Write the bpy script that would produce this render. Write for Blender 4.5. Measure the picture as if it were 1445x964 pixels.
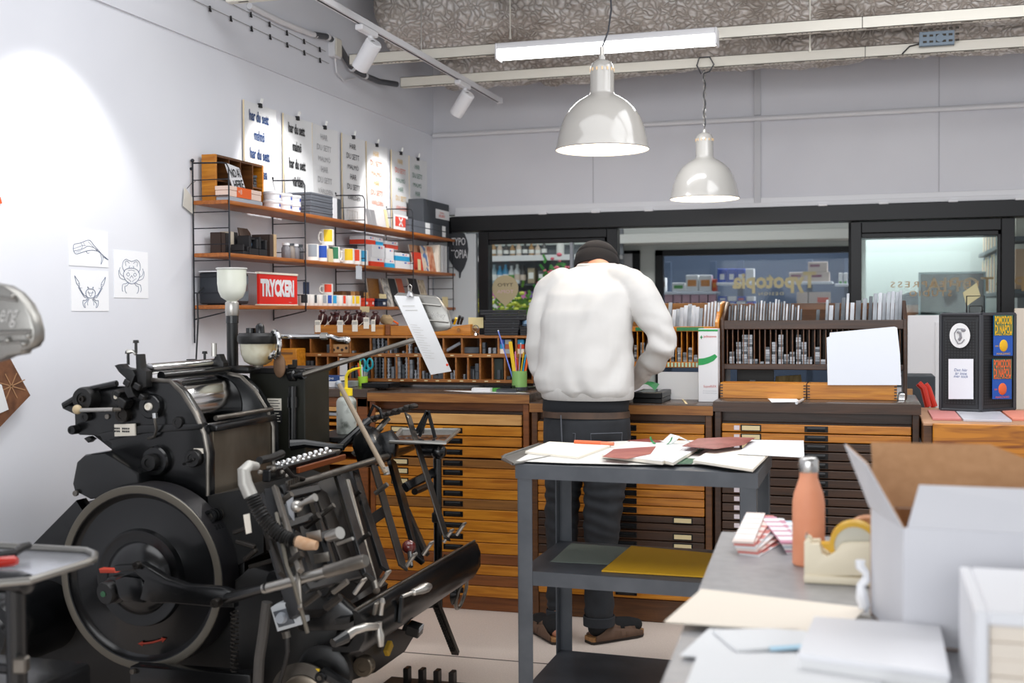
import bpy, bmesh, math, random
from mathutils import Vector, Matrix, Euler
for o in list(bpy.data.objects): bpy.data.objects.remove(o)
S = bpy.context.scene
RND = random.Random(11)
V = Vector
# ---------------------------------------------------------------- camera
FPX, CX, CY = 1678.3, 722.5, 482.0
YAW, PIT, ROL = math.radians(-16.668), math.radians(-1.343), math.radians(-0.329)
CAM = V((0, 0, 1.42))
def _basis():
    cy, sy = math.cos(YAW), math.sin(YAW)
    f = V((sy, cy, 0)); r = V((cy, -sy, 0)); u = V((0, 0, 1))
    f2 = f*math.cos(PIT)+u*math.sin(PIT); u2 = -f*math.sin(PIT)+u*math.cos(PIT)
    return r*math.cos(ROL)+u2*math.sin(ROL), -r*math.sin(ROL)+u2*math.cos(ROL), f2
CR, CU, CF = _basis()
cd = bpy.data.cameras.new('camera'); cam = bpy.data.objects.new('camera', cd); S.collection.objects.link(cam)
cam.matrix_world = Matrix(((CR.x, CU.x, -CF.x, CAM.x), (CR.y, CU.y, -CF.y, CAM.y), (CR.z, CU.z, -CF.z, CAM.z), (0, 0, 0, 1)))
cd.sensor_width = 36; cd.lens = FPX*36/1445; cd.clip_start = .05
cd.dof.use_dof = True; cd.dof.focus_distance = 5.1; cd.dof.aperture_fstop = 3.0
S.camera = cam
# ---------------------------------------------------------------- exposure, world, lights
S.view_settings.view_transform = 'Standard'; S.view_settings.look = 'None'
S.view_settings.gamma = 1; S.view_settings.use_curve_mapping = False
S.view_settings.exposure = 0.38
w = bpy.data.worlds.new('world'); S.world = w; w.use_nodes = True
w.node_tree.nodes['Background'].inputs[0].default_value = (.93, .96, 1, 1)
w.node_tree.nodes['Background'].inputs[1].default_value = .62
TUBE_W, SPOT_W, PEND_W = 9, 26, 3.2
def area(name, loc, sx, sy, power, rot=(0, 0, 0), col=(1, 1, 1)):
    l = bpy.data.lights.new(name, 'AREA'); l.shape = 'RECTANGLE'; l.size = sx; l.size_y = sy; l.energy = power; l.color = col
    o = bpy.data.objects.new(name, l); S.collection.objects.link(o); o.location = loc; o.rotation_euler = rot
    return o
# unseen area lights added as fill behind the camera, overhead and past the windows
area('camera_side_fill', (-.6, -2.6, 1.9), 4.5, 2.2, 98, (math.radians(84), 0, 0), (.94, .97, 1))  # soft frontal fill added from the camera side
area('overhead_fill', (-1.3, 3.2, 3.3), 2.4, 2.6, 48, (0, 0, 0), (.97, .98, 1))  # added overhead fill, this and the next have no fixture
area('overhead_fill', (.6, 4.6, 3.3), 1.8, 2.2, 52, (0, 0, 0), (.97, .98, 1))
area('shop_fill', (-.6, 12.3, 2.6), 4.0, .6, 60, (0, 0, 0), (1, .99, .97))  # unseen light added to brighten the grocery
area('reading_room_fill', (1.2, 11.6, 3.2), 1.6, 1.0, 11, (0, 0, 0), (1, .99, .97))  # unseen light added to brighten the reading room
area('passage_fill', (-1.5, 9.3, 2.95), 3.0, .5, 20, (0, 0, 0), (1, .99, .97))  # unseen light added over the passage

# ---------------------------------------------------------------- helpers
def at(px, py, X=None, Y=None, Z=None):
    """world point of the sight line through a photo pixel, on a plane of the room"""
    d = CR*((px-CX)/FPX)-CU*((py-CY)/FPX)+CF
    if X is not None: t = (X-CAM.x)/d.x
    elif Y is not None: t = (Y-CAM.y)/d.y
    else: t = (Z-CAM.z)/d.z
    return CAM+d*t
def lin(h):
    if not isinstance(h, str): return tuple(h)[:3]
    h = h.lstrip('#'); c = [int(h[i:i+2], 16)/255 for i in (0, 2, 4)]
    return tuple(x/12.92 if x <= .04045 else ((x+.055)/1.055)**2.4 for x in c)
MATS = {}
def foil(name):
    m = mat(name, '#d9d4ce', .5, metal=.1); nt = m.node_tree; N = nt.nodes; L = nt.links; p = N['Principled BSDF']
    tc = N.new('ShaderNodeTexCoord'); nz = N.new('ShaderNodeTexNoise'); nz.inputs['Scale'].default_value = 9; mx = N.new('ShaderNodeMixRGB'); mx.inputs[0].default_value = .12
    v = N.new('ShaderNodeTexVoronoi'); v.feature = 'DISTANCE_TO_EDGE'; v.inputs['Scale'].default_value = 27; r = N.new('ShaderNodeValToRGB')
    r.color_ramp.elements[0].color = lin('#b7afa7')+(1,); r.color_ramp.elements[0].position = .0; r.color_ramp.elements[1].color = lin('#f3f0ed')+(1,); r.color_ramp.elements[1].position = .3
    b = N.new('ShaderNodeBump'); b.inputs['Strength'].default_value = .9; b.inputs['Distance'].default_value = .03
    L.new(tc.outputs['Object'], nz.inputs[0]); L.new(tc.outputs['Object'], mx.inputs[1]); L.new(nz.outputs['Color'], mx.inputs[2]); L.new(mx.outputs[0], v.inputs['Vector'])
    L.new(v.outputs['Distance'], r.inputs[0]); n2 = N.new('ShaderNodeTexNoise'); n2.inputs['Scale'].default_value = 3.5; n2.inputs['Detail'].default_value = 6; r2 = N.new('ShaderNodeValToRGB'); r2.color_ramp.elements[0].position = .36; r2.color_ramp.elements[0].color = (.6, .57, .54, 1); r2.color_ramp.elements[1].position = .56; m2 = N.new('ShaderNodeMixRGB'); m2.blend_type = 'MULTIPLY'; m2.inputs[0].default_value = 1
    L.new(tc.outputs['Object'], n2.inputs[0]); L.new(n2.outputs['Fac'], r2.inputs[0]); L.new(r.outputs[0], m2.inputs[1]); L.new(r2.outputs[0], m2.inputs[2])
    L.new(m2.outputs[0], p.inputs['Base Color']); L.new(v.outputs['Distance'], b.inputs['Height']); L.new(b.outputs[0], p.inputs['Normal'])
    return m
def mat(name, col, rough=.5, metal=0, col2=None, ns=6, st=(1, 1, 1), bump=0, emit=0, ecol=None, coat=0, lo=.35, hi=.65, det=3, spec=None, trans=0, dist=0):
    if name in MATS: return MATS[name]
    m = bpy.data.materials.new(name); MATS[name] = m; m.use_nodes = True
    nt = m.node_tree; N = nt.nodes; L = nt.links; p = N['Principled BSDF']
    c = lin(col)+(1,)
    p.inputs['Base Color'].default_value = c; p.inputs['Roughness'].default_value = rough; p.inputs['Metallic'].default_value = metal
    if coat: p.inputs['Coat Weight'].default_value = coat; p.inputs['Coat Roughness'].default_value = .12
    if spec is not None: p.inputs['Specular IOR Level'].default_value = spec
    if trans: p.inputs['Transmission Weight'].default_value = trans
    if emit:
        p.inputs['Emission Color'].default_value = lin(ecol or col)+(1,); p.inputs['Emission Strength'].default_value = emit
    if col2 is not None or bump:
        tc = N.new('ShaderNodeTexCoord'); mp = N.new('ShaderNodeMapping'); nz = N.new('ShaderNodeTexNoise')
        oi = N.new('ShaderNodeObjectInfo'); ml = N.new('ShaderNodeMath'); ml.operation = 'MULTIPLY'; ml.inputs[1].default_value = 31.0
        L.new(oi.outputs['Random'], ml.inputs[0]); L.new(tc.outputs['Object'], mp.inputs[0]); L.new(ml.outputs[0], mp.inputs['Location'])
        mp.inputs['Scale'].default_value = st; L.new(mp.outputs[0], nz.inputs['Vector'])
        nz.inputs['Scale'].default_value = ns; nz.inputs['Detail'].default_value = det; nz.inputs['Distortion'].default_value = dist
        if col2 is not None:
            r = N.new('ShaderNodeValToRGB'); r.color_ramp.elements[0].color = c; r.color_ramp.elements[1].color = lin(col2)+(1,)
            r.color_ramp.elements[0].position = lo; r.color_ramp.elements[1].position = hi
            L.new(nz.outputs['Fac'], r.inputs[0]); L.new(r.outputs[0], p.inputs['Base Color'])
        if bump:
            b = N.new('ShaderNodeBump'); b.inputs['Strength'].default_value = bump; b.inputs['Distance'].default_value = .01
            L.new(nz.outputs['Fac'], b.inputs['Height']); L.new(b.outputs[0], p.inputs['Normal'])
    return m
def wood(name, c1, c2, rough=.4, axis=0, ns=5, coat=0, k=14):
    st = [k, k, k]; st[axis] = 1
    return mat(name, c1, rough, col2=c2, ns=ns, st=st, bump=.06, coat=coat, det=5, dist=.4, lo=.3, hi=.7)
def glass(name, tint=(.93, .97, .96), refl=.035):
    if name in MATS: return MATS[name]
    m = bpy.data.materials.new(name); MATS[name] = m; m.use_nodes = True
    nt = m.node_tree; N = nt.nodes; L = nt.links; N.clear()
    o = N.new('ShaderNodeOutputMaterial'); mx = N.new('ShaderNodeMixShader'); t = N.new('ShaderNodeBsdfTransparent'); g = N.new('ShaderNodeBsdfGlossy')
    t.inputs[0].default_value = tint+(1,); g.inputs['Roughness'].default_value = .03
    lw = N.new('ShaderNodeLayerWeight'); lw.inputs[0].default_value = .18
    ad = N.new('ShaderNodeMath'); ad.operation = 'ADD'; ad.use_clamp = True; ad.inputs[1].default_value = refl-.03
    L.new(lw.outputs['Fresnel'], ad.inputs[0]); L.new(ad.outputs[0], mx.inputs[0]); L.new(t.outputs[0], mx.inputs[1]); L.new(g.outputs[0], mx.inputs[2]); L.new(mx.outputs[0], o.inputs[0])
    return m
def wm(o):
    m = Matrix.LocRotScale(o.location, o.rotation_euler, o.scale)
    return wm(o.parent) @ m if o.parent else m
class B:
    def __init__(s): s.bm = bmesh.new()
    def _new(s, geo): return geo['verts']
    def box(s, c, d, rot=None, bev=0, seg=1):
        M = Matrix.Translation(V(c))
        if rot is not None: M = M @ (rot.to_4x4() if isinstance(rot, Matrix) else Euler(rot).to_matrix().to_4x4())
        M = M @ Matrix.Diagonal((d[0], d[1], d[2], 1))
        g = bmesh.ops.create_cube(s.bm, size=1, matrix=M)
        if bev:
            es = list({e for v in g['verts'] for e in v.link_edges})
            bmesh.ops.bevel(s.bm, geom=es, offset=min(bev, min(d)*.45), segments=seg, affect='EDGES', profile=.5)
        return s
    def bb(s, lo, hi, bev=0, seg=1):
        lo, hi = V(lo), V(hi); d = hi-lo
        return s.box((lo+hi)/2, (abs(d.x), abs(d.y), abs(d.z)), bev=bev, seg=seg)
    def cyl(s, a, b, r, r2=None, n=16):
        a, b = V(a), V(b); d = b-a
        M = Matrix.Translation((a+b)/2) @ d.to_track_quat('Z', 'Y').to_matrix().to_4x4()
        bmesh.ops.create_cone(s.bm, cap_ends=True, segments=n, radius1=r, radius2=r if r2 is None else r2, depth=d.length, matrix=M); return s
    def sph(s, c, r, sc=(1, 1, 1), n=12, rot=None):
        M = Matrix.Translation(V(c))
        if rot is not None: M = M @ Euler(rot).to_matrix().to_4x4()
        bmesh.ops.create_uvsphere(s.bm, u_segments=n, v_segments=max(6, n*2//3), radius=r, matrix=M @ Matrix.Diagonal((*sc, 1))); return s
    def lathe(s, prof, org=(0, 0, 0), ax=(0, 0, 1), n=24):
        M = Matrix.Translation(V(org)) @ V(ax).to_track_quat('Z', 'Y').to_matrix().to_4x4()
        rows = []
        for r, z in prof:
            if r < 1e-6: rows.append([s.bm.verts.new(M @ V((0, 0, z)))])
            else: rows.append([s.bm.verts.new(M @ V((r*math.cos(2*math.pi*i/n), r*math.sin(2*math.pi*i/n), z))) for i in range(n)])
        for a, b in zip(rows, rows[1:]):
            for i in range(n):
                j = (i+1) % n
                if len(a) == 1 and len(b) == 1: continue
                if len(a) == 1: f = (a[0], b[j], b[i])
                elif len(b) == 1: f = (a[i], a[j], b[0])
                else: f = (a[i], a[j], b[j], b[i])
                s.bm.faces.new(f)
        return s
    def prism(s, pts, vec, bev=0):
        vec = V(vec); a = [s.bm.verts.new(V(p)) for p in pts]; b = [s.bm.verts.new(V(p)+vec) for p in pts]; n = len(a)
        fs = [s.bm.faces.new(a), s.bm.faces.new(b[::-1])]
        for i in range(n): fs.append(s.bm.faces.new((a[i], b[i], b[(i+1) % n], a[(i+1) % n])))
        bmesh.ops.recalc_face_normals(s.bm, faces=fs)
        if bev:
            es = [e for f in fs[:2] for e in f.edges]
            bmesh.ops.bevel(s.bm, geom=es, offset=bev, segments=2, affect='EDGES', profile=.5)
        return s
    def bar(s, a, b, w, t, up=(0, 0, 1), bev=0):
        """flat bar from a to b: w wide, t thick along up"""
        a, b = V(a), V(b); x = (b-a); L = x.length; x.normalize(); z = (V(up)-x*V(up).dot(x)).normalized(); y = z.cross(x)
        M = Matrix((x, y, z)).transposed()
        return s.box((a+b)/2, (L, w, t), rot=M, bev=bev)
    def tube(s, pts, r, n=8, closed=False):
        P = [V(p) for p in pts]; k = len(P); rr = r if isinstance(r, (list, tuple)) else [r]*k
        nrm = None; rings = []
        for i in range(k):
            if closed: t = (P[(i+1) % k]-P[i-1])
            else: t = P[min(i+1, k-1)]-P[max(i-1, 0)]
            t.normalize()
            if nrm is None: nrm = t.orthogonal().normalized()
            else:
                nrm = nrm-t*nrm.dot(t)
                nrm = nrm.normalized() if nrm.length > 1e-6 else t.orthogonal().normalized()
            bn = t.cross(nrm)
            rings.append([s.bm.verts.new(P[i]+(nrm*math.cos(2*math.pi*j/n)+bn*math.sin(2*math.pi*j/n))*rr[i]) for j in range(n)])
        m = k if closed else k-1
        for i in range(m):
            a, b = rings[i], rings[(i+1) % k]
            for j in range(n): s.bm.faces.new((a[j], a[(j+1) % n], b[(j+1) % n], b[j]))
        if not closed:
            s.bm.faces.new(rings[0][::-1]); s.bm.faces.new(rings[-1])
        return s
    def loft(s, rings, cap=True, closed=True):
        R_ = [[s.bm.verts.new(V(p)) for p in ring] for ring in rings]; n = len(R_[0])
        for a, b in zip(R_, R_[1:]):
            for j in range(n if closed else n-1): s.bm.faces.new((a[j], a[(j+1) % n], b[(j+1) % n], b[j]))
        if cap and closed: s.bm.faces.new(R_[0][::-1]); s.bm.faces.new(R_[-1])
        return s
    def sheet(s, grid, t=.0006):
        """thin sheet with thickness over a grid of points"""
        n = len(grid); m = len(grid[0]); tv = []
        for lay in (0, 1):
            tv.append([[s.bm.verts.new(V(p)-V((0, 0, t*lay))) for p in row] for row in grid])
        for i in range(n-1):
            for j in range(m-1):
                for lay in (0, 1):
                    q = tv[lay]; f = [q[i][j], q[i+1][j], q[i+1][j+1], q[i][j+1]]
                    s.bm.faces.new(f if lay else f[::-1])
        rim = [(i, 0) for i in range(n)]+[(n-1, j) for j in range(1, m)]+[(i, m-1) for i in range(n-2, -1, -1)]+[(0, j) for j in range(m-2, 0, -1)]
        for (i, j), (k, l) in zip(rim, rim[1:]+rim[:1]):
            s.bm.faces.new((tv[0][i][j], tv[0][k][l], tv[1][k][l], tv[1][i][j]))
        return s
    def text(s, body, c, xd, yd, w=None, h=None, ext=.0006, bold=0, shear=0, space=1):
        cu = bpy.data.curves.new('lettering', 'FONT'); cu.body = body; cu.resolution_u = 2; cu.offset = bold; cu.shear = shear; cu.space_character = space
        ob = bpy.data.objects.new('lettering', cu); S.collection.objects.link(ob)
        dg = bpy.context.evaluated_depsgraph_get(); me = bpy.data.meshes.new_from_object(ob.evaluated_get(dg))
        bpy.data.objects.remove(ob); bpy.data.curves.remove(cu)
        xs = [v.co.x for v in me.vertices]; ys = [v.co.y for v in me.vertices]
        if not xs: return s
        x0, x1, y0, y1 = min(xs), max(xs), min(ys), max(ys); sx = w/(x1-x0) if w else None; sy = h/(y1-y0) if h else None
        sx = sx or sy; sy = sy or sx
        X_, Y_ = V(xd).normalized(), V(yd).normalized(); Z_ = X_.cross(Y_); c = V(c)
        n0 = [s.bm.verts.new(c+X_*((v.co.x-(x0+x1)/2)*sx)+Y_*((v.co.y-(y0+y1)/2)*sy)+Z_*ext) for v in me.vertices]
        fs = []
        for p in me.polygons:
            try: fs.append(s.bm.faces.new([n0[i] for i in p.vertices]))
            except ValueError: pass
        bpy.data.meshes.remove(me); return s
    def make(s, name, m, parent=None, angle=35, smooth=True, org=None, sub=0):
        bm = s.bm
        bmesh.ops.recalc_face_normals(bm, faces=bm.faces[:]) if name not in ('lettering',) else None
        me = bpy.data.meshes.new(name); o = bpy.data.objects.new(name, me)
        if parent is not None:
            bm.transform(wm(parent).inverted()); o.parent = parent
        else:
            co = [v.co for v in bm.verts]
            q = V(org) if org is not None else V(((min(c.x for c in co)+max(c.x for c in co))/2, (min(c.y for c in co)+max(c.y for c in co))/2, min(c.z for c in co)))
            bm.transform(Matrix.Translation(-q)); o.location = q
        bm.to_mesh(me); bm.free()
        if smooth and me.polygons:
            me.polygons.foreach_set('use_smooth', [True]*len(me.polygons))
            try: me.set_sharp_from_angle(angle=math.radians(angle))
            except Exception: pass
        me.materials.append(m if not isinstance(m, str) else MATS[m]); S.collection.objects.link(o)
        return o
def tag(o, label, cat, group=None, kind=None):
    o['label'] = label; o['category'] = cat
    if group: o['group'] = group
    if kind: o['kind'] = kind
    return o
def thing(name, label, cat, loc=(0, 0, 0), rz=0, group=None):
    o = bpy.data.objects.new(name, None); S.collection.objects.link(o); o.empty_display_size = .05
    o.location = loc; o.rotation_euler = (0, 0, rz) if not isinstance(rz, (tuple, list, Euler)) else rz
    return tag(o, label, cat, group)
def struct(name, b, m, label=None):
    o = b.make(name, m); o['kind'] = 'structure'
    if label: o['label'] = label
    return o
KIDS = {}
def dup(root, loc, rz=None, label=None, group=None, scale=None):
    if root.name not in KIDS or len(KIDS[root.name]) == 0: KIDS[root.name] = [(c, [g for g in bpy.data.objects if g.parent == c]) for c in bpy.data.objects if c.parent == root]
    r = root.copy(); S.collection.objects.link(r); r.location = loc
    if rz is not None: r.rotation_euler = (0, 0, rz) if not isinstance(rz, (tuple, list, Euler)) else rz
    if scale is not None: r.scale = scale
    if label: r['label'] = label
    if group: r['group'] = group
    for c, gs in KIDS[root.name]:
        k = c.copy(); S.collection.objects.link(k); k.parent = r
        for g in gs:
            d = g.copy(); S.collection.objects.link(d); d.parent = k
    return r
ORD = 'first second third fourth fifth sixth seventh eighth ninth tenth eleventh twelfth thirteenth fourteenth fifteenth sixteenth seventeenth eighteenth nineteenth twentieth twenty-first twenty-second twenty-third twenty-fourth twenty-fifth twenty-sixth twenty-seventh twenty-eighth twenty-ninth thirtieth thirty-first thirty-second thirty-third thirty-fourth thirty-fifth thirty-sixth thirty-seventh thirty-eighth'.split()
# ---------------------------------------------------------------- materials
M_wall = mat('wall_paint', '#e4e6ec', .75, col2='#dfe1e8', ns=1.2, bump=.03)
M_back = mat('panel_paint', '#d9d9de', .6, col2='#d2d2d8', ns=1.5)
M_white = mat('white_paint', '#e2e2e5', .45)
M_cream = mat('cream_metal', '#e6e2d6', .4)
M_trimgrey = mat('grey_steel_post', '#a8a8ac', .4)
M_blackf = mat('black_frame', '#0c0d10', .38, spec=.35)
M_floor = mat('floor_paint', '#e8dacf', .5, col2='#dccec2', ns=160, bump=.08, lo=.3, hi=.7, det=2)
M_ceil = mat('dark_ceiling', '#6d6a68', .9)
M_wA = wood('honey_wood', '#a8620f', '#d28c28', .35)
M_wB = wood('amber_wood', '#9c5a14', '#c8832a', .35)
M_wC = wood('brown_wood', '#744a22', '#93642e', .4)
M_wD = wood('dark_wood', '#2c1a0e', '#452a16', .38)
M_wE = wood('walnut_wood', '#4a2c14', '#6b4320', .4)
M_wP = wood('pale_wood', '#c08a4c', '#d8a868', .45)
M_wT = wood('teak_shelf', '#8d4c1c', '#b46a2a', .4, axis=1)
M_wR = wood('reddish_wood', '#6d3c1a', '#8f5426', .4)
M_topsheen = wood('bench_top_sheen', '#443831', '#57493f', .27)  # worn grey-brown top, lightened in colour for its reflected sheen
M_rk = wood('rack_wood', '#80491c', '#a56c32', .42)
M_blackm = mat('black_metal', '#101113', .35, metal=.4)
M_card = mat('label_card', '#d8c79a', .7)
M_lead = mat('lead', '#6f7378', .45, metal=.6, col2='#94989d', ns=9)
M_leadd = mat('dark_lead', '#3f4347', .45, metal=.6, col2='#5a5e63', ns=9)
M_leadl = mat('bright_lead', '#92959b', .45, metal=.4, col2='#b2b5ba', ns=9)
M_paper = mat('white_paper', '#e2e3e4', .8)
M_paperc = mat('cream_paper', '#efe8da', .8)
M_ink = mat('black_ink', '#1b1c1f', .6)
M_grey = mat('grey_steel', '#55595f', .42, metal=.3)
M_red = mat('red_plastic', '#d8301c', .35)
M_steel = mat('bare_steel', '#b7b4ae', .3, metal=.9)
M_chrome = mat('chrome', '#dcdcdc', .12, metal=1)
# ---------------------------------------------------------------- room
WX, BY = -3.05, 8.18
struct('floor', B().bb((-3.2, -3.2, -.08), (3.4, 13.6, 0)), M_floor)
bj = B()
for y in (4.62, 2.4, 6.9): bj.bb((-3.05, y, 0), (3.4, y+.008, .0012))
struct('trim_1', bj, mat('floor_joint', '#6a5f58', .7), 'dark expansion joints across the floor')
struct('wall_left', B().bb((WX-.12, -3.2, 0), (WX, BY+.1, 3.75)), M_wall)
struct('ceiling', B().bb((-3.2, -3.2, 3.72), (3.4, BY+.1, 3.8)), M_ceil)
b = B()
b.bb((WX, BY, 2.14), (3.4, BY+.1, 3.75))
struct('wall_back', b, M_back)
b = B().bb((WX, BY, 0), (3.4, BY+.1, .92)); struct('wall_back_sill', b, M_back)
# panel joints, posts, strip trim
b = B()
for px in (837, 1325): b.bb((at(px, 250, Y=BY).x-.003, BY-.003, 2.16), (at(px, 250, Y=BY).x+.003, BY, 3.7))
struct('trim_2', b, mat('joint', '#b9b9be', .7), 'fine vertical joints between the wall panels')
x = at(1069, 200, Y=BY).x
struct('trim_3', B().bb((x-.022, BY-.02, 2.12), (x+.022, BY, 2.715), .002).bb((x-.022, BY-.02, 2.745), (x+.022, BY, 3.7), .002), mat('post_paint', '#c4c4c8', .5), 'painted steel post on the back wall')
struct('trim_4', B().bb((-2.87, BY-.025, 2.125), (3.4, BY, 2.155), .002).bb((-2.87, BY-.012, 2.155), (3.4, BY, 2.19), .002), M_white, 'white strip above the black lintel')
b = B()
for px in (765, 840, 915, 1161, 1247, 1345, 1440):
    q = at(px, 290, Y=BY-.07); b.bb((q.x-.03, BY-.066, 2.118), (q.x+.03, BY-.02, 2.134), .002)
struct('trim_5', b, M_white, 'small white clips along the lintel')
struct('trim_6', B().bb((-2.89, BY-.06, 2.015), (3.4, BY+.1, 2.122), .004).bb((-2.98, BY-.03, 2.0), (-2.89, BY+.1, 2.12), .004), M_blackf, 'black steel lintel over the shop windows')
struct('trim_7', B().bb((WX, -3.2, 2.72), (WX+.012, BY, 3.72)), M_wall, 'raised band at the top of the left wall')
# conduit on the back wall
b = B(); b.tube([(WX+.02, BY-.03, 2.717), (3.4, BY-.03, 2.722)], .016, 8)
o = b.make('cable_conduit', M_white); tag(o, 'long thin white conduit running level across the back wall', 'conduit')
# window units ----------------------------------------------------------------
GL = glass('window_glass')
def frame(n, x0, x1, z0, z1, wl, wr, wt, mull=None, glz=True):
    b = B(); y0, y1 = BY-.03, BY+.07
    b.bb((x0, y0, z0), (x0+wl, y1, z1), .004); b.bb((x1-wr, y0, z0), (x1, y1, z1), .004); b.bb((x0+wl, y0, z1-wt), (x1-wr, y1, z1), .004); b.bb((x0+wl, y0, z0), (x1-wr, y1, z0+.06), .004)
    b.bb((x0+wl, y0+.02, z1-wt-.03), (x1-wr, y1-.02, z1-wt), .003); b.bb((x1-wr-.02, y0+.02, z0), (x1-wr, y1-.02, z1-wt), .003)
    o = struct('window_%d' % n, b, M_blackf)
    g = B().bb((x0+wl, BY+.015, z0+.05), (x1-wr, BY+.021, z1-wt)).make('window_pane', GL, o)
    if mull: B().bb((mull-.012, BY-.005, z0+.05), (mull+.012, BY+.04, z1-wt), .002).make('mullion', mat('alu_grey', '#8a8d92', .35, metal=.6), o)
    return o
X = lambda px: at(px, 380, Y=BY-.03).x
frame(1, X(675), X(871), .95, 2.01, .075, .075, .06, X(805))
frame(2, X(1200), X(1432), .95, 2.01, .07, .08, .075)
# white leaf left of window 1 with the speech bubble sign, in the corner
o = struct('door_1', B().bb((X(611), BY-.02, .92), (X(671), BY+.03, 2.0), .004), mat('pale_panel', '#c9cfd2', .5))
sb = thing('speech_bubble_sign', 'dark oval speech bubble sign with white lettering on the pale door leaf', 'sign', (at(650, 375, Y=BY-.03).x, BY-.025, 1.72))
def px_ellipse(cx, cy, rx, ry, Y, n=32): return [at(cx+rx*math.cos(2*math.pi*i/n), cy+ry*math.sin(2*math.pi*i/n), Y=Y) for i in range(n)]
bb_ = [at(p, q, Y=BY-.028) for p, q in ((640, 327), (655, 329), (659, 340), (660.5, 352), (659, 366), (655, 378), (650.5, 385), (649.5, 392), (648, 393), (647.5, 384), (641, 378), (633, 365), (631, 345), (633, 330))]
B().prism(bb_, (0, .008, 0)).make('sign_panel', mat('charcoal_vinyl', '#34373c', .6), sb)
t = B(); t.text('TYPO', at(647, 341, Y=BY-.0295), (1, 0, 0), (0, 0, 1), .105, .055); t.text('TOPIA', at(648, 358.5, Y=BY-.0295), (1, 0, 0), (0, 0, 1), .12, .062)
t.make('lettering', M_white, sb)
# pin shaped sticker on window 1 (seen from behind, mirrored)
st = thing('window_sticker', 'beige pin-shaped sticker with mirrored lettering on the left window', 'sticker', at(713, 412, Y=BY+.01))
pts = [at(713+18.5*math.cos(a), 407-18.5*math.sin(a), Y=BY+.012) for a in [math.radians(d) for d in range(-45, 226, 12)]]+[at(713, 432.5, Y=BY+.012)]
B().prism(pts, (0, .002, 0)).make('backing', mat('beige_vinyl', '#b9ac8a', .7), st)
t = B(); t.text('TYPO', at(713, 402, Y=BY+.0105), (-1, 0, 0), (0, 0, 1), .115, .024); t.make('lettering', M_ink, st)
t = B(); t.text('TOPIA', at(713, 411.5, Y=BY+.0105), (-1, 0, 0), (0, 0, 1), .125, .024); t.make('lettering', mat('pinkish', '#d9b7c0', .6), st)
M_gold = mat('gold_vinyl', '#a98a5b', .5)
st = thing('window_lettering', 'gold mirrored LETTERPRESS STUDIO lettering on the right window pane', 'lettering', at(1300, 408, Y=BY+.012))
t = B(); t.text('LETTERPRESS', at(1318, 401, Y=BY+.013), (-1, 0, 0), (0, 0, 1), .54, .038, space=1.3); t.make('lettering', M_gold, st)
t = B(); t.text('STUDIO', at(1313, 414, Y=BY+.013), (-1, 0, 0), (0, 0, 1), .26, .038, space=1.3); t.make('lettering', M_gold, st)
st = thing('shop_name_lettering', 'large gold mirrored capital letters on the farther glass', 'lettering', at(1400, 405, Y=9.2))
t = B(); t.text('TYPOTOPIA', at(1397, 401, Y=9.2), (-1, 0, 0), (0, 0, 1), .86, .105, space=1.15, bold=.01); t.make('lettering', M_gold, st)
g = struct('window_3', B().bb((-.1, 9.21, .3), (2.4, 9.216, 2.25)), GL)
struct('trim_8', B().bb((-.14, 9.19, .3), (-.1, 9.24, 2.3), .003).bb((-.14, 9.19, 2.25), (2.4, 9.24, 2.3), .003), M_blackf, 'slim black frame of the farther glass partition')
# ---------------------------------------------------------------- ceiling: ducts, rails, track, lamps
M_foil = foil('crinkled_foil')
def duct(name, c, r, x0, x1, label, seed, sq=1.0):
    rn = random.Random(seed); b = B(); nx, na = 150, 60; rings = []
    from mathutils import noise
    for i in range(nx+1):
        x = x0+(x1-x0)*i/nx; ring = []
        for j in range(na):
            a = 2*math.pi*j/na; p = V((x*9, math.cos(a)*r*9, math.sin(a)*r*9+seed))
            n = noise.noise(p*1.0)*.022+noise.noise(p*2.6)*.014+noise.noise(V((x*1.3, math.cos(a)*1.2, math.sin(a)*1.2+seed)))*.05
            k = .03*math.exp(-((x-round(x/1.05)*1.05)/.03)**2)
            rr = r+n-k
            ring.append(V((x, c[0]+math.cos(a)*rr*1.05, c[1]+math.sin(a)*rr*sq)))
        rings.append(ring)
    b.loft(rings); o = b.make(name, M_foil, angle=180); tag(o, label, 'duct'); return o
duct('insulated_duct', (7.05, 3.37), .36, -2.86, 3.3, 'thick foil-wrapped insulated duct running along the back of the ceiling', 3, .95)
duct('insulated_duct', (7.72, 3.16), .2, -2.75, 3.3, 'thinner foil-wrapped duct below and behind the thick one', 9)
rl = []
def rail(Y, x0, z, label, joints):
    t = thing('cable_rail', label, 'rail', (x0, Y, z), 0, 'perforated cable rails under the ceiling')
    L = 3.4-x0; b = B(); h, w = .062, .05
    b.bb((x0, Y, z), (3.4, Y+.003, z+h)); b.bb((x0, Y, z), (3.4, Y+w, z+.003)); b.bb((x0, Y+w-.003, z), (3.4, Y+w, z+h)); b.bb((x0, Y, z), (x0+.003, Y+w, z+h)); b.bb((x0,Y,z+h-.003),(3.4,Y+w,z+h))
    b.make('channel', M_cream, t)
    s = B(); x = x0+.15
    while x < 3.2:
        s.bb((x, Y+.012, z-.0012), (x+.055, Y+.024, z-.0002)); 
        for k in range(5): s.bb((x+.085+k*.024, Y+.014, z-.0012), (x+.092+k*.024, Y+.021, z-.0002))
        x += .23
    s.make('slot_pattern', mat('slot_dark', '#4a4640', .8), t)
    for jx in joints: B().bb((jx-.002, Y-.001, z), (jx+.002, Y, z+h)).make('joint', mat('slot_dark', '#4a4640'), t)
    return t
rail(6.45, -2.92, 2.885, 'cream perforated rail carrying the fluorescent tube', [at(1217, 30, Y=6.45).x])
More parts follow.
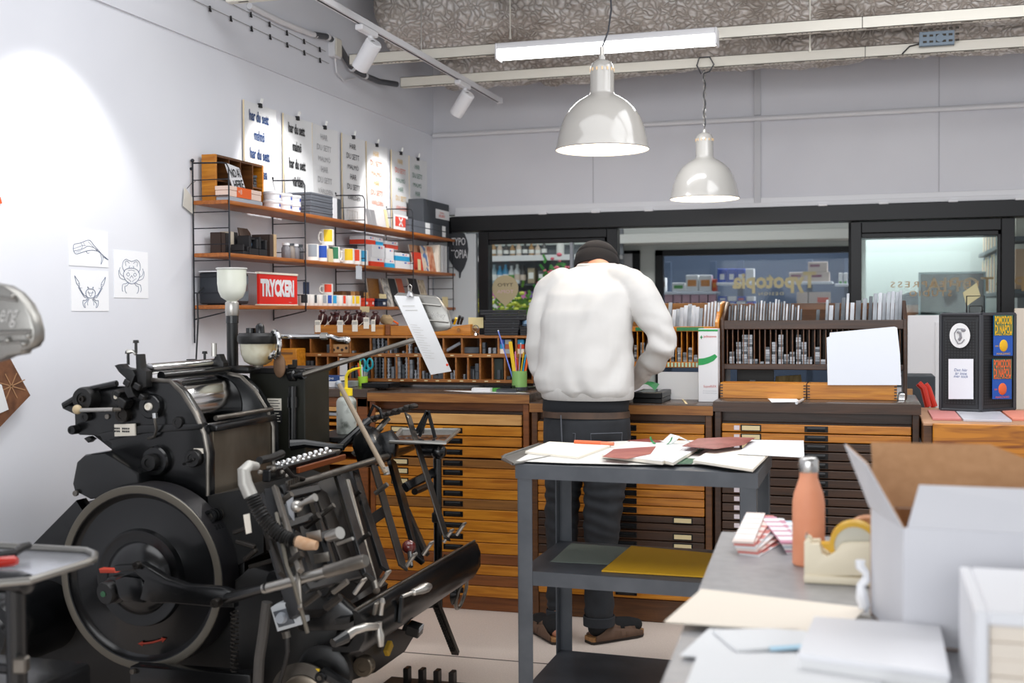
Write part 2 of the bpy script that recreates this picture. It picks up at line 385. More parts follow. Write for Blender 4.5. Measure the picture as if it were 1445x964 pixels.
rail(7.1, -2.86, 2.868, 'cream perforated rail behind, next to the back wall', [at(1221, 75, Y=7.1).x])
# third short rail end, top left
t = thing('cable_rail', 'cream rail end entering at the very top left of the photo', 'rail', (-2.9, 5.0, 2.9))
a_ = at(318, 3, Y=5.0)
B().bb((a_.x, 5.0, a_.z), (3.4, 5.05, a_.z+.06), .003).make('channel', M_cream, t)
s = B()
for k in range(12): s.bb((a_.x+.06+k*.2, 5.012, a_.z-.0012), (a_.x+.11+k*.2, 5.024, a_.z-.0002))
s.make('slot_pattern', MATS['slot_dark'], t)
# fluorescent tube luminaire on the first rail
t = thing('fluorescent_lamp', 'lit white fluorescent batten hanging under the cream rail', 'lamp', (-1.39, 6.36, 2.86))
L0, L1 = at(703, 75, Y=6.36), at(1010, 57, Y=6.36)
B().bb((L0.x, 6.33, L0.z+.012), (L1.x, 6.43, L0.z+.05), .004).make('housing', M_white, t)
b = B(); n = 10; rg = []
for x in (L0.x, L0.x+.01, L1.x-.01, L1.x): rg.append([V((x, 6.38-.052*math.cos(math.pi*k/n), L0.z+.012-.05*math.sin(math.pi*k/n))) for k in range(n+1)])
b.loft(rg).make('diffuser', mat('tube_glow', '#ffffff', .5, emit=6, ecol='#ffffff'), t)
for x in (L0.x-.004, L1.x+.004): B().bb((x-.006, 6.325, L0.z-.04), (x+.006, 6.435, L0.z+.05), .004).make('end_cap', M_white, t)
area('tube_light', ((L0.x+L1.x)/2, 6.38, L0.z-.055), 1.15, .08, TUBE_W)
# track with spots
M_trk = mat('track_white', '#d9d9dd', .4)
t = thing('lighting_track', 'white three-circuit lighting track sloping across the upper left', 'track', (-2.37, 6, 2.86))
B().bb((-2.387, 3.2, 2.834), (-2.353, 7.64, 2.866), .002).make('profile', M_trk, t)
B().bb((-2.3745, 3.2, 2.8325), (-2.3655, 7.62, 2.8337)).make('slot', M_ink, t)
B().bb((-2.39, 7.64, 2.83), (-2.35, 7.665, 2.868), .003).make('end_cap', M_trk, t)
for y in (4.2, 6.2): B().cyl((-2.37, y, 2.866), (-2.37, y, 3.7), .003).make('hanger_wire', M_steel, t)
def spot(Y, aim, label, px=None, gx=-2.37, power=None, size=1.0, blend=.45):
    t = thing('track_spotlight', label, 'spotlight', (gx, Y, 2.83), 0, 'white spotlights on the track')
    B().bb((gx-.02, Y-.1, 2.803), (gx+.02, Y+.1, 2.832), .005).make('adapter', M_white, t)
    B().cyl((gx, Y+.04, 2.803), (gx, Y+.04, 2.762), .012).make('swivel', M_white, t)
    c = V((gx, Y+.04, 2.737)); d = (V(aim)-c).normalized()
    a0 = c-d*.045; a1 = c+d*.115
    b = B(); b.lathe([(0, 0), (.036, 0), (.043, .006), (.043, .155), (.041, .16), (.036, .16), (.034, .13), (0, .13)], a0, d, 24); b.make('head', M_white, t)
    b = B()
    for k in range(5): b.bar(a0-d*.0015+V((0, -.02+k*.01, 0)).cross(d)*.0-V((0, .02-k*.01, 0)), a0-d*.0015-V((0, .02-k*.01, 0))+V((.0, .0, .03)).cross(V((0,1,0)))*.6, .004, .002, up=d)
    b.make('vent', MATS['slot_dark'], t)
    l = bpy.data.lights.new('spot_light', 'SPOT'); l.energy = power or SPOT_W; l.spot_size = size; l.spot_blend = blend; l.shadow_soft_size = .03; l.color = (1, .985, .97)
    o = bpy.data.objects.new('spot_light', l); S.collection.objects.link(o); o.location = a1+d*.012; o.rotation_euler = d.to_track_quat('-Z', 'Y').to_euler()
spot(5.45, (-3.05, 5.78, 1.95), 'white track spotlight nearer the camera, aimed at the posters', power=SPOT_W, size=1.2)
spot(6.9, (-3.05, 7.25, 1.95), 'white track spotlight near the far end of the track', power=SPOT_W, size=1.15)
spot(3.75, (-3.05, 3.95, 1.8), 'white track spotlight above the animal drawings, outside the picture', power=SPOT_W*.85, size=1.3)
# pendant lamps
M_enin = mat('lamp_inside', '#f6efe2', .6, emit=.9, ecol='#ffe9cf')
def pendant(c, D, zr, label, cord, mname, col):
    m = mat(mname, col, .18, coat=.6)
    t = thing('pendant_lamp', label, 'lamp', (c[0], c[1], zr), 0, 'enamel dome pendants')
    s = D/.42
    prof = [(.21, 0), (.2125, .004), (.2105, .012), (.207, .02), (.203, .045), (.193, .09), (.175, .14), (.15, .182), (.12, .212), (.085, .236), (.06, .248), (.0555, .255), (.054, .262), (.0535, .355), (.051, .376), (.042, .394), (.026, .404), (.014, .407), (.011, .425), (0, .425)]
    B().lathe([(r*s, z*s) for r, z in prof], (c[0], c[1], zr), n=48).make('shade', m, t)
    inn = [(.2095, .003), (.2, .045), (.19, .09), (.172, .138), (.147, .179), (.117, .208), (.05, .24), (0, .24)]
    B().lathe([(r*s, z*s) for r, z in inn], (c[0], c[1], zr), n=48).make('reflector', M_enin, t)
    b = B()
    for k in range(14):
        a = 2*math.pi*k/14; b.box((c[0]+.0535*s*math.cos(a), c[1]+.0535*s*math.sin(a), zr+.36*s), (.006, .006, .014), rot=(0, 0, a))
    b.make('vents', mat('warm_vent', '#e8c79a', .6), t)
    B().sph((c[0], c[1], zr+.1), .04).make('bulb', mat('bulb_glow', '#fff4e4', .4, emit=9, ecol='#fff0dc'), t)
    B().tube(cord, .0042, 8).make('cord', mat('lamp_cord', '#3c3e44', .5), t)
    l = bpy.data.lights.new('pendant_light', 'POINT'); l.energy = PEND_W; l.shadow_soft_size = .05; l.color = (1, .93, .84)
    o = bpy.data.objects.new('pendant_light', l); S.collection.objects.link(o); o.location = (c[0], c[1], zr+.03)
    return t
c1 = at(850, 212, Y=5.35); z1 = 2.165
t1 = pendant((c1.x, 5.35), .425, z1, 'large glossy grey enamel dome lamp with a dark curved cord', [(c1.x, 5.35, z1+.425), (c1.x+.002, 5.35, z1+.47), (c1.x+.03, 5.35, z1+.54), (c1.x+.042, 5.36, z1+.64), (c1.x+.03, 5.38, z1+.8), (c1.x+.02, 5.4, 3.7)], 'grey_enamel', '#a8a5a0')
B().cyl((c1.x, 5.35, z1+.425), (c1.x, 5.35, z1+.47), .01).make('strain_relief', M_steel, t1)
c2 = at(995, 283, Y=7.1); z2 = 2.09
cc = [(c2.x+.006*math.sin(k*1.3), 7.08+.0*k, z2+.425+(2.83-z2-.425)*k/14) for k in range(15)]
t2 = pendant((c2.x, 7.08), .405, z2, 'smaller white enamel dome lamp hanging on a chain nearer the back wall', cc+[(c2.x+.03, 7.083, 2.84), (c2.x+.055, 7.083, 2.88), (c2.x+.03, 7.083, 2.925), (c2.x-.03, 7.083, 2.925), (c2.x-.045, 7.083, 2.88), (c2.x-.02, 7.085, 2.83), (c2.x, 7.085, 2.85)], 'white_enamel', '#b9b7b3')
b = B()
for k in range(16):
    z = z2+.43+k*.0205; r = .009; pl = k % 2
    b.tube([V((c2.x+(r*math.cos(q) if pl else 0), 7.08+(0 if pl else r*math.cos(q)), z+.016*math.sin(q))) for q in [2*math.pi*j/10 for j in range(10)]], .0016, 5, closed=True)
b.make('chain', M_steel, t2)
# grey perforated junction plate on the second rail
t = thing('switch_plate', 'blue-grey perforated metal bracket sitting on the far cream rail', 'bracket', at(1321, 66, Y=7.07))
p0, p1 = at(1297, 66, Y=7.07), at(1347, 42, Y=7.07)
mbl = mat('blue_grey_metal', '#6d7a86', .4, metal=.5)
b = B(); b.bb((p0.x, 7.07, p0.z), (p1.x, 7.074, p1.z), .001).bb((p0.x, 7.07, p0.z), (p1.x, 7.095, p0.z+.003)); b.make('plate', mbl, t)
b = B()
for i in range(6):
    for j in range(3): b.bb((p0.x+.02+i*.034, 7.0685, p0.z+.018+j*.034), (p0.x+.04+i*.034, 7.0697, p0.z+.03+j*.034))
b.make('slot_pattern', MATS['slot_dark'], t)
B().cyl((p0.x+.11, 7.066, (p0.z+p1.z)/2), (p0.x+.11, 7.0705, (p0.z+p1.z)/2), .022).make('boss', mbl, t)
B().tube([(p0.x, 7.09, p0.z+.02), (p0.x-.05, 7.09, p0.z+.01), (p0.x-.09, 7.09, p0.z-.03)], .004, 6).make('lead', M_ink, t)
# hanging wires
for px, top, bot, lab in ((720, 0, 52, 'thin cream wire hanging beside the thick duct above the left tube end'), (1143, 20, 70, 'thin cream suspension wire right of the grey dome lamps')):
    q0, q1 = at(px, bot, Y=6.6), at(px, bot, Y=6.6); b = B(); b.cyl((q0.x, 6.6, q0.z), (q0.x, 6.6, 3.7), .004); b.cyl((q0.x, 6.6, q0.z-.012), (q0.x, 6.6, q0.z+.02), .008, .004)
    tag(b.make('suspension_wire', M_cream), lab, 'wire')
# thick conduit on the left wall
pts = [at(352, 8, X=WX+.03), at(395, 30, X=WX+.03), at(436, 47, X=WX+.03), at(446, 50, X=WX+.03)]
t = thing('wall_conduit', 'grey and white bent conduit running down the upper left wall to the rail', 'conduit', pts[0])
B().tube(pts, .017, 10).make('pipe', M_white, t)
pts = [at(443, 49, X=WX+.03), at(462, 52, X=WX+.03), at(477, 62, X=WX+.03), at(486, 78, X=WX+.04), at(497, 96, X=WX+.05), at(515, 107, X=WX+.05), at(535, 115, X=WX+.05), at(560, 119, X=WX+.1)]
B().tube(pts, .018, 10).make('hose', mat('dark_conduit', '#4d4f54', .5), t)
b = B()
for i in (1, 2, 4, 5): b.tube([pts[i]-(pts[i+1]-pts[i]).normalized()*.012, pts[i]+(pts[i+1]-pts[i]).normalized()*.012], .021, 10)
b.make('collar', M_white, t)
q = at(466, 68, X=WX)
t = thing('socket_box', 'white junction box where the wires end on the upper left wall', 'box', q)
B().bb((WX, q.y-.05, q.z-.06), (WX+.05, q.y+.05, q.z+.06), .006).make('body', M_white, t)
B().bb((WX+.05, q.y-.04, q.z-.05), (WX+.058, q.y+.04, q.z+.05), .003).make('cover', M_cream, t)
B().tube([(WX+.03, q.y, q.z-.06), (WX+.03, q.y+.02, q.z-.14), (WX+.03, q.y+.12, q.z-.17), (WX+.03, q.y+.3, q.z-.12)], .005, 6).make('cable', M_white, t)
# two picture wires with clips
W1 = [(295.8, 10.6), (325.4, 24.6), (354.6, 38.9), (380.9, 50.5), (405, 61.8), (429, 73), (451.3, 83.7)]
W2 = [(353.6, 19), (380, 32.6), (404.5, 44.9), (428.7, 57), (451, 68.4)]
for k, (ps, nm) in enumerate(((W1, 'lower'), (W2, 'upper'))):
    P = [at(x, y, X=WX+.02) for x, y in ps]; d = P[-1]-P[0]
    tag(B().tube([P[0]-d*.6, P[-1]+d*.1], .0016, 6).make('picture_wire', mat('wire_grey', '#8d8a88', .5)), '%s thin picture wire strung along the top of the left wall' % nm, 'wire')
    for i, p in enumerate(P):
        b = B(); b.bb((p.x-.004, p.y-.004, p.z-.008), (p.x+.006, p.y+.004, p.z+.008), .002); b.prism([(p.x, p.y-.01, p.z-.02), (p.x, p.y+.01, p.z-.02), (p.x, p.y+.005, p.z-.007), (p.x, p.y-.005, p.z-.007)], (.006, 0, 0))
        tag(b.make('wire_clip', M_ink), '%s small black clip from the left on the %s picture wire' % (ORD[i], nm), 'clip', 'clips on the picture wires')
# ---------------------------------------------------------------- type cabinets
YF = 5.37
def pull(x, z, parent, w=.1):
    t = B(); t.bb((x-w/2, YF-.0145, z-.013), (x+w/2, YF-.012, z+.013), .001)
    t.loft([[V((xx, YF-.0145-.014*math.sin(math.pi*k/6)*(1 if abs(xx-x) < w*.3 else .4), z+.01-.019*k/6)) for k in range(7)] for xx in (x-w*.38, x-w*.3, x+w*.3, x+w*.38)], cap=False, closed=False)
    for sx in (-1, 1): t.cyl((x+sx*w*.44, YF-.017, z+.004), (x+sx*w*.44, YF-.0145, z+.004), .005, n=8)
    return t.make('pull', M_blackm, parent)
def holder(x, z, parent, w=.09):
    h = B().bb((x-w/2, YF-.0145, z-.015), (x+w/2, YF-.012, z+.015), .001).make('label_holder', M_blackm, parent)
    return h
def cardp(x, z, parent, w=.078, text=None):
    B().bb((x-w/2, YF-.0155, z-.010), (x+w/2, YF-.0145, z+.010)).make('label_card', M_card, parent)
def cabinet(label, x0, x1, zt, drawers, m_body, m_top, zs, zb, pullx, cards=None, m_edge=None, Yb=5.97, sw=.03, topt=.045):
    """drawers: (z0, z1, material); zs = floor of the open slot below the top; zb = top of the plinth"""
    t = thing('type_cabinet', label, 'cabinet', ((x0+x1)/2, (YF+Yb)/2, 0), 0, 'wooden type cabinets along the bench')
    for sx in (x0, x1-sw): B().bb((sx, YF, 0), (sx+sw, Yb, zt-topt), .003).make('side_panel', m_body, t)
    B().bb((x0+sw, Yb-.02, .02), (x1-sw, Yb, zt-topt)).make('back_panel', m_body, t)
    B().bb((x0+sw, YF+.012, 0), (x1-sw, Yb-.02, zb), .003).make('plinth', m_body, t)
    B().bb((x0-.006, YF-.012, zt-topt), (x1+.006, Yb, zt), .004, 2).make('top', m_top, t)
    B().bb((x0-.006, YF-.0135, zt-topt), (x1+.006, YF-.0125, zt-.004), .0).make('front_edge', m_edge, t)
    B().bb((x0+sw, YF+.03, zs-.02), (x1-sw, Yb-.02, zs), .002).make('slot_shelf', M_wD, t)
    B().bb((x0+sw, YF+.06, zs), (x1-sw, YF+.08, zt-topt)).make('slot_back', m_body, t)
    for i, (z0, z1, m) in enumerate(drawers):
        d = B().bb((x0+sw+.004, YF-.012, z0), (x1-sw-.004, YF+.01, z1), .003).bb((x0+sw+.012, YF+.01, z0+.004), (x1-sw-.012, Yb-.06, z0+.012)).make('drawer', m, t)
        if m is not M_wP:
            pull(pullx, (z0+z1)/2, d)
            if cards and cards(i) is not None:
                cx = cards(i); holder(cx, (z0+z1)/2, d); cardp(cx, (z0+z1)/2, d)
    return t
M_edge = wood('worn_edge', '#7d4c20', '#a87238', .5)
def zz(ys, px): return [at(px, y, Y=YF).z for y in ys]
# B, the honey coloured one behind the press
ed = [(585.8, 600.7), (602.6, 616), (617.5, 631), (632.8, 647.5), (650, 662), (662.8, 676), (676.8, 691.5), (692.3, 706), (706.8, 720.7), (721.4, 736), (736.8, 752), (753, 767.4), (768.2, 783.5), (784.2, 798.6), (799.2, 813.6), (814.2, 829), (829.7, 844.6)]
ms = [M_wP, M_wA, M_wB, M_wB, M_wC, M_wB, M_wB, M_wA, M_wC, M_wA, M_wA, M_wA, M_wA, M_wR, M_wA, M_wR, M_wA]
dr = [(at(729, b, Y=YF).z, at(729, a, Y=YF).z, m) for (a, b), m in zip(ed, ms)]
cabB = cabinet('honey-brown type cabinet behind the press, with seventeen shallow drawers', -2.338, -1.527, 1.042, dr, M_wR, M_topsheen, at(729, 582, Y=YF).z, at(729, 846, Y=YF).z, at(640, 640, Y=YF).x, lambda i: at(565, 600, Y=YF).x if i in (1, 4, 5, 6) else None, M_edge)
# C, behind the man
ed = [(599, 612.5), (613.5, 628), (629, 641.5), (642.5, 655), (656, 668.5), (670, 681), (682, 692.5), (693.5, 704), (704.8, 716), (717, 729), (730.5, 740), (741, 751), (752, 765), (766, 778), (779, 791), (792, 804), (805, 817), (818, 832), (834, 849)]
ms = [M_wB, M_wA, M_wC, M_wA, M_wC, M_wB, M_wB, M_wB, M_wB, M_wB, M_wD, M_wD, M_wD, M_wD, M_wD, M_wC, M_wD, M_wC, M_wA]
dr = [(at(985, b, Y=YF).z, at(985, a, Y=YF).z, m) for (a, b), m in zip(ed, ms)]
cabC = cabinet('brown type cabinet hidden behind the person, in the middle of the row', -1.515, -.672, 1.003, dr, M_wE, M_topsheen, at(985, 597, Y=YF).z, at(985, 851, Y=YF).z, at(884, 700, Y=YF).x, lambda i: at(964, 750, Y=YF).x if i in (10, 12, 13) else None, M_edge)
# D, dark right one
zt = 1.022
ed = [(600+i*12.75, 600+i*12.75+11.3) for i in range(19)]
dr = [(at(1150, b, Y=YF).z, at(1150, a, Y=YF).z, M_wB if i < 2 else M_wD) for i, (a, b) in enumerate(ed)]
cabD = cabinet('dark brown type cabinet at the right end of the row', -.660, .212, zt, dr, M_wD, M_topsheen, at(1150, 598, Y=YF).z, at(1150, 844, Y=YF).z, at(1152, 640, Y=YF).x, lambda i: at(1060, 620, Y=YF).x, M_wD)
for i, (z0, z1, m) in enumerate(dr):
    d = [c for c in bpy.data.objects if c.parent == cabD and c.name.startswith('drawer')][i]
    B().bb((at(1040, 600, Y=YF).x-.012, YF-.0135, (z0+z1)/2-.01), (at(1040, 600, Y=YF).x+.012, YF-.012, (z0+z1)/2+.01)).make('number_tag', mat('pale_tag', '#d8cdd2', .7), d)
# A, the open galley rack in the corner
t = thing('galley_rack', 'reddish open rack cabinet of wooden trays in the left corner', 'cabinet', (-2.68, 5.67, 0))
x0, x1 = -3.03, -2.35
for a, b in ((x0, x0+.03), (x1-.055, x1)): B().bb((a, YF, 0), (b, 5.97, 1.01), .003).make('side_panel', M_wR, t)
B().bb((x0, YF, .965), (x1, 5.97, 1.012), .003).make('top_rail', M_wR, t)
B().bb((x0-.0, YF-.01, 1.012), (x1+.006, 5.97, 1.054), .004).make('top', M_topsheen, t)
B().bb((x0+.03, 5.9, 0), (x1-.055, 5.97, .96)).make('back_panel', M_wD, t)
z = .93; i = 0
for y0, y1, m in ((574, 580, M_wP), (582, 586.5, None), (587, 591, M_wA), (596, 600, M_wA), (607, 613, M_wP), (615, 621, M_wP), (630, 636, M_wB), (648, 655, M_wB), (665, 671, M_wP), (683, 690, M_wA), (702, 708, M_wB), (722, 730, M_wP), (745, 752, M_wA), (770, 778, M_wB), (800, 808, M_wA), (826, 834, M_wB)):
    za, zb2 = at(450, y1, Y=YF).z, at(450, y0, Y=YF).z
    B().bb((x0+.032, YF+.004*(i % 3), za), (x1-.057, 5.88, zb2), .002).make('tray', m or M_leadl, t); i += 1
# ---------------------------------------------------------------- cubby rack on cabinets A and B
YR = 5.70
def RX(px, Y=YR): return at(px, 505, Y=Y).x
def RZ(py, px=600, Y=YR): return at(px, py, Y=Y).z
t = thing('cubby_rack', 'long reddish pigeonhole rack of metal furniture on the left benches', 'rack', (-2.3, 5.82, 1.054))
xl, xr = RX(392), RX(752)
for (ya, yb) in ((473.9, 477.4), (499, 504.3), (535, 539.5)): B().bb((xl, YR, RZ(yb)), (xr, 5.95, RZ(ya)), .002).make('shelf_board', M_rk, t)
B().bb((xl, 5.94, RZ(540)), (xr, 5.955, RZ(474))).make('back_board', M_wE, t)
TOPD = [397, 410, 438, 466, 494, 522.7, 547.6, 574, 600, 625.5, 651.6, 677.8, 703, 728, 751]
BOTD = [397, 413, 429, 446, 462, 477, 493.5, 508, 524, 543, 559, 576, 592, 609, 626, 643, 660, 677, 694.6, 712, 731, 751]
for ds, ya, yb in ((TOPD, 477.4, 499), (BOTD, 504.3, 535)):
    for px in ds: B().bb((RX(px)-.004, YR+.002, RZ(yb)), (RX(px)+.004, 5.94, RZ(ya))).make('divider', M_rk, t)
B().bb((xl+.01, YR+.03, 1.056), (xr-.01, 5.93, RZ(539.5)), .002).make('base', M_wD, t)
for i, px in enumerate([451, 480, 536, 561, 587, 638, 664, 690] + [601, 617, 634, 651, 669, 686, 703, 550, 567, 585]):
    y = 501.5 if i < 8 else 537.2
    B().bb((RX(px)-.009, YR-.001, RZ(y)-.003), (RX(px)+.009, YR, RZ(y)+.003)).make('label_card', M_card, t)
# metal furniture in the cubbies: plain blocks and notched quads
def blk(w, d, h): return B().box((0, 0, h/2), (w, d, h), bev=.0012)
def notched(w, d, h):
    b = B(); k = h*.28
    b.box((0, 0, h*.08), (w, d, h*.16), bev=.0008); b.box((0, 0, h*.92), (w, d, h*.16), bev=.0008); b.box((0, 0, h*.5), (w*.5, d, h*.7), bev=.0008)
    return b
P0 = {}
def place(kind, w, d, h, m, loc, label, group, name):
    k = (kind, w, d, h, m.name)
    if k not in P0:
        o = (blk if kind == 'b' else notched)(w, d, h).make(name, m); P0[k] = o; o.location = loc
    else:
        o = P0[k].copy(); S.collection.objects.link(o); o.location = loc
    tag(o, label, 'metal spacer', group); return o
rn = random.Random(5)
def stack(px, w, n, h, kind, m, zf, what, mname):
    x = RX(px); z = zf+.0005
    for i in range(n):
        lab = '%s %s, %s, %s' % (mname, 'notched spacer' if kind == 'n' else 'spacer block', what, 'lying alone' if n == 1 else ('lowest' if i == 0 else 'topmost' if i == n-1 else '%s from bottom' % ORD[i]))
        place(kind, w, .03, h, m, (x, YR+.022+rn.uniform(0, .004), z), lab, 'metal furniture in the cubby rack', 'metal_spacer'); z += h+.0004
ZT, ZB = RZ(499), RZ(535)
CNT = {}
def colw(ds, px):
    k = (len(ds), sum(1 for d in ds if d < px)); CNT[k] = CNT.get(k, 0)+1; return ORD[CNT[k]-1]
ci = lambda ds, px: ORD[sum(1 for d in ds if d < px)-1]
for px, w, n, h, kind, m in ((462, .016, 2, .022, 'b', M_leadd), (497, .014, 1, .012, 'b', M_lead), (527, .018, 5, .016, 'b', M_leadd), (533, .016, 5, .016, 'n', M_lead), (539, .016, 5, .016, 'n', M_lead), (544.5, .016, 4, .016, 'b', M_leadd), (550, .012, 2, .014, 'n', M_leadl), (557, .018, 3, .014, 'b', M_leadd), (568, .012, 1, .012, 'b', M_lead), (577, .016, 4, .02, 'n', M_leadl), (586, .016, 2, .016, 'b', M_leadd), (594, .012, 1, .014, 'b', M_lead), (682, .016, 2, .028, 'b', M_leadd), (690, .014, 1, .03, 'b', M_leadl), (697, .018, 1, .03, 'b', M_lead)):
    stack(px, w, n, h, kind, m, ZT, 'upper row, %s cubby, %s column' % (ci(TOPD, px), colw(TOPD, px)), {'lead': 'grey', 'dark_lead': 'dark grey', 'bright_lead': 'bright silver'}[m.name])
for px, w, n, h, kind, m in ((433, .02, 4, .022, 'b', M_leadd), (439, .016, 4, .022, 'b', M_leadd), (496, .016, 3, .02, 'b', M_leadd), (502, .016, 3, .022, 'b', M_leadd), (513, .018, 5, .018, 'b', M_leadd), (519, .016, 4, .018, 'b', M_leadd), (529, .016, 7, .017, 'n', M_lead), (535, .016, 7, .017, 'n', M_leadd), (539.5, .012, 6, .017, 'n', M_leadl), (547, .016, 6, .017, 'n', M_leadl), (553, .016, 3, .02, 'b', M_lead), (557, .01, 5, .022, 'b', M_leadd), (562, .016, 4, .03, 'b', M_lead), (568, .016, 3, .024, 'b', M_leadd), (572.5, .016, 7, .019, 'n', M_leadl), (579, .016, 4, .024, 'b', M_lead), (585, .014, 2, .022, 'n', M_leadl), (589, .012, 5, .026, 'n', M_leadl), (596, .012, 2, .02, 'b', M_lead), (601, .014, 2, .015, 'b', M_leadd), (605.5, .012, 2, .018, 'n', M_lead), (613, .03, 1, .02, 'b', M_leadd), (621, .03, 1, .03, 'b', M_leadd), (636, .012, 2, .016, 'b', M_lead), (640, .012, 2, .022, 'n', M_leadl), (654, .014, 2, .012, 'n', M_lead), (658, .006, 1, .075, 'b', M_leadd), (672, .02, 2, .04, 'b', M_leadd), (667, .01, 1, .05, 'b', M_leadd), (703, .018, 1, .05, 'b', M_leadd), (717, .02, 1, .018, 'b', M_leadd)):
    stack(px, w, n, h, kind, m, ZB, 'lower row, %s cubby, %s column' % (ci(BOTD, px), colw(BOTD, px)), {'lead': 'grey', 'dark_lead': 'dark grey', 'bright_lead': 'bright silver'}[m.name])
# ---------------------------------------------------------------- wall shelves on the left wall
XS = -2.852
ZT3, ZM3, ZB3 = 1.958, 1.712, 1.468      # tops of the three shelves
UP = [4.936, 5.716, 6.496, 7.272, 8.052]
M_wire = mat('black_wire', '#22242a', .4, metal=.3)
M_rope = M_wire
sides = ['leftmost', 'second', 'third', 'fourth', 'rightmost']
for i, y in enumerate(UP):
    zt_ = 2.135 if i in (0, 3) else 2.12; zt_ = at([277, 389.5, 477.3, 547.4, 606][i], [229, 254, 275, 294, 330][i], X=WX+.03).z
    if i == 4: zt_ = 1.945
    b = B(); zb_ = 1.29 if i == 0 else 1.39
    fx, bx = XS+.004, WX+.012
    b.tube([(bx, y, zb_), (bx, y, zt_)], .0042, 6)
    b.tube([(fx, y, 1.44), (fx, y, zt_-.035), (fx-.012, y, zt_-.012), (fx-.035, y, zt_-.008), (bx, y, zt_-.004)], .0038, 6)
    z = 1.45
    while z < zt_-.05: b.tube([(bx, y, z), (fx, y, z)], .0026, 6); z += .0755
    if i != 4: b.tube([(bx, y, 1.4), (fx, y, 1.44)], .0032, 6)
    b.sph((bx, y, zt_+.008), .009, n=8); b.cyl((bx-.012, y, zt_-.03), (bx, y, zt_-.03), .007, n=8)
    tag(b.make('shelf_ladder', M_wire), '%s black wire ladder upright of the wall shelf' % (sides[i] + (' from the left' if i in (1, 2, 3) else '')), 'shelf upright', 'wire ladders of the wall shelf')
nm = ['top', 'middle', 'bottom']
for r, z in enumerate((ZT3, ZM3, ZB3)):
    for i in range(4):
        y0, y1 = UP[i]+.005, UP[i+1]-.004
        if i == 3: y1 = 8.115
        if i == 0: y0 = UP[0]-.006
        o = B().bb((WX+.018, y0, z-.019), (XS-.0004, y1, z), .003, 2).make('shelf_board', M_wT)
        tag(o, '%s shelf board, teak, %s' % (nm[r], ['nearest the camera', 'second bay from the camera', 'third bay from the camera', 'at the far corner'][i]), 'shelf', 'teak boards of the wall shelf')
# shelf item helpers: y from pixels on the front plane
def SY(px, dx=.02, py=400): return at(px, py, X=XS-dx).y
def SZ(px, py, dx=.02): return at(px, py, X=XS-dx).z
M_ywht = mat('warm_white_ceramic', '#f4f1ec', .22)
M_or = mat('orange_label', '#e8641e', .5); M_blush = mat('blush_card', '#ecd2c4', .7); M_ltgrey = mat('pale_blue_card', '#aab2bc', .7)
M_boxg = mat('grey_box_board', '#5c6068', .7, col2='#646870', ns=5); M_boxd = mat('charcoal_box_board', '#3d4147', .7)
M_bl = mat('blue_print', '#1f4fb0', .5); M_cy = mat('cyan_print', '#2a9fd0', .5); M_ye = mat('yellow_print', '#f0c81c', .5); M_rd = mat('red_print', '#e0401e', .5); M_gr = mat('green_print', '#2f7a54', .5); M_nv = mat('navy_print', '#1d2a45', .5); M_gy = mat('grey_print', '#9aa0a8', .5)
# wooden pigeonhole box with a framed print leaning on it
t = thing('wooden_pigeonhole', 'old wooden pigeonhole box standing at the near end of the top shelf', 'box', (-2.95, 5.15, ZT3))
y0, y1, z1 = 5.0, 5.47, ZT3+.225
X0, X1 = -3.03, -2.955
for a, b_ in ((y0, y0+.016), (y1-.012, y1)): B().bb((X0, a, ZT3), (X1, b_, z1), .002).make('side', M_wA, t)
B().bb((X0, y0+.016, z1-.012), (X1, y1-.012, z1), .002).make('top', M_wE, t); B().bb((X0, y0+.016, ZT3), (X1, y1-.012, ZT3+.012), .002).make('bottom', M_wE, t)
B().bb((X0, y0+.016, ZT3+.012), (X0+.006, y1-.012, z1-.012)).make('back', M_wC, t)
for y in (5.13, 5.24, 5.36): B().bb((X0+.006, y, ZT3+.012), (X1-.004, y+.007, z1-.012)).make('divider', M_wE, t)
for k in range(3): B().bb((X0+.006, [5.016, 5.137, 5.367][k], ZT3+.1), (X1-.004, [5.13, 5.24, 5.458][k], ZT3+.107)).make('shelf', M_wE, t)
b = B()
for k in range(4): b.box((-2.99, 5.395+.004*k, ZT3+.113+k*.016), (.05, .04, .014), rot=(0, 0, .2*k), bev=.002)
tag(b.make('wood_blocks', M_leadd), 'small pile of dark blocks inside the wooden pigeonhole box', 'blocks')
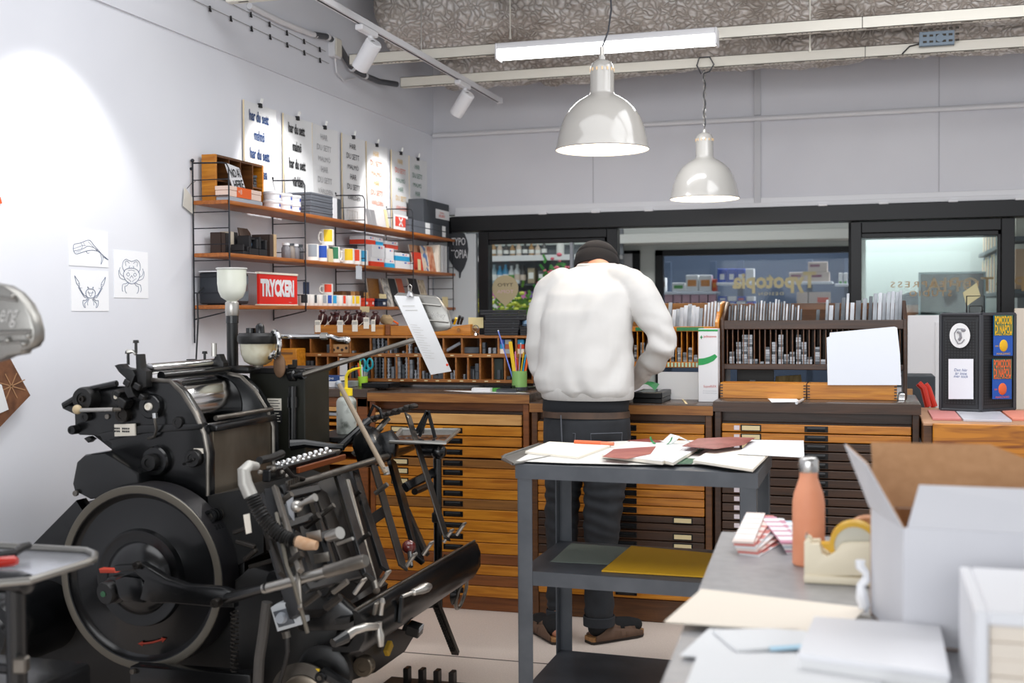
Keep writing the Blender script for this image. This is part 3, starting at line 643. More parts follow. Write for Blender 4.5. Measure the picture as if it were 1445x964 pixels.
# framed print
t = thing('framed_print', 'black and white lettered print leaning against the wooden pigeonhole box', 'print', (-2.885, 5.19, ZT3+.075))
A0, A1, A2, A3 = at(332, 272, X=-2.9), at(347.5, 271, X=-2.9), at(337.5, 237, X=-2.935), at(318, 229.5, X=-2.935)
u = (A1-A0); 
B().prism([A0, A1, A2, A3], (-.006, 0, .0)).make('panel', M_white, t)
tx = B(); up_ = ((A3-A0)+(A2-A1))*.5; xd = (A1-A0).normalized(); c0 = (A0+A1+A2+A3)/4
for k, s_ in enumerate(('NO AI', 'HERE')): tx.text(s_, c0+up_*(.2-.42*k)+V((.002, 0, .001)), xd, up_-xd*up_.dot(xd), (A1-A0).length*.86, up_.length*.33, bold=.02)
tx.make('lettering', M_ink, t)
def flatbox(name, label, px0, px1, zlo, h, depth, m, dx=.02, group=None, cat='box', lid=.0, gap=.004):
    y0, y1 = SY(px0, dx), SY(px1, dx); t = thing(name, label, cat, (XS-dx-depth/2, (y0+y1)/2, zlo), 0, group)
    h -= .0006
    if lid:
        B().bb((XS-dx-depth, y0, zlo), (XS-dx, y1, zlo+h-lid-.001), .002).make('base', m, t)
        B().bb((XS-dx-depth-.001, y0-.0015, zlo+h-lid), (XS-dx+.0015, y1+.0015, zlo+h), .002).make('lid', m, t)
    else: B().bb((XS-dx-depth, y0, zlo), (XS-dx, y1, zlo+h), .003).make('body', m, t)
    return t, y0, y1
t, y0, y1 = flatbox('card_box', 'flat pale blue card box lying on the near end of the top shelf', 326, 372, ZT3, .022, .075, M_ltgrey)
t, y0, y1 = flatbox('card_box', 'flat blush card box with an orange label, on top of the pale blue box', 325, 370, ZT3+.022, .05, .075, M_blush, lid=.02)
B().bb((XS-.0195, SY(335.5), ZT3+.023), (XS-.0175, SY(355.5), ZT3+.0712)).make('orange_label', M_or, t)
tt = B(); tt.text('+8', (XS-.0172, SY(339.5), ZT3+.05), (0, 1, 0), (0, 0, 1), .035, .024); tt.make('lettering', M_blush, t)
# white round tubs with labels
def tub(y, z, lab, r=.043, h=.045):
    t = thing('white_tub', lab, 'tub', (XS-.06, y, z), 0, 'white tubs on the top shelf')
    B().lathe([(0, 0), (r-.004, 0), (r, .004), (r, h-.014), (r+.003, h-.013), (r+.003, h-.002), (r, h), (0, h)], (XS-.06, y, z), n=28).make('tub_body', M_white, t)
    for a, m, w_ in ((.0, M_bl, .34), (.42, mat('pink_print', '#e89098', .5), .2)):
        b = B(); rr = r+.0006
        b.loft([[V((XS-.06+rr*math.cos(aa), y+rr*math.sin(aa), z+zz_)) for aa in [a-.1+w_*k/5*1.6 for k in range(6)]] for zz_ in (.013, .027)], cap=False, closed=False); b.make('label', m, t)
for k, (px, nm_) in enumerate(((385, 'left'), (401, 'middle'), (413.5, 'right'))):
    y = SY(px, .06); tub(y, ZT3, 'lower white tub with a blue label, %s pair on the top shelf' % nm_)
    tub(y+.004, ZT3+.0455, 'upper white tub with a blue label, %s pair on the top shelf' % nm_)
# grey boxes
for k in range(4):
    t, y0, y1 = flatbox('grey_box', 'grey archive box, %s of the stack of four on the top shelf' % ['bottom', 'second from bottom', 'third from bottom', 'top'][k], 439+k*.5, 470.5, ZT3+k*.031, .031, .155, M_boxg, group='grey archive boxes', lid=.012)
for px0, px1, lab, m in ((471, 477, 'narrow white binder upright beside the stacked grey boxes', M_white), (477.5, 482, 'narrow dark grey binder upright beside the white one', M_boxd)):
    t, a, b_ = flatbox('binder', lab, px0, px1, ZT3, .118, .14, m, cat='binder')
# wire photo holder, cards
b = B(); y0, y1 = SY(497), SY(512)
b.tube([(XS-.05, y0, ZT3), (XS-.05, y0, ZT3+.07), (XS-.05, y1, ZT3+.07), (XS-.05, y1, ZT3)], .0014, 6)
for k in range(3): b.tube([(XS-.05, y0+(y1-y0)*(k+1)/4, ZT3), (XS-.05, y0+(y1-y0)*(k+1)/4, ZT3+.07)], .0012, 6)
tag(b.make('wire_card_rack', M_steel), 'thin wire card rack on the top shelf behind the third ladder', 'rack')
def standcard(px0, px1, pyt, z, lab, m, dx=.04, lean=.02, name='card', t_=.0015):
    y0, y1 = SY(px0, dx), SY(px1, dx); h = SZ((px0+px1)/2, pyt, dx)-z
    b = B().prism([(XS-dx, y0, z), (XS-dx, y1, z), (XS-dx-lean, y1, z+h), (XS-dx-lean, y0, z+h)], (t_, 0, 0)); return tag(b.make(name, m), lab, 'card')
standcard(520, 526, 295, ZT3, 'small grey-white card leaning on the top shelf, first of two', mat('greyish_card', '#cfcfd2', .7))
standcard(526.5, 533, 296, ZT3, 'small grey-white card leaning on the top shelf, second of two', mat('greyish_card', '#cfcfd2', .7))
t = thing('print_card', 'small white card with a red printed emblem on the top shelf', 'card', (XS-.03, SY(566), ZT3))
y0, y1 = SY(556, .03), SY(576, .03); h = SZ(566, 304, .03)-ZT3
B().bb((XS-.033, y0, ZT3), (XS-.03, y1, ZT3+h)).make('panel', M_paper, t)
B().bb((XS-.03, y0+(y1-y0)*.12, ZT3+h*.25), (XS-.0292, y1-(y1-y0)*.12, ZT3+h*.88)).make('red_print', mat('red_emblem', '#d84c3e', .6), t)
b = B(); cy_, cz_ = (y0+y1)/2, ZT3+h*.56
for a in (.7, 2.44): b.bar((XS-.0285, cy_-.04*math.cos(a), cz_-.04*math.sin(a)), (XS-.0285, cy_+.04*math.cos(a), cz_+.04*math.sin(a)), .013, .0008, up=(1, 0, 0))
b.make('emblem', M_paper, t)
standcard(546, 550, 296, ZT3, 'small cream price card by the fourth ladder on the top shelf', M_card, .02)
standcard(551, 555, 320, ZT3, 'tiny dark tag beside the red emblem card', M_boxd, .02)
for gi, (px0, px1) in enumerate(((578, 610), (606, 631))):
    for k in range(2):
        dx = .004; y0, y1 = SY(px0 if gi == 0 else 612, dx), SY(611 if gi == 0 else px1, dx)
        t = thing('grey_box', 'dark grey box with white end label, %s of the %s pair on the top shelf' % (['lower', 'upper'][k], ['left', 'right'][gi]), 'box', (XS-.09, (y0+y1)/2, ZT3+k*.041), 0, 'labelled dark grey boxes')
        B().bb((XS-dx-.04, y0, ZT3+k*.041), (XS-dx, y1, ZT3+k*.041+.0402), .002).make('body', M_boxg if gi == 0 else M_boxd, t)
        B().bb((XS-dx-.001, y1-(y1-y0)*(.32 if gi == 0 else .35), ZT3+k*.041+.003), (XS-dx+.0008, y1-(y1-y0)*(.12 if gi == 0 else .1), ZT3+k*.041+.037)).make('label', M_paper, t)
# tall dark box in the corner
q0, q1 = at(597.5, 300, X=-2.9), at(637, 300, Y=8.05)
t = thing('tall_grey_box', 'tall dark grey box with white and red label in the shelf corner', 'box', (-2.93, 7.95, ZT3))
za = at(600, 279, X=-2.87).z
y0, y1 = at(597.5, 300, X=-2.9).y, 8.12
B().bb((-3.012, y0, ZT3), (-2.9, y1, za), .003).make('body', M_boxd, t)
B().bb((-2.9, y0+.24, za-.115), (-2.8985, y1, za-.05)).make('label', M_paper, t)
tt = B(); tt.text('TYPO', (-2.898, y0+.36, za-.073), (0, 1, 0), (0, 0, 1), .09, .012); tt.text('18.000', (-2.898, y0+.36, za-.094), (0, 1, 0), (0, 0, 1), .12, .02); tt.make('lettering', M_rd, t)
# middle shelf: dark books and blocks
def slab(px0, px1, pyt, z, lab, m, depth=.1, dx=.02, name='book', cat='book', pages=False):
    y0, y1 = SY(px0, dx), SY(px1, dx); h = SZ((px0+px1)/2, pyt, dx)-z
    t = thing(name, lab, cat, (XS-dx-depth/2, (y0+y1)/2, z))
    w = y1-y0
    B().bb((XS-dx-depth, y0, z), (XS-dx, y0+w*.14, z+h), .001).bb((XS-dx-depth, y1-w*.14, z), (XS-dx, y1, z+h), .001).bb((XS-dx-.004, y0, z), (XS-dx, y1, z+h), .001).make('cover', m, t)
    B().bb((XS-dx-depth+.004, y0+w*.14, z+.002), (XS-dx-.004, y1-w*.14, z+h-.003)).make('pages', M_paperc, t)
    return t
M_dk1 = mat('dark_brown_cloth', '#3a2c26', .7); M_dk2 = mat('black_cloth', '#1e1d20', .6)
slab(313, 319, 328, ZM3, 'first dark brown book upright on the near end of the middle shelf', M_dk1, .06, .1)
slab(319.6, 324, 329, ZM3, 'thin black book beside the near ladder on the middle shelf', M_dk2, .06, .1)
slab(326, 331, 327, ZM3, 'pale beige book upright beside the near ladder on the middle shelf', mat('beige_cloth', '#cfc4b2', .7), .06, .1)
slab(331.5, 336, 328, ZM3, 'black book with pale edge next to the beige book', M_dk2, .06, .1)
t = thing('wooden_plate', 'old dark metal plate leaning against the wall on the middle shelf', 'plate', (-3.0, SY(356), ZM3))
y0, y1 = SY(343, .12), SY(361, .12); z1 = SZ(350, 322, .12)
B().prism([(XS-.12, y0, ZM3), (XS-.12, y1, ZM3), (XS-.15, y1-.01, z1-.02), (XS-.15, y1-.04, z1), (XS-.15, y0, z1)], (.008, 0, 0), .001).make('plate', mat('tarnished', '#5a4a40', .45, metal=.4), t)
def camera_like(px0, px1, pyt, lab, m, acc):
    y0, y1 = SY(px0), SY(px1); h = SZ((px0+px1)/2, pyt)-ZM3; t = thing('numbering_machine', lab, 'printing block', (XS-.06, (y0+y1)/2, ZM3)); w = y1-y0
    B().bb((XS-.09, y0, ZM3), (XS-.02, y1, ZM3+h*.35), .003).bb((XS-.09, y0, ZM3+h*.35), (XS-.02, y0+w*.22, ZM3+h), .003).bb((XS-.09, y1-w*.22, ZM3+h*.35), (XS-.02, y1, ZM3+h*.86), .003).bb((XS-.09, y0+w*.22, ZM3+h*.8), (XS-.03, y1-w*.22, ZM3+h*.9), .002).make('block', m, t)
    B().cyl((XS-.06, y0+w*.25, ZM3+h*.58), (XS-.06, y1-w*.25, ZM3+h*.58), h*.16, n=12).make('wheel', acc, t)
camera_like(344, 352, 345, 'smaller black wooden printing block on the middle shelf', M_dk2, M_leadd)
camera_like(353, 366, 333, 'larger black printing block with blue insides on the middle shelf', M_dk2, mat('steel_blue', '#4a6a8a', .4))
camera_like(367, 378, 335, 'black printing block with a blue wheel, right of the larger one', M_dk2, mat('steel_blue', '#4a6a8a', .4))
slab(381, 386, 331, ZM3, 'dark book standing right of the black printing blocks', M_dk1, .1)
slab(386.5, 391, 331, ZM3, 'tan-edged book beside the second ladder', mat('tan_cloth', '#b49a78', .7), .1)
M_cl = glass('clear_glass', (.86, .87, .88), .1)
for k in range(4):
    px = 404+k*6.3; y = SY(px, .05); t = thing('glass_jar', '%s small dark jar from the left on the middle shelf behind the second ladder' % ORD[k], 'jar', (XS-.05, y, ZM3), 0, 'small dark jars')
    B().lathe([(0, 0), (.022, 0), (.024, .004), (.024, .055), (.018, .065), (.018, .07), (0, .07)], (XS-.05, y, ZM3), n=18).make('jar_body', [mat('smoke', '#77757a', .2), mat('amberish', '#8a8078', .25), mat('smoke', '#77757a', .2), mat('smoke2', '#4e4d52', .25)][k], t)
    B().lathe([(0, .07), (.02, .07), (.02, .082), (0, .082)], (XS-.05, y, ZM3), n=18).make('jar_lid', M_leadd if k % 2 else M_white, t)
# mugs with colour swatches
def mug(px, z, lab, swm, r=.04, h=.092, dx=.055, hd=None, grp='mugs with colour swatches', y=None):
    y = SY(px, dx) if y is None else y; c = (XS-dx, y, z); t = thing('mug', lab, 'mug', c, 0, grp)
    B().lathe([(0, 0), (r*.92, 0), (r, .004), (r, h), (r-.003, h), (r-.004, .006), (0, .006)], c, n=28).make('cup', M_ywht, t)
    if hd: 
        d = V((math.cos(hd), math.sin(hd), 0)); cc = V(c)
        B().tube([cc+d*(r-.003)+V((0, 0, h*.8)), cc+d*(r+.016)+V((0, 0, h*.8)), cc+d*(r+.026)+V((0, 0, h*.6)), cc+d*(r+.024)+V((0, 0, h*.35)), cc+d*(r+.012)+V((0, 0, h*.2)), cc+d*(r-.003)+V((0, 0, h*.2))], .0048, 8).make('handle', M_ywht, t)
    if swm:
        a0 = math.atan2(-y, -(XS-dx))+.18; rr = r+.0007; b = B()
        b.loft([[V((c[0]+rr*math.cos(a0-.62+1.24*k/8), y+rr*math.sin(a0-.62+1.24*k/8), z+zz_)) for k in range(9)] for zz_ in (h*.25, h*.97)], cap=False, closed=False); b.make('colour_swatch', swm, t)
    return t
mug(440, ZM3, 'white mug with a grey swatch, first mug on the middle shelf', M_gy)
mug(454, ZM3, 'white mug with a deep blue swatch on the middle shelf', M_bl)
mug(470.5, ZM3, 'white mug with a green swatch and its handle to the right', M_gr, hd=1.2)
mug(491, ZM3, 'white mug with a yellow swatch standing in the front row', M_ye, hd=-2.0)
mug(500.5, ZM3, 'white mug with an orange-red swatch in the front row', M_rd, hd=-2.0)
mug(510.5, ZM3, 'white mug with a pale blue swatch beside the third ladder', M_cy)
mug(467, ZM3+.0935, 'white mug with a yellow swatch stacked on top of others', M_ye, hd=-1.9, y=SY(462, .055))
o = standcard(463.5, 470.5, 351, ZM3, 'small cream price card in front of the green mug', M_card, .008, .004)
# white boxes with blue / red sleeves on the middle shelf
def sleeve(px0, px1, z, h, lab, m, fr=.55, dx=.02, depth=.1):
    y0, y1 = SY(px0, dx), SY(px1, dx); t = thing('carton', lab, 'box', (XS-dx-depth/2, (y0+y1)/2, z), 0, 'small white cartons on the middle shelf'); h -= .0006
    B().bb((XS-dx-depth, y0, z), (XS-dx, y1, z+h), .0015).make('carton_body', M_white, t)
    if m: B().bb((XS-dx-depth-.0007, y0-.0007, z+.001), (XS-dx+.0007, y1+.0007, z+h*fr)).make('sleeve', m, t)
    for k in range(2): B().bb((XS-dx+.0002, y0+(y1-y0)*(.5+k*.2), z+h*.72), (XS-dx+.001, y0+(y1-y0)*(.62+k*.2), z+h*.88)).make('logo', M_bl if k == 0 else mat('pink_print', '#e89098', .5), t)
z = ZM3
sleeve(524, 542, z, .055, 'white carton with a red sleeve, bottom left of the pile', M_rd)
sleeve(544, 557, z, .052, 'white carton with a cyan sleeve, bottom middle of the pile', M_cy)
sleeve(558.5, 583, z, .05, 'plain white carton, bottom right of the pile', None)
sleeve(526, 543, z+.055, .078, 'large plain white carton on the red-sleeved one', None)
sleeve(545, 556, z+.052, .07, 'narrow white carton in the middle of the pile', None)
sleeve(558, 578, z+.05, .052, 'white carton with a cyan sleeve, top right of the pile', M_cy, .6)
sleeve(515.5, 530, z+.133, .052, 'white carton with a red sleeve on top of the pile, left', M_rd, .55, .05)
sleeve(531, 541, z+.133, .05, 'white carton with a cyan sleeve on top of the pile', M_cy, .5, .05)
sleeve(545, 562, z+.122, .05, 'white carton with a dark red sleeve on top of the pile, right', mat('brick_print', '#b03a28', .5), .55, .05)
# books leaning at the far end of the middle shelf
def leanbook(px0, px1, pyt, lab, m, lean=.03, z=None, dx=.02, grp=None, th=.006):
    z = ZM3 if z is None else z
    y0, y1 = SY(px0, dx), SY(px1, dx); h = SZ((px0+px1)/2, pyt, dx)-z
    t = thing('leaning_book', lab, 'book', (XS-dx-.03, (y0+y1)/2, z), 0, grp)
    B().prism([(XS-dx, y0, z), (XS-dx, y1, z), (XS-dx-lean, y1, z+h), (XS-dx-lean, y0, z+h)], (-.0015, 0, 0)).make('cover', m, t)
    B().prism([(XS-dx-.0016, y0+.002, z+.001), (XS-dx-.0016, y1-.002, z+.001), (XS-dx-lean-.0016, y1-.002, z+h-.002), (XS-dx-lean-.0016, y0+.002, z+h-.002)], (-th, 0, 0)).make('pages', M_paperc, t)
    return t
leanbook(583.5, 600, 346, 'wide tan book leaning at the far end of the middle shelf', mat('tan_cover', '#c99a78', .6), .03, dx=.075)
leanbook(585, 598, 356, 'red booklet leaning in front of the tan book', mat('red_cover', '#cc3a22', .5), .02, dx=.04)
leanbook(599.5, 606.5, 347, 'cream and blue booklet right of the red booklet', mat('cream_blue', '#dcc9b4', .6, col2='#5878a8', ns=14, lo=.55, hi=.6), .03, dx=.04)
leanbook(607.5, 616, 348, 'rust patterned book leaning right of the blue booklet', mat('rust_cover', '#b8603e', .6, col2='#d8a888', ns=18), .03, dx=.03)
for k in range(5):
    slab(619.5+k*3.0, 622+k*3.0, 346+k*.5, ZM3, '%s thin pale booklet from the left at the far end of the middle shelf' % ORD[k], [M_paperc, M_paper, mat('greyish_card', '#cfcfd2', .7), M_paper, M_boxg][k], .12)
standcard(590, 594, 366, ZM3, 'tiny cream price tag in front of the red booklet', M_card, .012, .003)
# price tag hanging below the middle shelf
b = B().bb((XS+.001, SY(502, 0), ZM3-.085), (XS+.0016, SY(510.5, 0), ZM3-.008)).bb((XS+.001, SY(505.5, 0), ZM3-.01), (XS+.0016, SY(507, 0), ZM3+.002)); tag(b.make('shelf_tag', mat('pale_tag2', '#c6ccd4', .6)), 'pale blue-grey tag hanging from the middle shelf edge near the third ladder', 'tag')
# bottom shelf: amplifier speaker, sign, mugs
y0, y1 = 4.968, SY(353, .03); z1 = SZ(320, 384, .03)
t = thing('retro_speaker', 'dark grey retro loudspeaker at the near end of the bottom shelf', 'speaker', (-2.95, (y0+y1)/2, ZB3))
B().bb((-3.03, y0, ZB3+.006), (-2.89, y1, z1), .008, 2).make('cabinet', mat('speaker_vinyl', '#2b2f36', .6), t)
B().bb((-2.8905, y0+.012, ZB3+.018), (-2.883, y1-.012, z1-.012), .003).make('grille', mat('grille_cloth', '#6f767e', .8, col2='#5d646c', ns=160), t)
tt = B(); tt.text('Marshall', (-2.8822, y0+(y1-y0)*.62, ZB3+.085), (0, 1, 0), (0, 0, 1), .13, .035, shear=.3); tt.make('lettering', mat('brass_script', '#7a5048', .4), t)
for a, b_ in ((y0+.02, y0+.05), (y1-.05, y1-.02)): B().bb((-3.0, a, ZB3), (-2.92, b_, ZB3+.006)).make('foot', M_ink, t)
tag(B().bb((-3.02, y0-.02, z1+.001), (-2.87, y1+.05, z1+.006), .001).make('white_board', M_white), 'thin white sheet lying on top of the retro loudspeaker', 'sheet')
# TRYCKERI sign
y0, y1 = SY(367, .004), SY(420.5, .004); za, zb_ = SZ(380, 430, .004), SZ(380, 386, .004)
t = thing('red_sign', 'bright red sign with bold white lettering TRYCKERI on the bottom shelf', 'sign', (XS-.01, (y0+y1)/2, ZB3))
B().bb((XS-.03, y0-.004, ZB3), (XS-.004, y1+.003, ZB3+.006), .001).bb((XS-.03, y0-.004, zb_-.004), (XS-.004, y1+.003, zb_+.006), .001).make('frame', mat('cream_frame', '#e2dccb', .5), t)
B().bb((XS-.022, y0, ZB3+.006), (XS-.008, y1, zb_-.004), .001).make('panel', mat('sign_red', '#e02416', .4), t)
tt = B(); tt.text('TRYCKERI', (XS-.0072, (y0+y1)/2-.015, (ZB3+zb_)/2+.008), (0, 1, 0), (0, 0, 1), (y1-y0)*.88, (zb_-ZB3)*.56, bold=.06, space=1.0); tt.text('tryckeri', (XS-.0072, (y0+y1)/2+.12, ZB3+.016), (0, 1, 0), (0, 0, 1), .03, .007); tt.make('lettering', M_white, t)
# row of mugs on bottom shelf
row = [(428, M_dk2, 'black'), (436, None, 'no'), (441.5, M_boxd, 'dark grey'), (448, None, 'no'), (455, M_gy, 'pale grey'), (462.5, M_bl, 'deep blue'), (469.5, M_cy, 'sky blue'), (477, None, 'no'), (482.5, M_rd, 'red'), (490, None, 'no'), (495, M_ye, 'yellow'), (502, M_ye, 'yellow')]
for k, (px, m, nme) in enumerate(row):
    mug(px, ZB3, '%s small white mug from the left on the bottom shelf, %s swatch' % (ORD[k], nme), m, r=.029, h=.062, dx=.045, grp='small mugs on the bottom shelf')
mug(459, ZB3+.0625, 'white mug with a red swatch, on top of the bottom shelf row', M_rd, r=.034, h=.062, dx=.06, hd=-1.9, y=SY(461.5, .06))
standcard(427.5, 436, 398, ZB3+.063, 'small navy card standing above the row of small mugs', M_nv, .05, .0)
# wood type blocks at right of bottom shelf
rn = random.Random(3)
for k in range(7):
    px = 483+k*6.2 - (k > 5)*0; y0, y1 = SY(px, .1), SY(px+5.9, .1); h = .09+rn.uniform(-.004, .006)
    if k > 6: h += .04
    o = B().bb((XS-.16, y0, ZB3), (XS-.1, y1-.001, ZB3+h), .002).make('wood_type_block', [M_wC, M_wE, M_wP, M_wC, M_wD, M_wP, M_wP, M_wD, M_wC][k]); tag(o, '%s brown wooden block from the left behind the small mugs' % ORD[k], 'wooden block', 'wooden blocks behind the small mugs')
leanbook(522, 538, 393, 'broad dark brown wooden cover leaning behind the red box', M_wC, .02, ZB3, .09)
for px0, px1, lab, m in ((508, 521, 'red small box on the bottom shelf, left one', M_rd), (521.8, 528, 'red small box on the bottom shelf, right one', M_rd), (533, 546, 'navy small box on the bottom shelf', M_nv)):
    t, a, b_ = flatbox('small_box', lab, px0, px1, ZB3, .05, .07, m, lid=.018)
    B().bb((XS-.0195, a+(b_-a)*.55, ZB3+.012), (XS-.0185, a+(b_-a)*.8, ZB3+.028)).make('label', M_paper, t)
for px0, px1, pyt, lab, m in ((548, 556, 393, 'white and grey patterned book leaning on the bottom shelf', mat('mottled', '#c9c4bc', .6, col2='#4a4a4c', ns=30)), (557, 567, 393, 'black book leaning on the bottom shelf, left of the rust one', M_dk2), (568, 576.5, 393, 'rust red book leaning on the bottom shelf', mat('rust2', '#9a4a30', .5)), (585, 597, 393, 'black book leaning on the bottom shelf, right of the rust one', M_dk2), (599, 607, 395, 'pale speckled book at the far end of the bottom shelf', mat('speckle', '#c8bba6', .6, col2='#8a7c68', ns=40))):
    leanbook(px0, px1, pyt, lab, m, .05, ZB3, .03)
standcard(624, 632, 419, ZB3, 'cream price card at the far end of the bottom shelf', M_card, .01, .002)
standcard(535, 545, 415, ZB3+.0501, 'cream price card on top of the navy box', M_card, .03, .002)
# ---------------------------------------------------------------- posters
PW = .345
def poster(px, ytop, ybot, lines, inkm, lab, fontw=1.0, edge=True, condensed=False, inks=None):
    """hung on the wall by a binder clip"""
    c = at(px, ytop, X=WX+.006); zt_ = 2.515; h = .535
    t = thing('poster', lab, 'poster', (WX+.006, c.y, zt_-h), 0, 'lettered posters above the shelf')
    y0, y1 = c.y-PW/2, c.y+PW/2
    g = []
    for k in range(9):
        z = zt_-h*k/8; bow = .004+.012*(k/8)**2
        g.append([V((WX+.004+bow+(.006 if j in (0, 6) else 0), y0+PW*j/6, z)) for j in range(7)])
    b = B()
    fr = [[b.bm.verts.new(p) for p in row_] for row_ in g]; bk = [[b.bm.verts.new(p-V((.0012, 0, 0))) for p in row_] for row_ in g]
    for i in range(8):
        for j in range(6): b.bm.faces.new((fr[i][j], fr[i+1][j], fr[i+1][j+1], fr[i][j+1])); b.bm.faces.new((bk[i][j], bk[i][j+1], bk[i+1][j+1], bk[i+1][j]))
        for j in (0, 6): b.bm.faces.new((fr[i][j], bk[i][j], bk[i+1][j], fr[i+1][j]))
    for i in (0, 8):
        for j in range(6): b.bm.faces.new((fr[i][j], fr[i][j+1], bk[i][j+1], bk[i][j]))
    b.make('sheet', M_paper, t)
    B().bb((WX+.008, y0-.0012, zt_-h), (WX+.016, y0+.0004, zt_)).make('edge', mat('poster_edge', '#e6d3b0', .7), t)
    n = len(lines); z0 = zt_-(.066 if condensed else .062); st_ = .0625 if not condensed else .097
    for i, (s_, wf) in enumerate(lines):
        z = z0-st_*i; kz = (zt_-z)/h; bow = .004+.012*kz**2
        tx = B(); tx.text(s_, (WX+.0075+bow, c.y-.01, z), (0, 1, 0), (-.02, 0, 1), PW*wf, .056 if condensed else .034, bold=.03 if condensed else .0)
        tx.make('lettering', (inks[i] if inks else inkm), t)
    cl = thing('binder_clip', 'black binder clip holding the %s' % lab.split(' hung')[0], 'clip', (WX+.02, c.y, zt_), 0, 'binder clips on the posters')
    B().prism([(WX+.003, c.y-.013, zt_-.014), (WX+.003, c.y+.013, zt_-.014), (WX+.003, c.y+.01, zt_+.008), (WX+.003, c.y-.01, zt_+.008)], (.017, 0, 0), .001).make('jaw', M_ink, cl)
    for dx in (-.007, .007): B().tube([(WX+.02, c.y+dx-.004, zt_+.008), (WX+.026, c.y+dx-.004, zt_+.034), (WX+.026, c.y+dx+.004, zt_+.034), (WX+.02, c.y+dx+.004, zt_+.008)], .0012, 5).make('wire_lever', M_steel, cl)
lo_ = [('har du sett', .6), ('malmö', .32), ('har du sett', .6), ('världen', .4)]
up_l = [('HAR', .26), ('DU SETT', .54), ('MALMÖ', .46), ('HAR', .26), ('DU SETT', .54), ('VÄRLDEN', .55)]
i_navy = mat('poster_navy', '#24406e', .6); i_or = mat('poster_orange', '#e89468', .6); i_ye = mat('poster_yellow', '#e8c070', .6); i_gr = mat('poster_green', '#6d9482', .6); i_gy = mat('poster_grey', '#a9aaac', .6); i_rd = mat('poster_coral', '#e87860', .6)
poster(365.5, 143, 300, lo_, i_navy, 'poster with bold dark blue lowercase lettering, hung leftmost', condensed=True)
poster(418.5, 164, 300, [(a, b*.95) for a, b in lo_], M_ink, 'poster with narrow black lowercase lettering, hung second', condensed=True)
poster(457, 177, 300, up_l, i_gy, 'poster with pale grey capital lettering, hung third')
poster(497.5, 192, 300, up_l, mat('poster_black', '#2c3038', .6), 'poster with black capital lettering, hung fourth')
poster(530.5, 204, 300, up_l, i_or, 'poster with orange and yellow capital lettering, hung fifth', inks=[i_ye, i_or, i_or, i_ye, i_or, i_or])
poster(564.5, 216, 300, up_l, i_rd, 'poster with coral and green capital lettering, hung sixth', inks=[i_ye, i_rd, i_gr, i_gr, i_ye, i_rd])
poster(588.5, 224, 300, up_l, i_gr, 'poster with sage green capital lettering, hung nearest the corner')
# three animal drawings on the left wall
i_bl = mat('drawing_ink', '#5d6b86', .7)
def drawing(cx, cy, pw, ph, lab, strokes, name='drawing'):
    """strokes in sheet units: x 0..1 left-right, y 0..1 top-down"""
    c = at(cx, cy, X=WX+.004); yl = at(cx-pw/2, cy, X=WX+.004).y; yr = at(cx+pw/2, cy, X=WX+.004).y
    zt_ = at(cx, cy-ph/2, X=WX+.004).z; zb_ = at(cx, cy+ph/2, X=WX+.004).z
    t = thing(name, lab, 'drawing', (WX, c.y, zb_))
    B().bb((WX+.0006, yl, zb_), (WX+.0022, yr, zt_)).make('sheet', mat('drawing_paper', '#f4f5f8', .75), t)
    b = B()
    for s_, wd in strokes:
        # smooth
        P = [V((WX+.0026, yl+(yr-yl)*x, zt_+(zb_-zt_)*y)) for x, y in s_]
        Q = []
        for i in range(len(P)-1):
            p0, p1, p2, p3 = P[max(i-1, 0)], P[i], P[i+1], P[min(i+2, len(P)-1)]
            for k in range(4):
                u = k/4; Q.append(.5*((2*p1)+(p2-p0)*u+(2*p0-5*p1+4*p2-p3)*u*u+(3*p1-p0-3*p2+p3)*u**3))
        Q.append(P[-1]); b.tube(Q, wd*.0011, 4)
    b.make('ink_lines', i_bl, t)
whale = [([(.1, .5), (.13, .42), (.3, .36), (.5, .27), (.62, .4), (.78, .58), (.88, .68), (1.0, .78)], 1.2), ([(.1, .5), (.1, .58), (.16, .68), (.28, .64), (.42, .58), (.52, .55), (.62, .54), (.72, .56), (.78, .6)], 1.2), ([(.11, .54), (.2, .5), (.32, .44), (.42, .42)], .8), ([(.12, .6), (.25, .56), (.38, .5), (.46, .44), (.6, .46), (.72, .54)], 1), ([(.42, .58), (.46, .64), (.5, .62)], .9), ([(.78, .6), (.82, .75), (.8, .92)], 1.1), ([(.8, .6), (.86, .74), (.81, .92)], .8), ([(.86, .7), (.95, .76), (1.0, .78)], 1.2), ([(.3, .38), (.33, .46), (.3, .54)], .7), ([(.36, .36), (.39, .43)], .6), ([(.16, .64), (.3, .58)], .6), ([(.48, .32), (.62, .46), (.74, .58)], .6)]
def mirror(S_): return S_+[([(1-x, y) for x, y in s_], w_) for s_, w_ in S_]
crab = mirror([([(.5, .36), (.4, .37), (.3, .42), (.26, .52), (.32, .62), (.42, .68), (.5, .7)], 1.3), ([(.3, .45), (.24, .36), (.26, .24), (.34, .18), (.42, .2), (.5, .22)], 1.2), ([(.34, .32), (.32, .24), (.38, .22), (.44, .26)], 1), ([(.28, .56), (.18, .5), (.15, .42), (.17, .36)], 1), ([(.3, .62), (.17, .58), (.13, .5), (.13, .42)], 1), ([(.4, .67), (.32, .7), (.24, .72), (.22, .82), (.24, .87)], 1.1), ([(.42, .68), (.36, .74), (.3, .76), (.31, .86), (.35, .9)], 1.1), ([(.44, .36), (.43, .33), (.46, .32)], .9), ([(.35, .5), (.4, .46), (.44, .5), (.4, .54), (.35, .5)], .9), ([(.45, .58), (.5, .52)], .9), ([(.36, .58), (.44, .62), (.48, .66)], .8), ([(.4, .42), (.5, .4)], .8)])
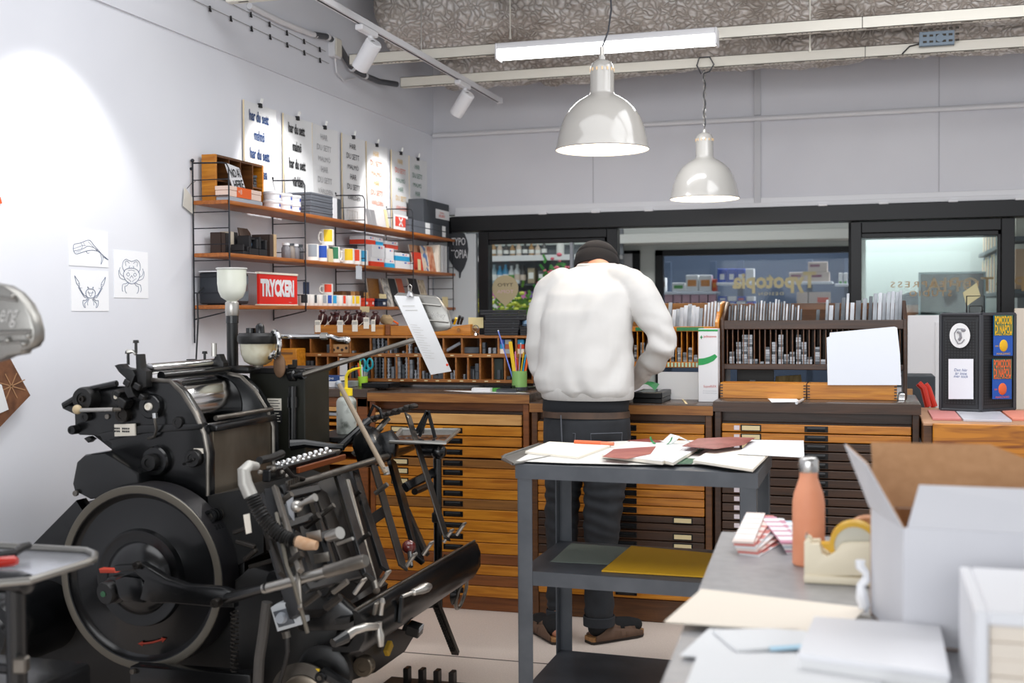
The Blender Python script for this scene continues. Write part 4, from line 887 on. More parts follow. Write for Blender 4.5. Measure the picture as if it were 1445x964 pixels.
lob = mirror([([(.5, .45), (.43, .46), (.38, .52), (.38, .6), (.42, .66), (.5, .68)], 1.3), ([(.4, .64), (.32, .6), (.24, .48), (.2, .4)], 1.3), ([(.42, .66), (.34, .66), (.26, .55), (.18, .42)], 1.1), ([(.2, .4), (.14, .33), (.1, .2), (.09, .14)], 1.2), ([(.21, .4), (.2, .3), (.13, .2), (.09, .14)], 1.1), ([(.42, .68), (.36, .74), (.3, .74), (.3, .84), (.34, .92)], 1.2), ([(.44, .69), (.38, .78), (.34, .82), (.36, .92)], 1.1), ([(.46, .7), (.42, .78), (.42, .86)], .9), ([(.44, .46), (.42, .4), (.46, .43)], .9), ([(.42, .54), (.5, .56)], .8), ([(.44, .5), (.47, .6), (.5, .64)], .8), ([(.17, .33), (.22, .34)], .7), ([(.23, .44), (.28, .43)], .7)])
drawing(125.5, 350.5, 55, 51, 'drawing of a whale in grey-blue lines, upper left sheet on the wall', whale)
drawing(127.5, 410.5, 53, 57, 'drawing of a crab with raised claws, sheet below the whale', lob)
drawing(185.5, 387.5, 48, 66, 'drawing of a round crab, right-hand sheet beside the whale', crab)
# small cream hang tag near the ladder and leaf card, orange scrap and the brown print at the far left
t = thing('hanging_card', 'cream card hanging tilted on the wall left of the near ladder', 'card', at(266, 284, X=WX+.01))
P = [at(260, 264, X=WX+.01), at(276, 285, X=WX+.01), at(274, 304, X=WX+.01), at(258, 291, X=WX+.01)]
B().prism(P, (.002, 0, 0)).make('panel', M_card if False else mat('cream_tag', '#d9d6cc', .7), t)
B().tube([at(264, 266, X=WX+.012), at(271, 258, X=WX+.012), at(276, 256, X=WX+.012)], .0015, 5).make('string', M_ink, t)
t = thing('brown_print', 'brown star-patterned print hanging crooked at the far left wall', 'print', at(15, 550, X=WX+.03))
P = [at(-40, 470, X=WX+.03), at(12, 505, X=WX+.03), at(41, 558, X=WX+.03), at(-5, 606, X=WX+.03), at(-40, 590, X=WX+.03)]
B().prism(P, (.006, 0, 0)).make('panel', mat('brown_print', '#7d5236', .6, col2='#5c3a26', ns=20), t)
b = B(); c = at(16, 545, X=WX+.037)
for k in range(8):
    a = k*math.pi/4+.4; b.bar(c, c+V((0, math.cos(a)*.08, math.sin(a)*.05)), .004, .001, up=(1, 0, 0))
b.make('print_lines', mat('tan_line', '#a9805c', .6), t)
tag(B().prism([at(-30, 530, X=WX+.04), at(2, 543, X=WX+.04), at(12, 578, X=WX+.04), at(-30, 596, X=WX+.04)], (.001, 0, 0)).make('white_card', M_paper), 'white card hanging over the brown star print at the far left', 'card')
tag(B().prism([at(-14, 276, X=WX+.004), at(0, 278, X=WX+.004), at(2.5, 287, X=WX+.004), at(-10, 291, X=WX+.004)], (.002, 0, 0)).make('orange_scrap', mat('orange_scrap', '#ee5a22', .6)), 'bright orange scrap of paper at the left edge of the wall', 'paper')
# black cable down from the speaker
b = B(); b.tube([(-3.0, 4.955, 1.55), (-3.0, 4.9, 1.52), (-2.99, 4.89, 1.4), (-3.01, 4.9, 1.2), (-3.03, 4.87, 1.0), (-3.03, 4.85, .6)], .004, 6); tag(b.make('power_cable', M_ink), 'black power cable hanging down from the retro loudspeaker', 'cable')
# ---------------------------------------------------------------- on the cubby rack
ZK = RZ(473.9)
def bx3(px0, px1, py, Y, z0, Yd):
    a, b = at(px0, py, Y=Y), at(px1, py, Y=Y); return a.x, b.x
def open_box(name, label, x0, x1, y0, y1, z0, h, m, wt=.012, cat='box', group=None):
    t = thing(name, label, cat, ((x0+x1)/2, (y0+y1)/2, z0), 0, group)
    B().bb((x0, y0, z0), (x1, y0+wt, z0+h), .0015).make('front', m, t); B().bb((x0, y1-wt, z0), (x1, y1, z0+h), .0015).make('back', m, t)
    for a, b in ((x0, x0+wt), (x1-wt, x1)): B().bb((a, y0+wt, z0), (b, y1-wt, z0+h), .0015).make('side', m, t)
    B().bb((x0+wt, y0+wt, z0), (x1-wt, y1-wt, z0+.008)).make('bottom', m, t)
    return t
YB1 = 5.72
fx0, fx1 = at(443.5, 466, Y=YB1).x, at(540.5, 466, Y=YB1).x
open_box('wooden_tray', 'low wooden tray holding the maroon tools on the cubby rack', fx0, fx1, YB1, YB1+.13, ZK+.001, at(490, 459, Y=YB1).z-ZK, M_wB)
M_mar = mat('maroon_lacquer', '#3d1a1a', .3, coat=.4)
for k, px in enumerate((456, 468, 479, 491, 504, 516, 530)):
    x = at(px, 450, Y=YB1+.06).x; zt_ = at(px, 437+(k*3) % 4, Y=YB1+.06).z; z0 = ZK+.012; t = thing('maroon_stamp', '%s dark maroon turned wooden handle from the left in the wooden tray' % ORD[k], 'tool', (x, YB1+.065, z0), 0, 'maroon handles')
    H = zt_-z0; q = B().lathe([(0, 0), (.012, 0), (.013, H*.3), (.02, H*.45), (.027, H*.62), (.024, H*.76), (.012, H*.84), (.012, H*.88), (.018, H*.93), (.014, H), (0, H)], (x, YB1+.065, z0), ax=(.12*math.sin(k*2.1), -.1, 1), n=18); q.make('handle', M_mar, t)
    B().tube([(x+.01, YB1+.04, z0+H*.8), (x+.015, YB1+.02, z0+H*.6), (x+.012*(-1)**k, YB1-.004, z0+H*.34)], .0012, 5).make('string', M_paperc, t)
for k, (px, y0, y1) in enumerate(((448.5, 452, 469), (480, 452, 469), (501, 452, 468), (517, 448, 464), (528, 451, 468))):
    a, b_ = at(px-3.8, y1, Y=YB1-.004), at(px+3.8 if k != 4 else px+1.5, y0, Y=YB1-.004)
    t = thing('price_tag', '%s white price tag from the left hanging on the tray of maroon tools' % ORD[k], 'tag', (a.x, YB1-.004, a.z), 0, 'price tags on the tray')
    B().bb((a.x, YB1-.006, a.z), (b_.x, YB1-.004, b_.z), .0003).make('paper', M_paperc, t); B().bb((a.x+.003, YB1-.0066, a.z+(b_.z-a.z)*.62), (b_.x-.003, YB1-.006, a.z+(b_.z-a.z)*.9)).make('print', mat('tag_print', '#b9b7ae', .6), t)
# sign card above tray
t = thing('price_sign', 'small cream price sign standing above the maroon tools', 'sign', at(515, 441, Y=5.86))
a, b_ = at(508, 441, Y=5.82), at(521, 432.5, Y=5.82)
B().bb((a.x, 5.82, a.z), (b_.x, 5.822, b_.z)).make('card', M_card, t); B().cyl(((a.x+b_.x)/2, 5.825, ZK+.003), ((a.x+b_.x)/2, 5.825, a.z+.01), .002, n=6).make('stem', M_steel, t)
# kraft roll, long case, tilted drawer
x0, x1 = at(549, 466, Y=YB1).x, at(605, 466, Y=YB1).x
open_box('wooden_case', 'amber wooden case right of the tray of maroon tools', x0, x1, YB1+.02, YB1+.16, ZK+.001, at(570, 460.5, Y=YB1).z-ZK, M_wB)
x0, x1 = at(610, 466, Y=YB1).x, at(662, 466, Y=YB1).x
t = thing('sloping_case', 'light wooden case with sloping top behind the silver cover plate', 'box', (x0, YB1, ZK))
B().prism([(x0, YB1+.02, ZK+.001), (x1, YB1+.02, ZK+.001), (x1, YB1+.02, ZK+.058), (x0+.1, YB1+.02, ZK+.046), (x0, YB1+.02, ZK+.02)], (0, .15, 0), .0015).make('case', M_wA, t)
B().cyl(((x0+x1)/2+.04, YB1+.008, ZK+.03), ((x0+x1)/2+.04, YB1+.02, ZK+.03), .009, .006, n=12).make('knob', M_wC, t)
for k, (px, py, m, l) in enumerate(((637, 452, M_bl, 'blue'), (641, 450, mat('pen_yellow', '#e8c01c', .4), 'yellow'), (646, 447, M_ink, 'black'), (650, 449, M_ink, 'second black'))):
    a, b_ = at(px, 462, Y=5.8), at(px+3, py, Y=5.78); b_.z += .004; a.z = max(a.z, ZK+.059)
    t = thing('marker_pen', '%s marker pen lying on the sloping wooden case' % l, 'pen', a, 0); B().cyl(a, a.lerp(b_, .72), .0065, n=10).make('barrel', m, t); B().cyl(a.lerp(b_, .72), b_, .0075, n=10).make('cap', M_ink if k != 1 else m, t)
for px, lab, m in ((545, 'small wooden block left of the amber case', M_wR),):
    x = at(px, 466, Y=YB1).x; tag(B().bb((x-.016, YB1+.02, ZK+.001), (x+.014, YB1+.14, ZK+.058), .003).make('wood_block', m), lab, 'block')
t = thing('orange_knife', 'orange-handled knife lying behind the wooden tray', 'knife', at(555, 452, Y=5.88)); a, b_ = at(548, 449, Y=5.88), at(562, 457, Y=5.86)
B().bar(a, b_, .012, .008, bev=.002).make('handle', M_or, t); B().bar(a+(a-b_)*.5, a, .009, .0015).make('blade', M_steel, t)
t = thing('paper_bag', 'crumpled brown paper bundle between the maroon tools and the cover plate', 'bundle', at(547, 455, Y=5.86))
b = B(); c = at(546, 452, Y=5.86); b.sph(c, .034, (1.1, .6, .85), 10)
for v in b.bm.verts: v.co += V((RND.uniform(-.006, .006), RND.uniform(-.004, .004), RND.uniform(-.006, .006)))
b.make('paper', mat('kraft', '#a8906c', .8), t)
# memo card on a ring stand
t = thing('memo_stand', 'cream memo card held in a clear ring stand on the rack', 'card holder', (at(670, 465, Y=5.78).x, 5.78, ZK))
a, b_ = at(661, 463, Y=5.78), at(682, 448, Y=5.78)
B().bb((a.x, 5.78, a.z), (b_.x, 5.7815, b_.z)).make('card', mat('memo_yellow', '#e0d29c', .7), t)
b = B(); c = V(((a.x+b_.x)/2, 5.772, a.z-.002)); b.tube([c+V((.016*math.cos(q), 0, .016*math.sin(q))) for q in [2*math.pi*k/16 for k in range(16)]], .0025, 6, closed=True); b.cyl((c.x, 5.775, ZK+.001), (c.x, 5.775, ZK+.012), .016, .012); b.cyl((c.x, 5.775, ZK+.01), (c.x, 5.775, c.z-.014), .004, n=8); b.make('stand', M_chrome, t)
# stack of black boxes
M_bbx = mat('black_box_board', '#222327', .55)
for k, (p0, p1, ya, yb) in enumerate(((683.5, 731, 466.5, 473.2), (683.5, 732, 459.5, 466.2), (683.5, 733, 452.3, 459.2), (685, 739, 445, 452), (677.5, 731.5, 436.5, 444.7))):
    Y = 5.74; x0, x1 = at(p0, 466, Y=Y).x, at(p1, 466, Y=Y).x; z0 = ZK+.001+k*.0258
    t = thing('black_box', '%s flat black box in the stack of five on the rack' % ['bottom', 'second from bottom', 'middle', 'fourth from bottom, longest', 'topmost, left-shifted'][k], 'box', ((x0+x1)/2, Y+.07, z0), 0, 'stacked black boxes')
    B().bb((x0, Y, z0), (x1, Y+.15, z0+.015), .0015).make('base', M_bbx, t); B().bb((x0-.0012, Y-.0012, z0+.0155), (x1+.0012, Y+.1512, z0+.0252), .0015).make('lid', M_bbx, t)
    B().cyl((x1-.03, Y-.003, z0+.012), (x1-.03, Y-.001, z0+.012), .004, n=10).make('clasp', M_leadd, t)
for k in range(2):
    Y = 5.73; x0, x1 = at(734, 466, Y=Y).x, at(757, 466, Y=Y).x; z0 = ZK+.001+k*.0208
    t = thing('black_box', '%s of the two small black boxes right of the tall stack' % ['lower', 'upper'][k], 'box', ((x0+x1)/2, Y+.07, z0), 0, 'small black boxes')
    B().bb((x0, Y, z0), (x1, Y+.12, z0+.012), .0015).make('base', M_bbx, t); B().bb((x0-.001, Y-.001, z0+.0125), (x1+.001, Y+.121, z0+.0202), .0015).make('lid', M_bbx, t)
t = thing('crumpled_wrap', 'crumpled clear and blue wrapping on the small black boxes', 'wrapping', (at(743, 458, Y=5.79).x, 5.79, ZK+.044))
b = B(); b.sph((at(744, 458, Y=5.79).x, 5.79, ZK+.061), .026, (1.1, .9, .6), 9)
for v in b.bm.verts: v.co += V((RND.uniform(-.006, .006), RND.uniform(-.004, .004), RND.uniform(-.004, .004)))
b.make('film', mat('blueish_film', '#c8d4dc', .3, col2='#5a94c8', ns=12), t)
# things inside the cubbies
def cub(px0, px1, py0, py1, m, lab, name, cat, dx=.03, dep=.05):
    a, b_ = at(px0, py1, Y=YR+dx), at(px1, py0, Y=YR+dx)
    b_0 = ZT if py1 < 502 else ZB
    t = thing(name, lab, cat, ((a.x+b_.x)/2, YR+dx, b_0+.0005)); B().bb((a.x, YR+dx, b_0+.0005), (b_.x, YR+dx+dep, max(b_.z, b_0+.01)), .002).make('box_body', m, t); return t, a, b_
t, a, b_ = cub(468, 492, 486, 499, mat('kraft_box', '#b98d5c', .7), 'kraft cardboard box with dark print in the upper cubbies', 'printed_box', 'box')
b = B(); Yq = YR+.0293
for k in range(4): b.cyl((a.x+.012+k*.024, Yq, ZT+.016+.01*(k % 2)), (a.x+.012+k*.024, Yq+.0008, ZT+.016+.01*(k % 2)), .008, n=10)
b.make('print', M_dk1, t)
t, a, b_ = cub(478, 490, 505.5, 535, M_paper, 'upright white card in the lower cubbies', 'white_card', 'card', .012, .004)
for k, (p0, p1, m1, m2, m3, l) in enumerate(((703, 711.5, M_bl, M_cy, M_paperc, 'blue and cream'), (712.5, 721, M_gy, mat('rust_lbl', '#a8563c', .5), M_gy, 'grey and rust'), (730, 739, M_cy, M_rd, M_paperc, 'blue and red'))):
    a, b_ = at(p0, 499, Y=YR+.02), at(p1, 479, Y=YR+.02); t = thing('ink_tin', 'small %s ink carton in the right upper cubbies' % l, 'carton', ((a.x+b_.x)/2, YR+.03, ZT))
    h = (b_.z-ZT-.001)/3
    for j, m in enumerate((m3, m2, m1)): B().bb((a.x, YR+.02, ZT+.0005+h*j), (b_.x, YR+.06, ZT+h*(j+1)), .0008).make('carton_band', m, t)
t, a, b_ = cub(655, 676, 490, 499, M_leadd, 'row of dark metal pieces with a red one in an upper cubby', 'metal_row', 'metal pieces')
t, a, b_ = cub(662, 676, 520, 534, mat('black_mach', '#26282c', .4), 'small black box machine in a lower cubby', 'small_machine', 'machine')
B().bb((a.x-.006, YR+.028, b_.z), (b_.x, YR+.06, b_.z+.012), .003).make('cap', M_blackm, t)
t, a, b_ = cub(696, 710, 506, 533, mat('dark_green_box', '#1c2a24', .5), 'dark green upright packet in a lower cubby', 'packet', 'packet', .02, .03)
t = thing('paper_roll', 'rolled grey paper lying slanted in an upper cubby', 'roll', at(640, 490, Y=YR+.05)); B().cyl(at(627, 497, Y=YR+.05), at(650, 484, Y=YR+.05), .009, n=12).make('roll', M_gy, t)
# wooden file box in front of the rack, left (partly behind the press)
x0, x1 = at(404, 505, Y=5.63).x, at(424, 505, Y=5.63).x
t = thing('wooden_file_box', 'orange-brown wooden file box beside the vacuum jars', 'box', ((x0+x1)/2, 5.64, 1.055)); z1 = at(410, 492, Y=5.6).z
B().bb((x0-.12, 5.585, 1.055), (x1, 5.69, z1), .003).make('box_body', M_wA, t); B().bb((x0-.02, 5.581, z1-.03), (x1-.02, 5.585, z1-.018), .002).make('handle', M_wC, t)
# ---------------------------------------------------------------- bench A / B clutter
ZA, ZBt = 1.0545, 1.0425
t = thing('blue_book', 'dark blue book lying on the corner bench by the black column', 'book', at(445, 540, Z=ZA+.04)); 
B().bb((-2.76, 5.47, ZA+.03), (-2.545, 5.56, ZA+.057), .002).make('cover', M_nv if False else mat('book_blue', '#2a4a80', .5), t); B().bb((-2.545, 5.475, ZA+.033), (-2.538, 5.555, ZA+.054)).make('pages', M_paperc, t)
tt = B(); tt.text('type', (-2.60, 5.4695, ZA+.043), (1, 0, 0), (0, 0, 1), .05, .016); tt.make('lettering', M_paper, t)
for k, (a, b_, y0, z0, h, m, l) in enumerate(((-2.78, -2.56, 5.45, ZA, .0295, M_white, 'white metal tray under the blue book'), (-2.555, -2.49, 5.44, ZA, .028, M_leadl, 'silver open tray beside the white tray on the corner bench'))):
    open_box('metal_tray', l, a, b_, y0, y0+.14, z0+.0005, h, m, .004, 'tray')
def galley(label, x0, x1, y0, y1, z, h=.022):
    t = thing('galley_tray', label, 'tray', ((x0+x1)/2, (y0+y1)/2, z))
    B().bb((x0, y0, z), (x1, y1, z+.004), .001).make('tray_base', M_blackm, t); b = B()
    for q in ((x0, y0, x1, y0+.006), (x0, y1-.006, x1, y1), (x0, y0, x0+.006, y1), (x1-.006, y0, x1, y1)): b.bb((q[0], q[1], z+.004), (q[2], q[3], z+h), .001)
    b.make('tray_rim', M_blackm, t); return t
t = galley('black composing tray holding type on the bench behind the yellow bottle', -2.42, -2.27, 5.46, 5.6, ZA+.0005)
for k in range(6): B().bb((-2.41+k*.022, 5.47, ZA+.0045), (-2.392+k*.022, 5.59, ZA+.02), .001).make('type_line', M_leadd, t)
# tool holder with scissors
c = at(512, 540, Z=ZA); c.y = 5.62; c.x = at(512, 530, Y=5.62).x
t = thing('tool_holder', 'lime and clear tool holder on the bench before the cubby rack', 'holder', (c.x, c.y, ZBt)); B().lathe([(0, 0), (.024, 0), (.026, .06), (.022, .06), (.02, .006), (0, .006)], (c.x, c.y, ZBt+.0005), n=18).make('cup', mat('lime', '#a8d83c', .4), t)
t = thing('scissors', 'teal-handled scissors standing in the lime tool holder', 'scissors', (c.x+.01, c.y, ZBt+.01)); b = B()
for s_ in (-1, 1): b.bar((c.x+.008, c.y+s_*.003, ZBt+.012), (c.x+.018+s_*.004, c.y+s_*.003, ZBt+.09), .012, .002, up=(0, 1, 0))
b.make('blades', M_steel, t); b = B()
for s_ in (-1, 1):
    cc = V((c.x+.02+s_*.02, c.y, ZBt+.125)); b.tube([cc+V((.015*math.cos(q), 0, .026*math.sin(q))) for q in [2*math.pi*k/14 for k in range(14)]], .0055, 6, closed=True); b.bar((c.x+.02, c.y, ZBt+.085), (cc.x, c.y, ZBt+.103), .012, .008, up=(0, 1, 0))
b.make('handles', mat('teal_plastic', '#159aa8', .4), t)
for k, (dx, h, m, l) in enumerate(((-.02, .13, M_or, 'orange'), (-.012, .14, mat('lime', '#a8d83c', .4), 'lime green'), (-.004, .12, M_white, 'white'), (-.03, .115, M_rd, 'red'))):
    t = thing('pen', '%s pen standing in the lime tool holder' % l, 'pen', (c.x+dx*.5, c.y-.005, ZBt+.01)); a, b_ = V((c.x+dx*.4, c.y-.008+k*.004, ZBt+.012)), V((c.x+dx, c.y-.012+k*.004, ZBt+h)); B().cyl(a, a.lerp(b_, .8), .004, n=8).make('barrel', m, t); B().cyl(a.lerp(b_, .8), b_, .0045, .003, n=8).make('cap', M_ink if k == 3 else m, t)
# green pen cup
c = V((at(733, 530, Y=5.6).x, 5.6, ZBt)); r = .037; h = .078
t = thing('pen_cup', 'pale green pen cup on the bench left of the person', 'cup', c)
zc = .0205
c.z = ZBt
B().lathe([(0, 0), (r, 0), (r, h), (r-.003, h), (r-.003, .004), (0, .004)], (c.x, c.y, ZBt+.018), n=28).make('cup', mat('pale_green', '#8cbc6c', .4), t)
B().lathe([(0, 0), (r+.003, 0), (r+.003, .0175), (0, .0175)], (c.x, c.y, ZBt+.0004), n=28).make('base', M_leadd, t)
for k, (px, py, m, l, wdt) in enumerate(((703, 467, mat('lilac_blue', '#6a7ed0', .4), 'long lilac-blue pen', .0035), (720, 482, mat('pen_yellow', '#e8c01c', .4), 'yellow ruler', .009), (727, 496, mat('pen_pink', '#d87aa8', .4), 'pink pencil', .003), (735, 485, M_gy, 'grey pen', .003), (739, 497, mat('pen_yellow', '#e8c01c', .4), 'yellow pencil', .003), (742, 500, M_cy, 'blue pen', .0035), (729, 505, M_rd, 'red pencil', .003), (745, 503, M_or, 'orange knife', .006), (741, 505, M_ink, 'black pen', .004))):
    top = at(px, py, Y=5.6+.003*k-.01); bot = V((c.x-.02+.0048*k, 5.6-.012+.003*k, ZBt+.026))
    t = thing('pencil', '%s standing in the pale green pen cup' % l, 'pen', bot); bar_ = B()
    if 'ruler' in l or 'knife' in l: bar_.bar(bot, top, wdt*2, .003, up=(0, 1, 0), bev=.0008)
    else: bar_.cyl(bot, top, wdt, n=8)
    bar_.make('shaft', m, t)
    if k == 0 or k == 3: B().sph(top, wdt*1.15, n=8).make('tip', M_paper, t)
# sheet with blocks at the right end of bench B
g = [[V((at(655+88*j/4, 556-10*i/2+ (1 if j == 2 else 0), Z=ZBt).x, 5.41+.1*i/2, ZBt+.0008+(.004 if i == 2 and j > 2 else 0))) for j in range(5)] for i in range(3)]
tag(B().sheet(g, .0006).make('white_sheet', M_paper), 'white sheet of paper under small blocks on the bench left of the person', 'paper')
for px0, px1, y, h, m, l in ((665, 692, 5.43, .02, M_white, 'white flat box on the sheet beside the person'), (694, 703, 5.46, .018, mat('grass_green', '#4a9a3c', .5), 'bright green block on the sheet beside the person'), (700, 728, 5.43, .017, M_leadd, 'grey metal composing block on the sheet beside the person')):
    x0, x1 = at(px0, 548, Y=y).x, at(px1, 548, Y=y).x; t = thing('block', l, 'block', ((x0+x1)/2, y+.02, ZBt+.0012)); B().bb((x0, y, ZBt+.0014), (x1, y+.045, ZBt+.0014+h*.7), .0015).make('lower', m, t); B().bb((x0+.002, y+.001, ZBt+.0016+h*.7), (x1-.002, y+.043, ZBt+h), .001).make('upper', m, t)
t = galley('dark grey type galley lying behind the green cup', at(683, 540, Y=5.5).x, at(722, 540, Y=5.5).x, 5.5, 5.56, ZBt+.0006, .026)
# ---------------------------------------------------------------- middle bench: lead rack, black case, white carton
ZC = 1.0035
def XR(px, Y=YR): return at(px, 500, Y=Y).x
t = thing('lead_rack', 'light orange-brown lead rack with green label strip behind the person', 'rack', ((XR(800)+XR(1016))/2, 5.83, ZC))
xl, xr = -1.5, XR(1010)
zt_, z2, z3, z4 = at(960, 461, Y=YR).z, at(960, 468, Y=YR).z, at(960, 511, Y=YR).z, at(960, 519, Y=YR).z
B().bb((xl, YR, z2), (xr, YR+.02, zt_), .002).make('top_rail', M_wB, t); B().bb((xl, YR, z4), (xr, 5.95, z3), .002).make('bottom_board', M_wB, t)
B().bb((xl, 5.935, z3), (xr, 5.95, at(960, 428, Y=5.94).z), .002).make('back_board', M_wC, t)
for px in (897, 955): 
    a = XR(px); B().bb((a, YR-.0012, z2+.004), (a+.13, YR, zt_-.003)).make('label_strip', mat('label_green', '#2f7a4a', .5), t)
x = xl+.05; k = 0
while x < xr-.02:
    B().bb((x, YR+.004, z3), (x+.004, 5.93, z2)).make('divider', M_wA, t); x += .0268
for k in range(9): B().bb((XR(942+k*5), YR-.001, z4+.004), (XR(944.6+k*5), YR, z3-.003)).make('tag', mat('mint_tag', '#b8d8c0', .6), t)
B().prism([(xr, YR-.03, ZC), (xr, 5.96, ZC), (xr, 5.96, at(1015, 425, Y=5.9).z), (xr, YR+.1, at(1015, 430, Y=5.9).z), (xr, YR-.03, at(1015, 455, Y=YR).z)], (.018, 0, 0), .002).make('end_panel', M_wB, t)
B().prism([(xl-.015, YR-.03, ZC), (xl-.015, 5.96, ZC), (xl-.015, 5.96, zt_+.1), (xl-.015, YR-.03, zt_+.04)], (.015, 0, 0), .002).make('end_panel', M_wB, t)
B().bb((xl, YR+.02, zt_-.012), (xr, 5.935, zt_-.004)).make('slug_shelf', M_wD, t)
rn = random.Random(21)
def strips(px_list, Y, z0, what, grp, tall):
    for k, (px, w, top, m) in enumerate(px_list):
        x = at(px, 445, Y=Y).x; zt__ = at(px, top, Y=Y).z; h = zt__-z0; ln = .12
        o = B().prism([(x, Y, z0), (x+w, Y, z0), (x+w+h*ln*.3, Y+h*.25, z0+h), (x+h*ln*.3, Y+h*.25, z0+h)], (0, .012, .0), .0008).make('lead_strip', m)
        tag(o, '%s lead strip from the left, leaning %s' % (ORD[k], what), 'lead strip', grp)
L3 = [M_lead, M_leadd, M_leadl]
pl = []
px = 941
pl = [(941, .018, 427, M_lead)]+[(947+i*5.4, .019, [437, 436, 434, 431, 429, 431, 433, 435][i], [M_leadl, M_lead, M_leadl][i % 3]) for i in range(8)]+[(992+i*4.6, .011, [430, 427, 426, 425, 427][i], M_leadl) for i in range(5)]
strips(pl, YR+.03, zt_-.004, 'on top of the rack behind the person', 'lead strips on the middle rack', 0)
SL = {}
def slug(w, h, m, loc, label, grp):
    k = (w, h, m.name)
    if k not in SL: SL[k] = B().box((0, 0, h/2), (w, .03, h), bev=.001).make('slug', m); o = SL[k]
    else: o = SL[k].copy(); S.collection.objects.link(o)
    o.location = loc; o.rotation_euler = (0, 0, rn.uniform(-.06, .06)); tag(o, label, 'slug', grp)
for k, (px, ytop) in enumerate(((898, 488), (907, 485), (916, 480), (949, 498), (959, 489), (967, 497), (974.5, 490), (982, 502))):
    n = max(2, int(round((at(px, ytop, Y=YR+.02).z-z3)/.0115)))
    for i in range(n): slug(.019, .011, L3[(i*7+k) % 3 if i % 3 else 0], (XR(px, YR+.02), YR+.024, z3+.0004+i*.0115), 'grey slug, %s from bottom of the %s stack in the rack behind the person' % (ORD[i], ORD[k]), 'slugs in the middle rack')
# black flat case and green scrap under the elbow
x0, x1 = at(893, 560, Y=5.42).x, at(931, 560, Y=5.42).x
t = thing('black_case', 'flat black case lying on the bench at the right elbow', 'case', ((x0+x1)/2, 5.48, ZC)); x1 = at(934, 565, Y=5.42).x
B().bb((x0, 5.42, ZC+.0005), (x1, 5.68, ZC+.022), .002).make('base', M_blackm, t); B().bb((x0, 5.418, ZC+.0225), (x1+.0015, 5.682, ZC+.05), .003).make('lid', M_blackm, t)
B().bb((x0+.02, 5.44, ZC+.05), (x1-.03, 5.66, ZC+.0512)).make('glass_top', mat('dull_glass', '#5a5e62', .15), t)
t = thing('green_film', 'curled green film on the black case at the elbow', 'film', (x0+.03, 5.5, ZC+.052)); b = B(); cx_ = at(912, 548, Y=5.52).x
b.loft([[V((cx_-.05+.095*k/8, 5.5+.06*j, ZC+.053+.03*math.sin(math.pi*k/8)*(1-.3*j)+.012*j)) for k in range(9)] for j in range(3)], cap=False, closed=False); b.make('film', mat('green_film', '#1f7a44', .3), t)
# white carton
x0, x1 = at(985.5, 550, Y=5.55).x, at(1013, 550, Y=5.55).x; z1 = at(1000, 464, Y=5.55).z; z0 = ZC+.0005
t = thing('white_carton', 'tall white carton with green swoosh and red lettering on the bench', 'carton', ((x0+x1)/2, 5.58, z0))
B().bb((x0, 5.55, z0), (x1, 5.63, z1), .0015).make('carton_body', M_white, t)
mg = mat('carton_green', '#1f9a50', .5); H = z1-z0; W = x1-x0
B().bb((x0, 5.549, z1-.012), (x1, 5.55, z1-.003)).make('green_band', mg, t)
B().prism([(x0, 5.5492, z0+H*.5), (x0, 5.5492, z0+H*.59)]+[(x0+W*u, 5.5492, z0+H*(.59+.09*u*u)) for u in (.3, .6, .85)]+[(x0+W*.98, 5.5492, z0+H*.62)]+[(x0+W*u, 5.5492, z0+H*(.5+.1*u*u)) for u in (.8, .5, .25)], (0, .0006, 0)).make('swoosh', mg, t)
b = B(); b.bb((x0+W*.1, 5.549, z1-.042), (x0+W*.22, 5.55, z1-.037)); b.bb((x0+W*.14, 5.549, z1-.048), (x0+W*.18, 5.55, z1-.031)); b.make('emblem', mg, t)
tt = B(); tt.text('johnsons', (x0+W*.6, 5.5488, z1-.037), (1, 0, 0), (0, 0, 1), W*.66, .014, bold=.01); tt.text('SupraFLEX', (x0+W*.6, 5.5488, z0+H*.21), (1, 0, 0), (0, 0, 1), W*.66, .014); tt.make('lettering', mat('carton_red', '#c03a3a', .5), t)
tt = B(); [tt.text('for tired and aching feet', (x0+W*.6, 5.5488, z0+H*(.15-.03*k)), (1, 0, 0), (0, 0, 1), W*.7, .006) for k in range(2)]; tt.make('small_print', M_gy, t)
t = thing('white_paper_pad', 'white sheets standing below the lead rack behind the carton', 'paper', (XR(960), 5.69, ZC)); B().bb((XR(929), 5.685, ZC+.0005), (XR(986), 5.69, at(955, 525, Y=5.69).z)).make('sheet', M_paper, t)
tag(B().bar(at(957, 556, Z=ZC+.001), at(969, 570, Z=ZC+.001)+V((0, 0, .0)), .009, .0012).make('paper_strip', M_card), 'thin tan strip lying on the bench left of the white carton', 'strip')
# ---------------------------------------------------------------- dark bench: slug rack
ZD = 1.0225
t = thing('slug_rack', 'dark brown rack of metal slugs on the right-hand bench', 'rack', (-.25, 5.83, ZD))
xl, xr = XR(1017), XR(1280)
za, zb_, zc, zd = at(1100, 452, Y=YR).z, at(1100, 465, Y=YR).z, at(1100, 514, Y=YR).z, at(1100, 522, Y=YR).z
B().bb((xl, YR-.005, zb_), (xr, YR+.018, za), .003).make('front_board', M_wD, t); B().bb((xl, YR-.005, zd), (xr, 5.95, zc), .003).make('bottom_board', M_wD, t)
zbk = at(1150, 428, Y=5.93).z
for a in (xl-.001, xr-.017): B().prism([(a, YR-.01, ZD), (a, 5.96, ZD), (a, 5.96, zbk+.01), (a, 5.93, zbk+.01), (a, YR-.01, za+.004)], (.018, 0, 0), .003).make('end_panel', M_wD, t)
B().bb((xl+.018, 5.93, zd), (xr-.018, 5.945, zbk), .002).make('back_board', M_wE, t)
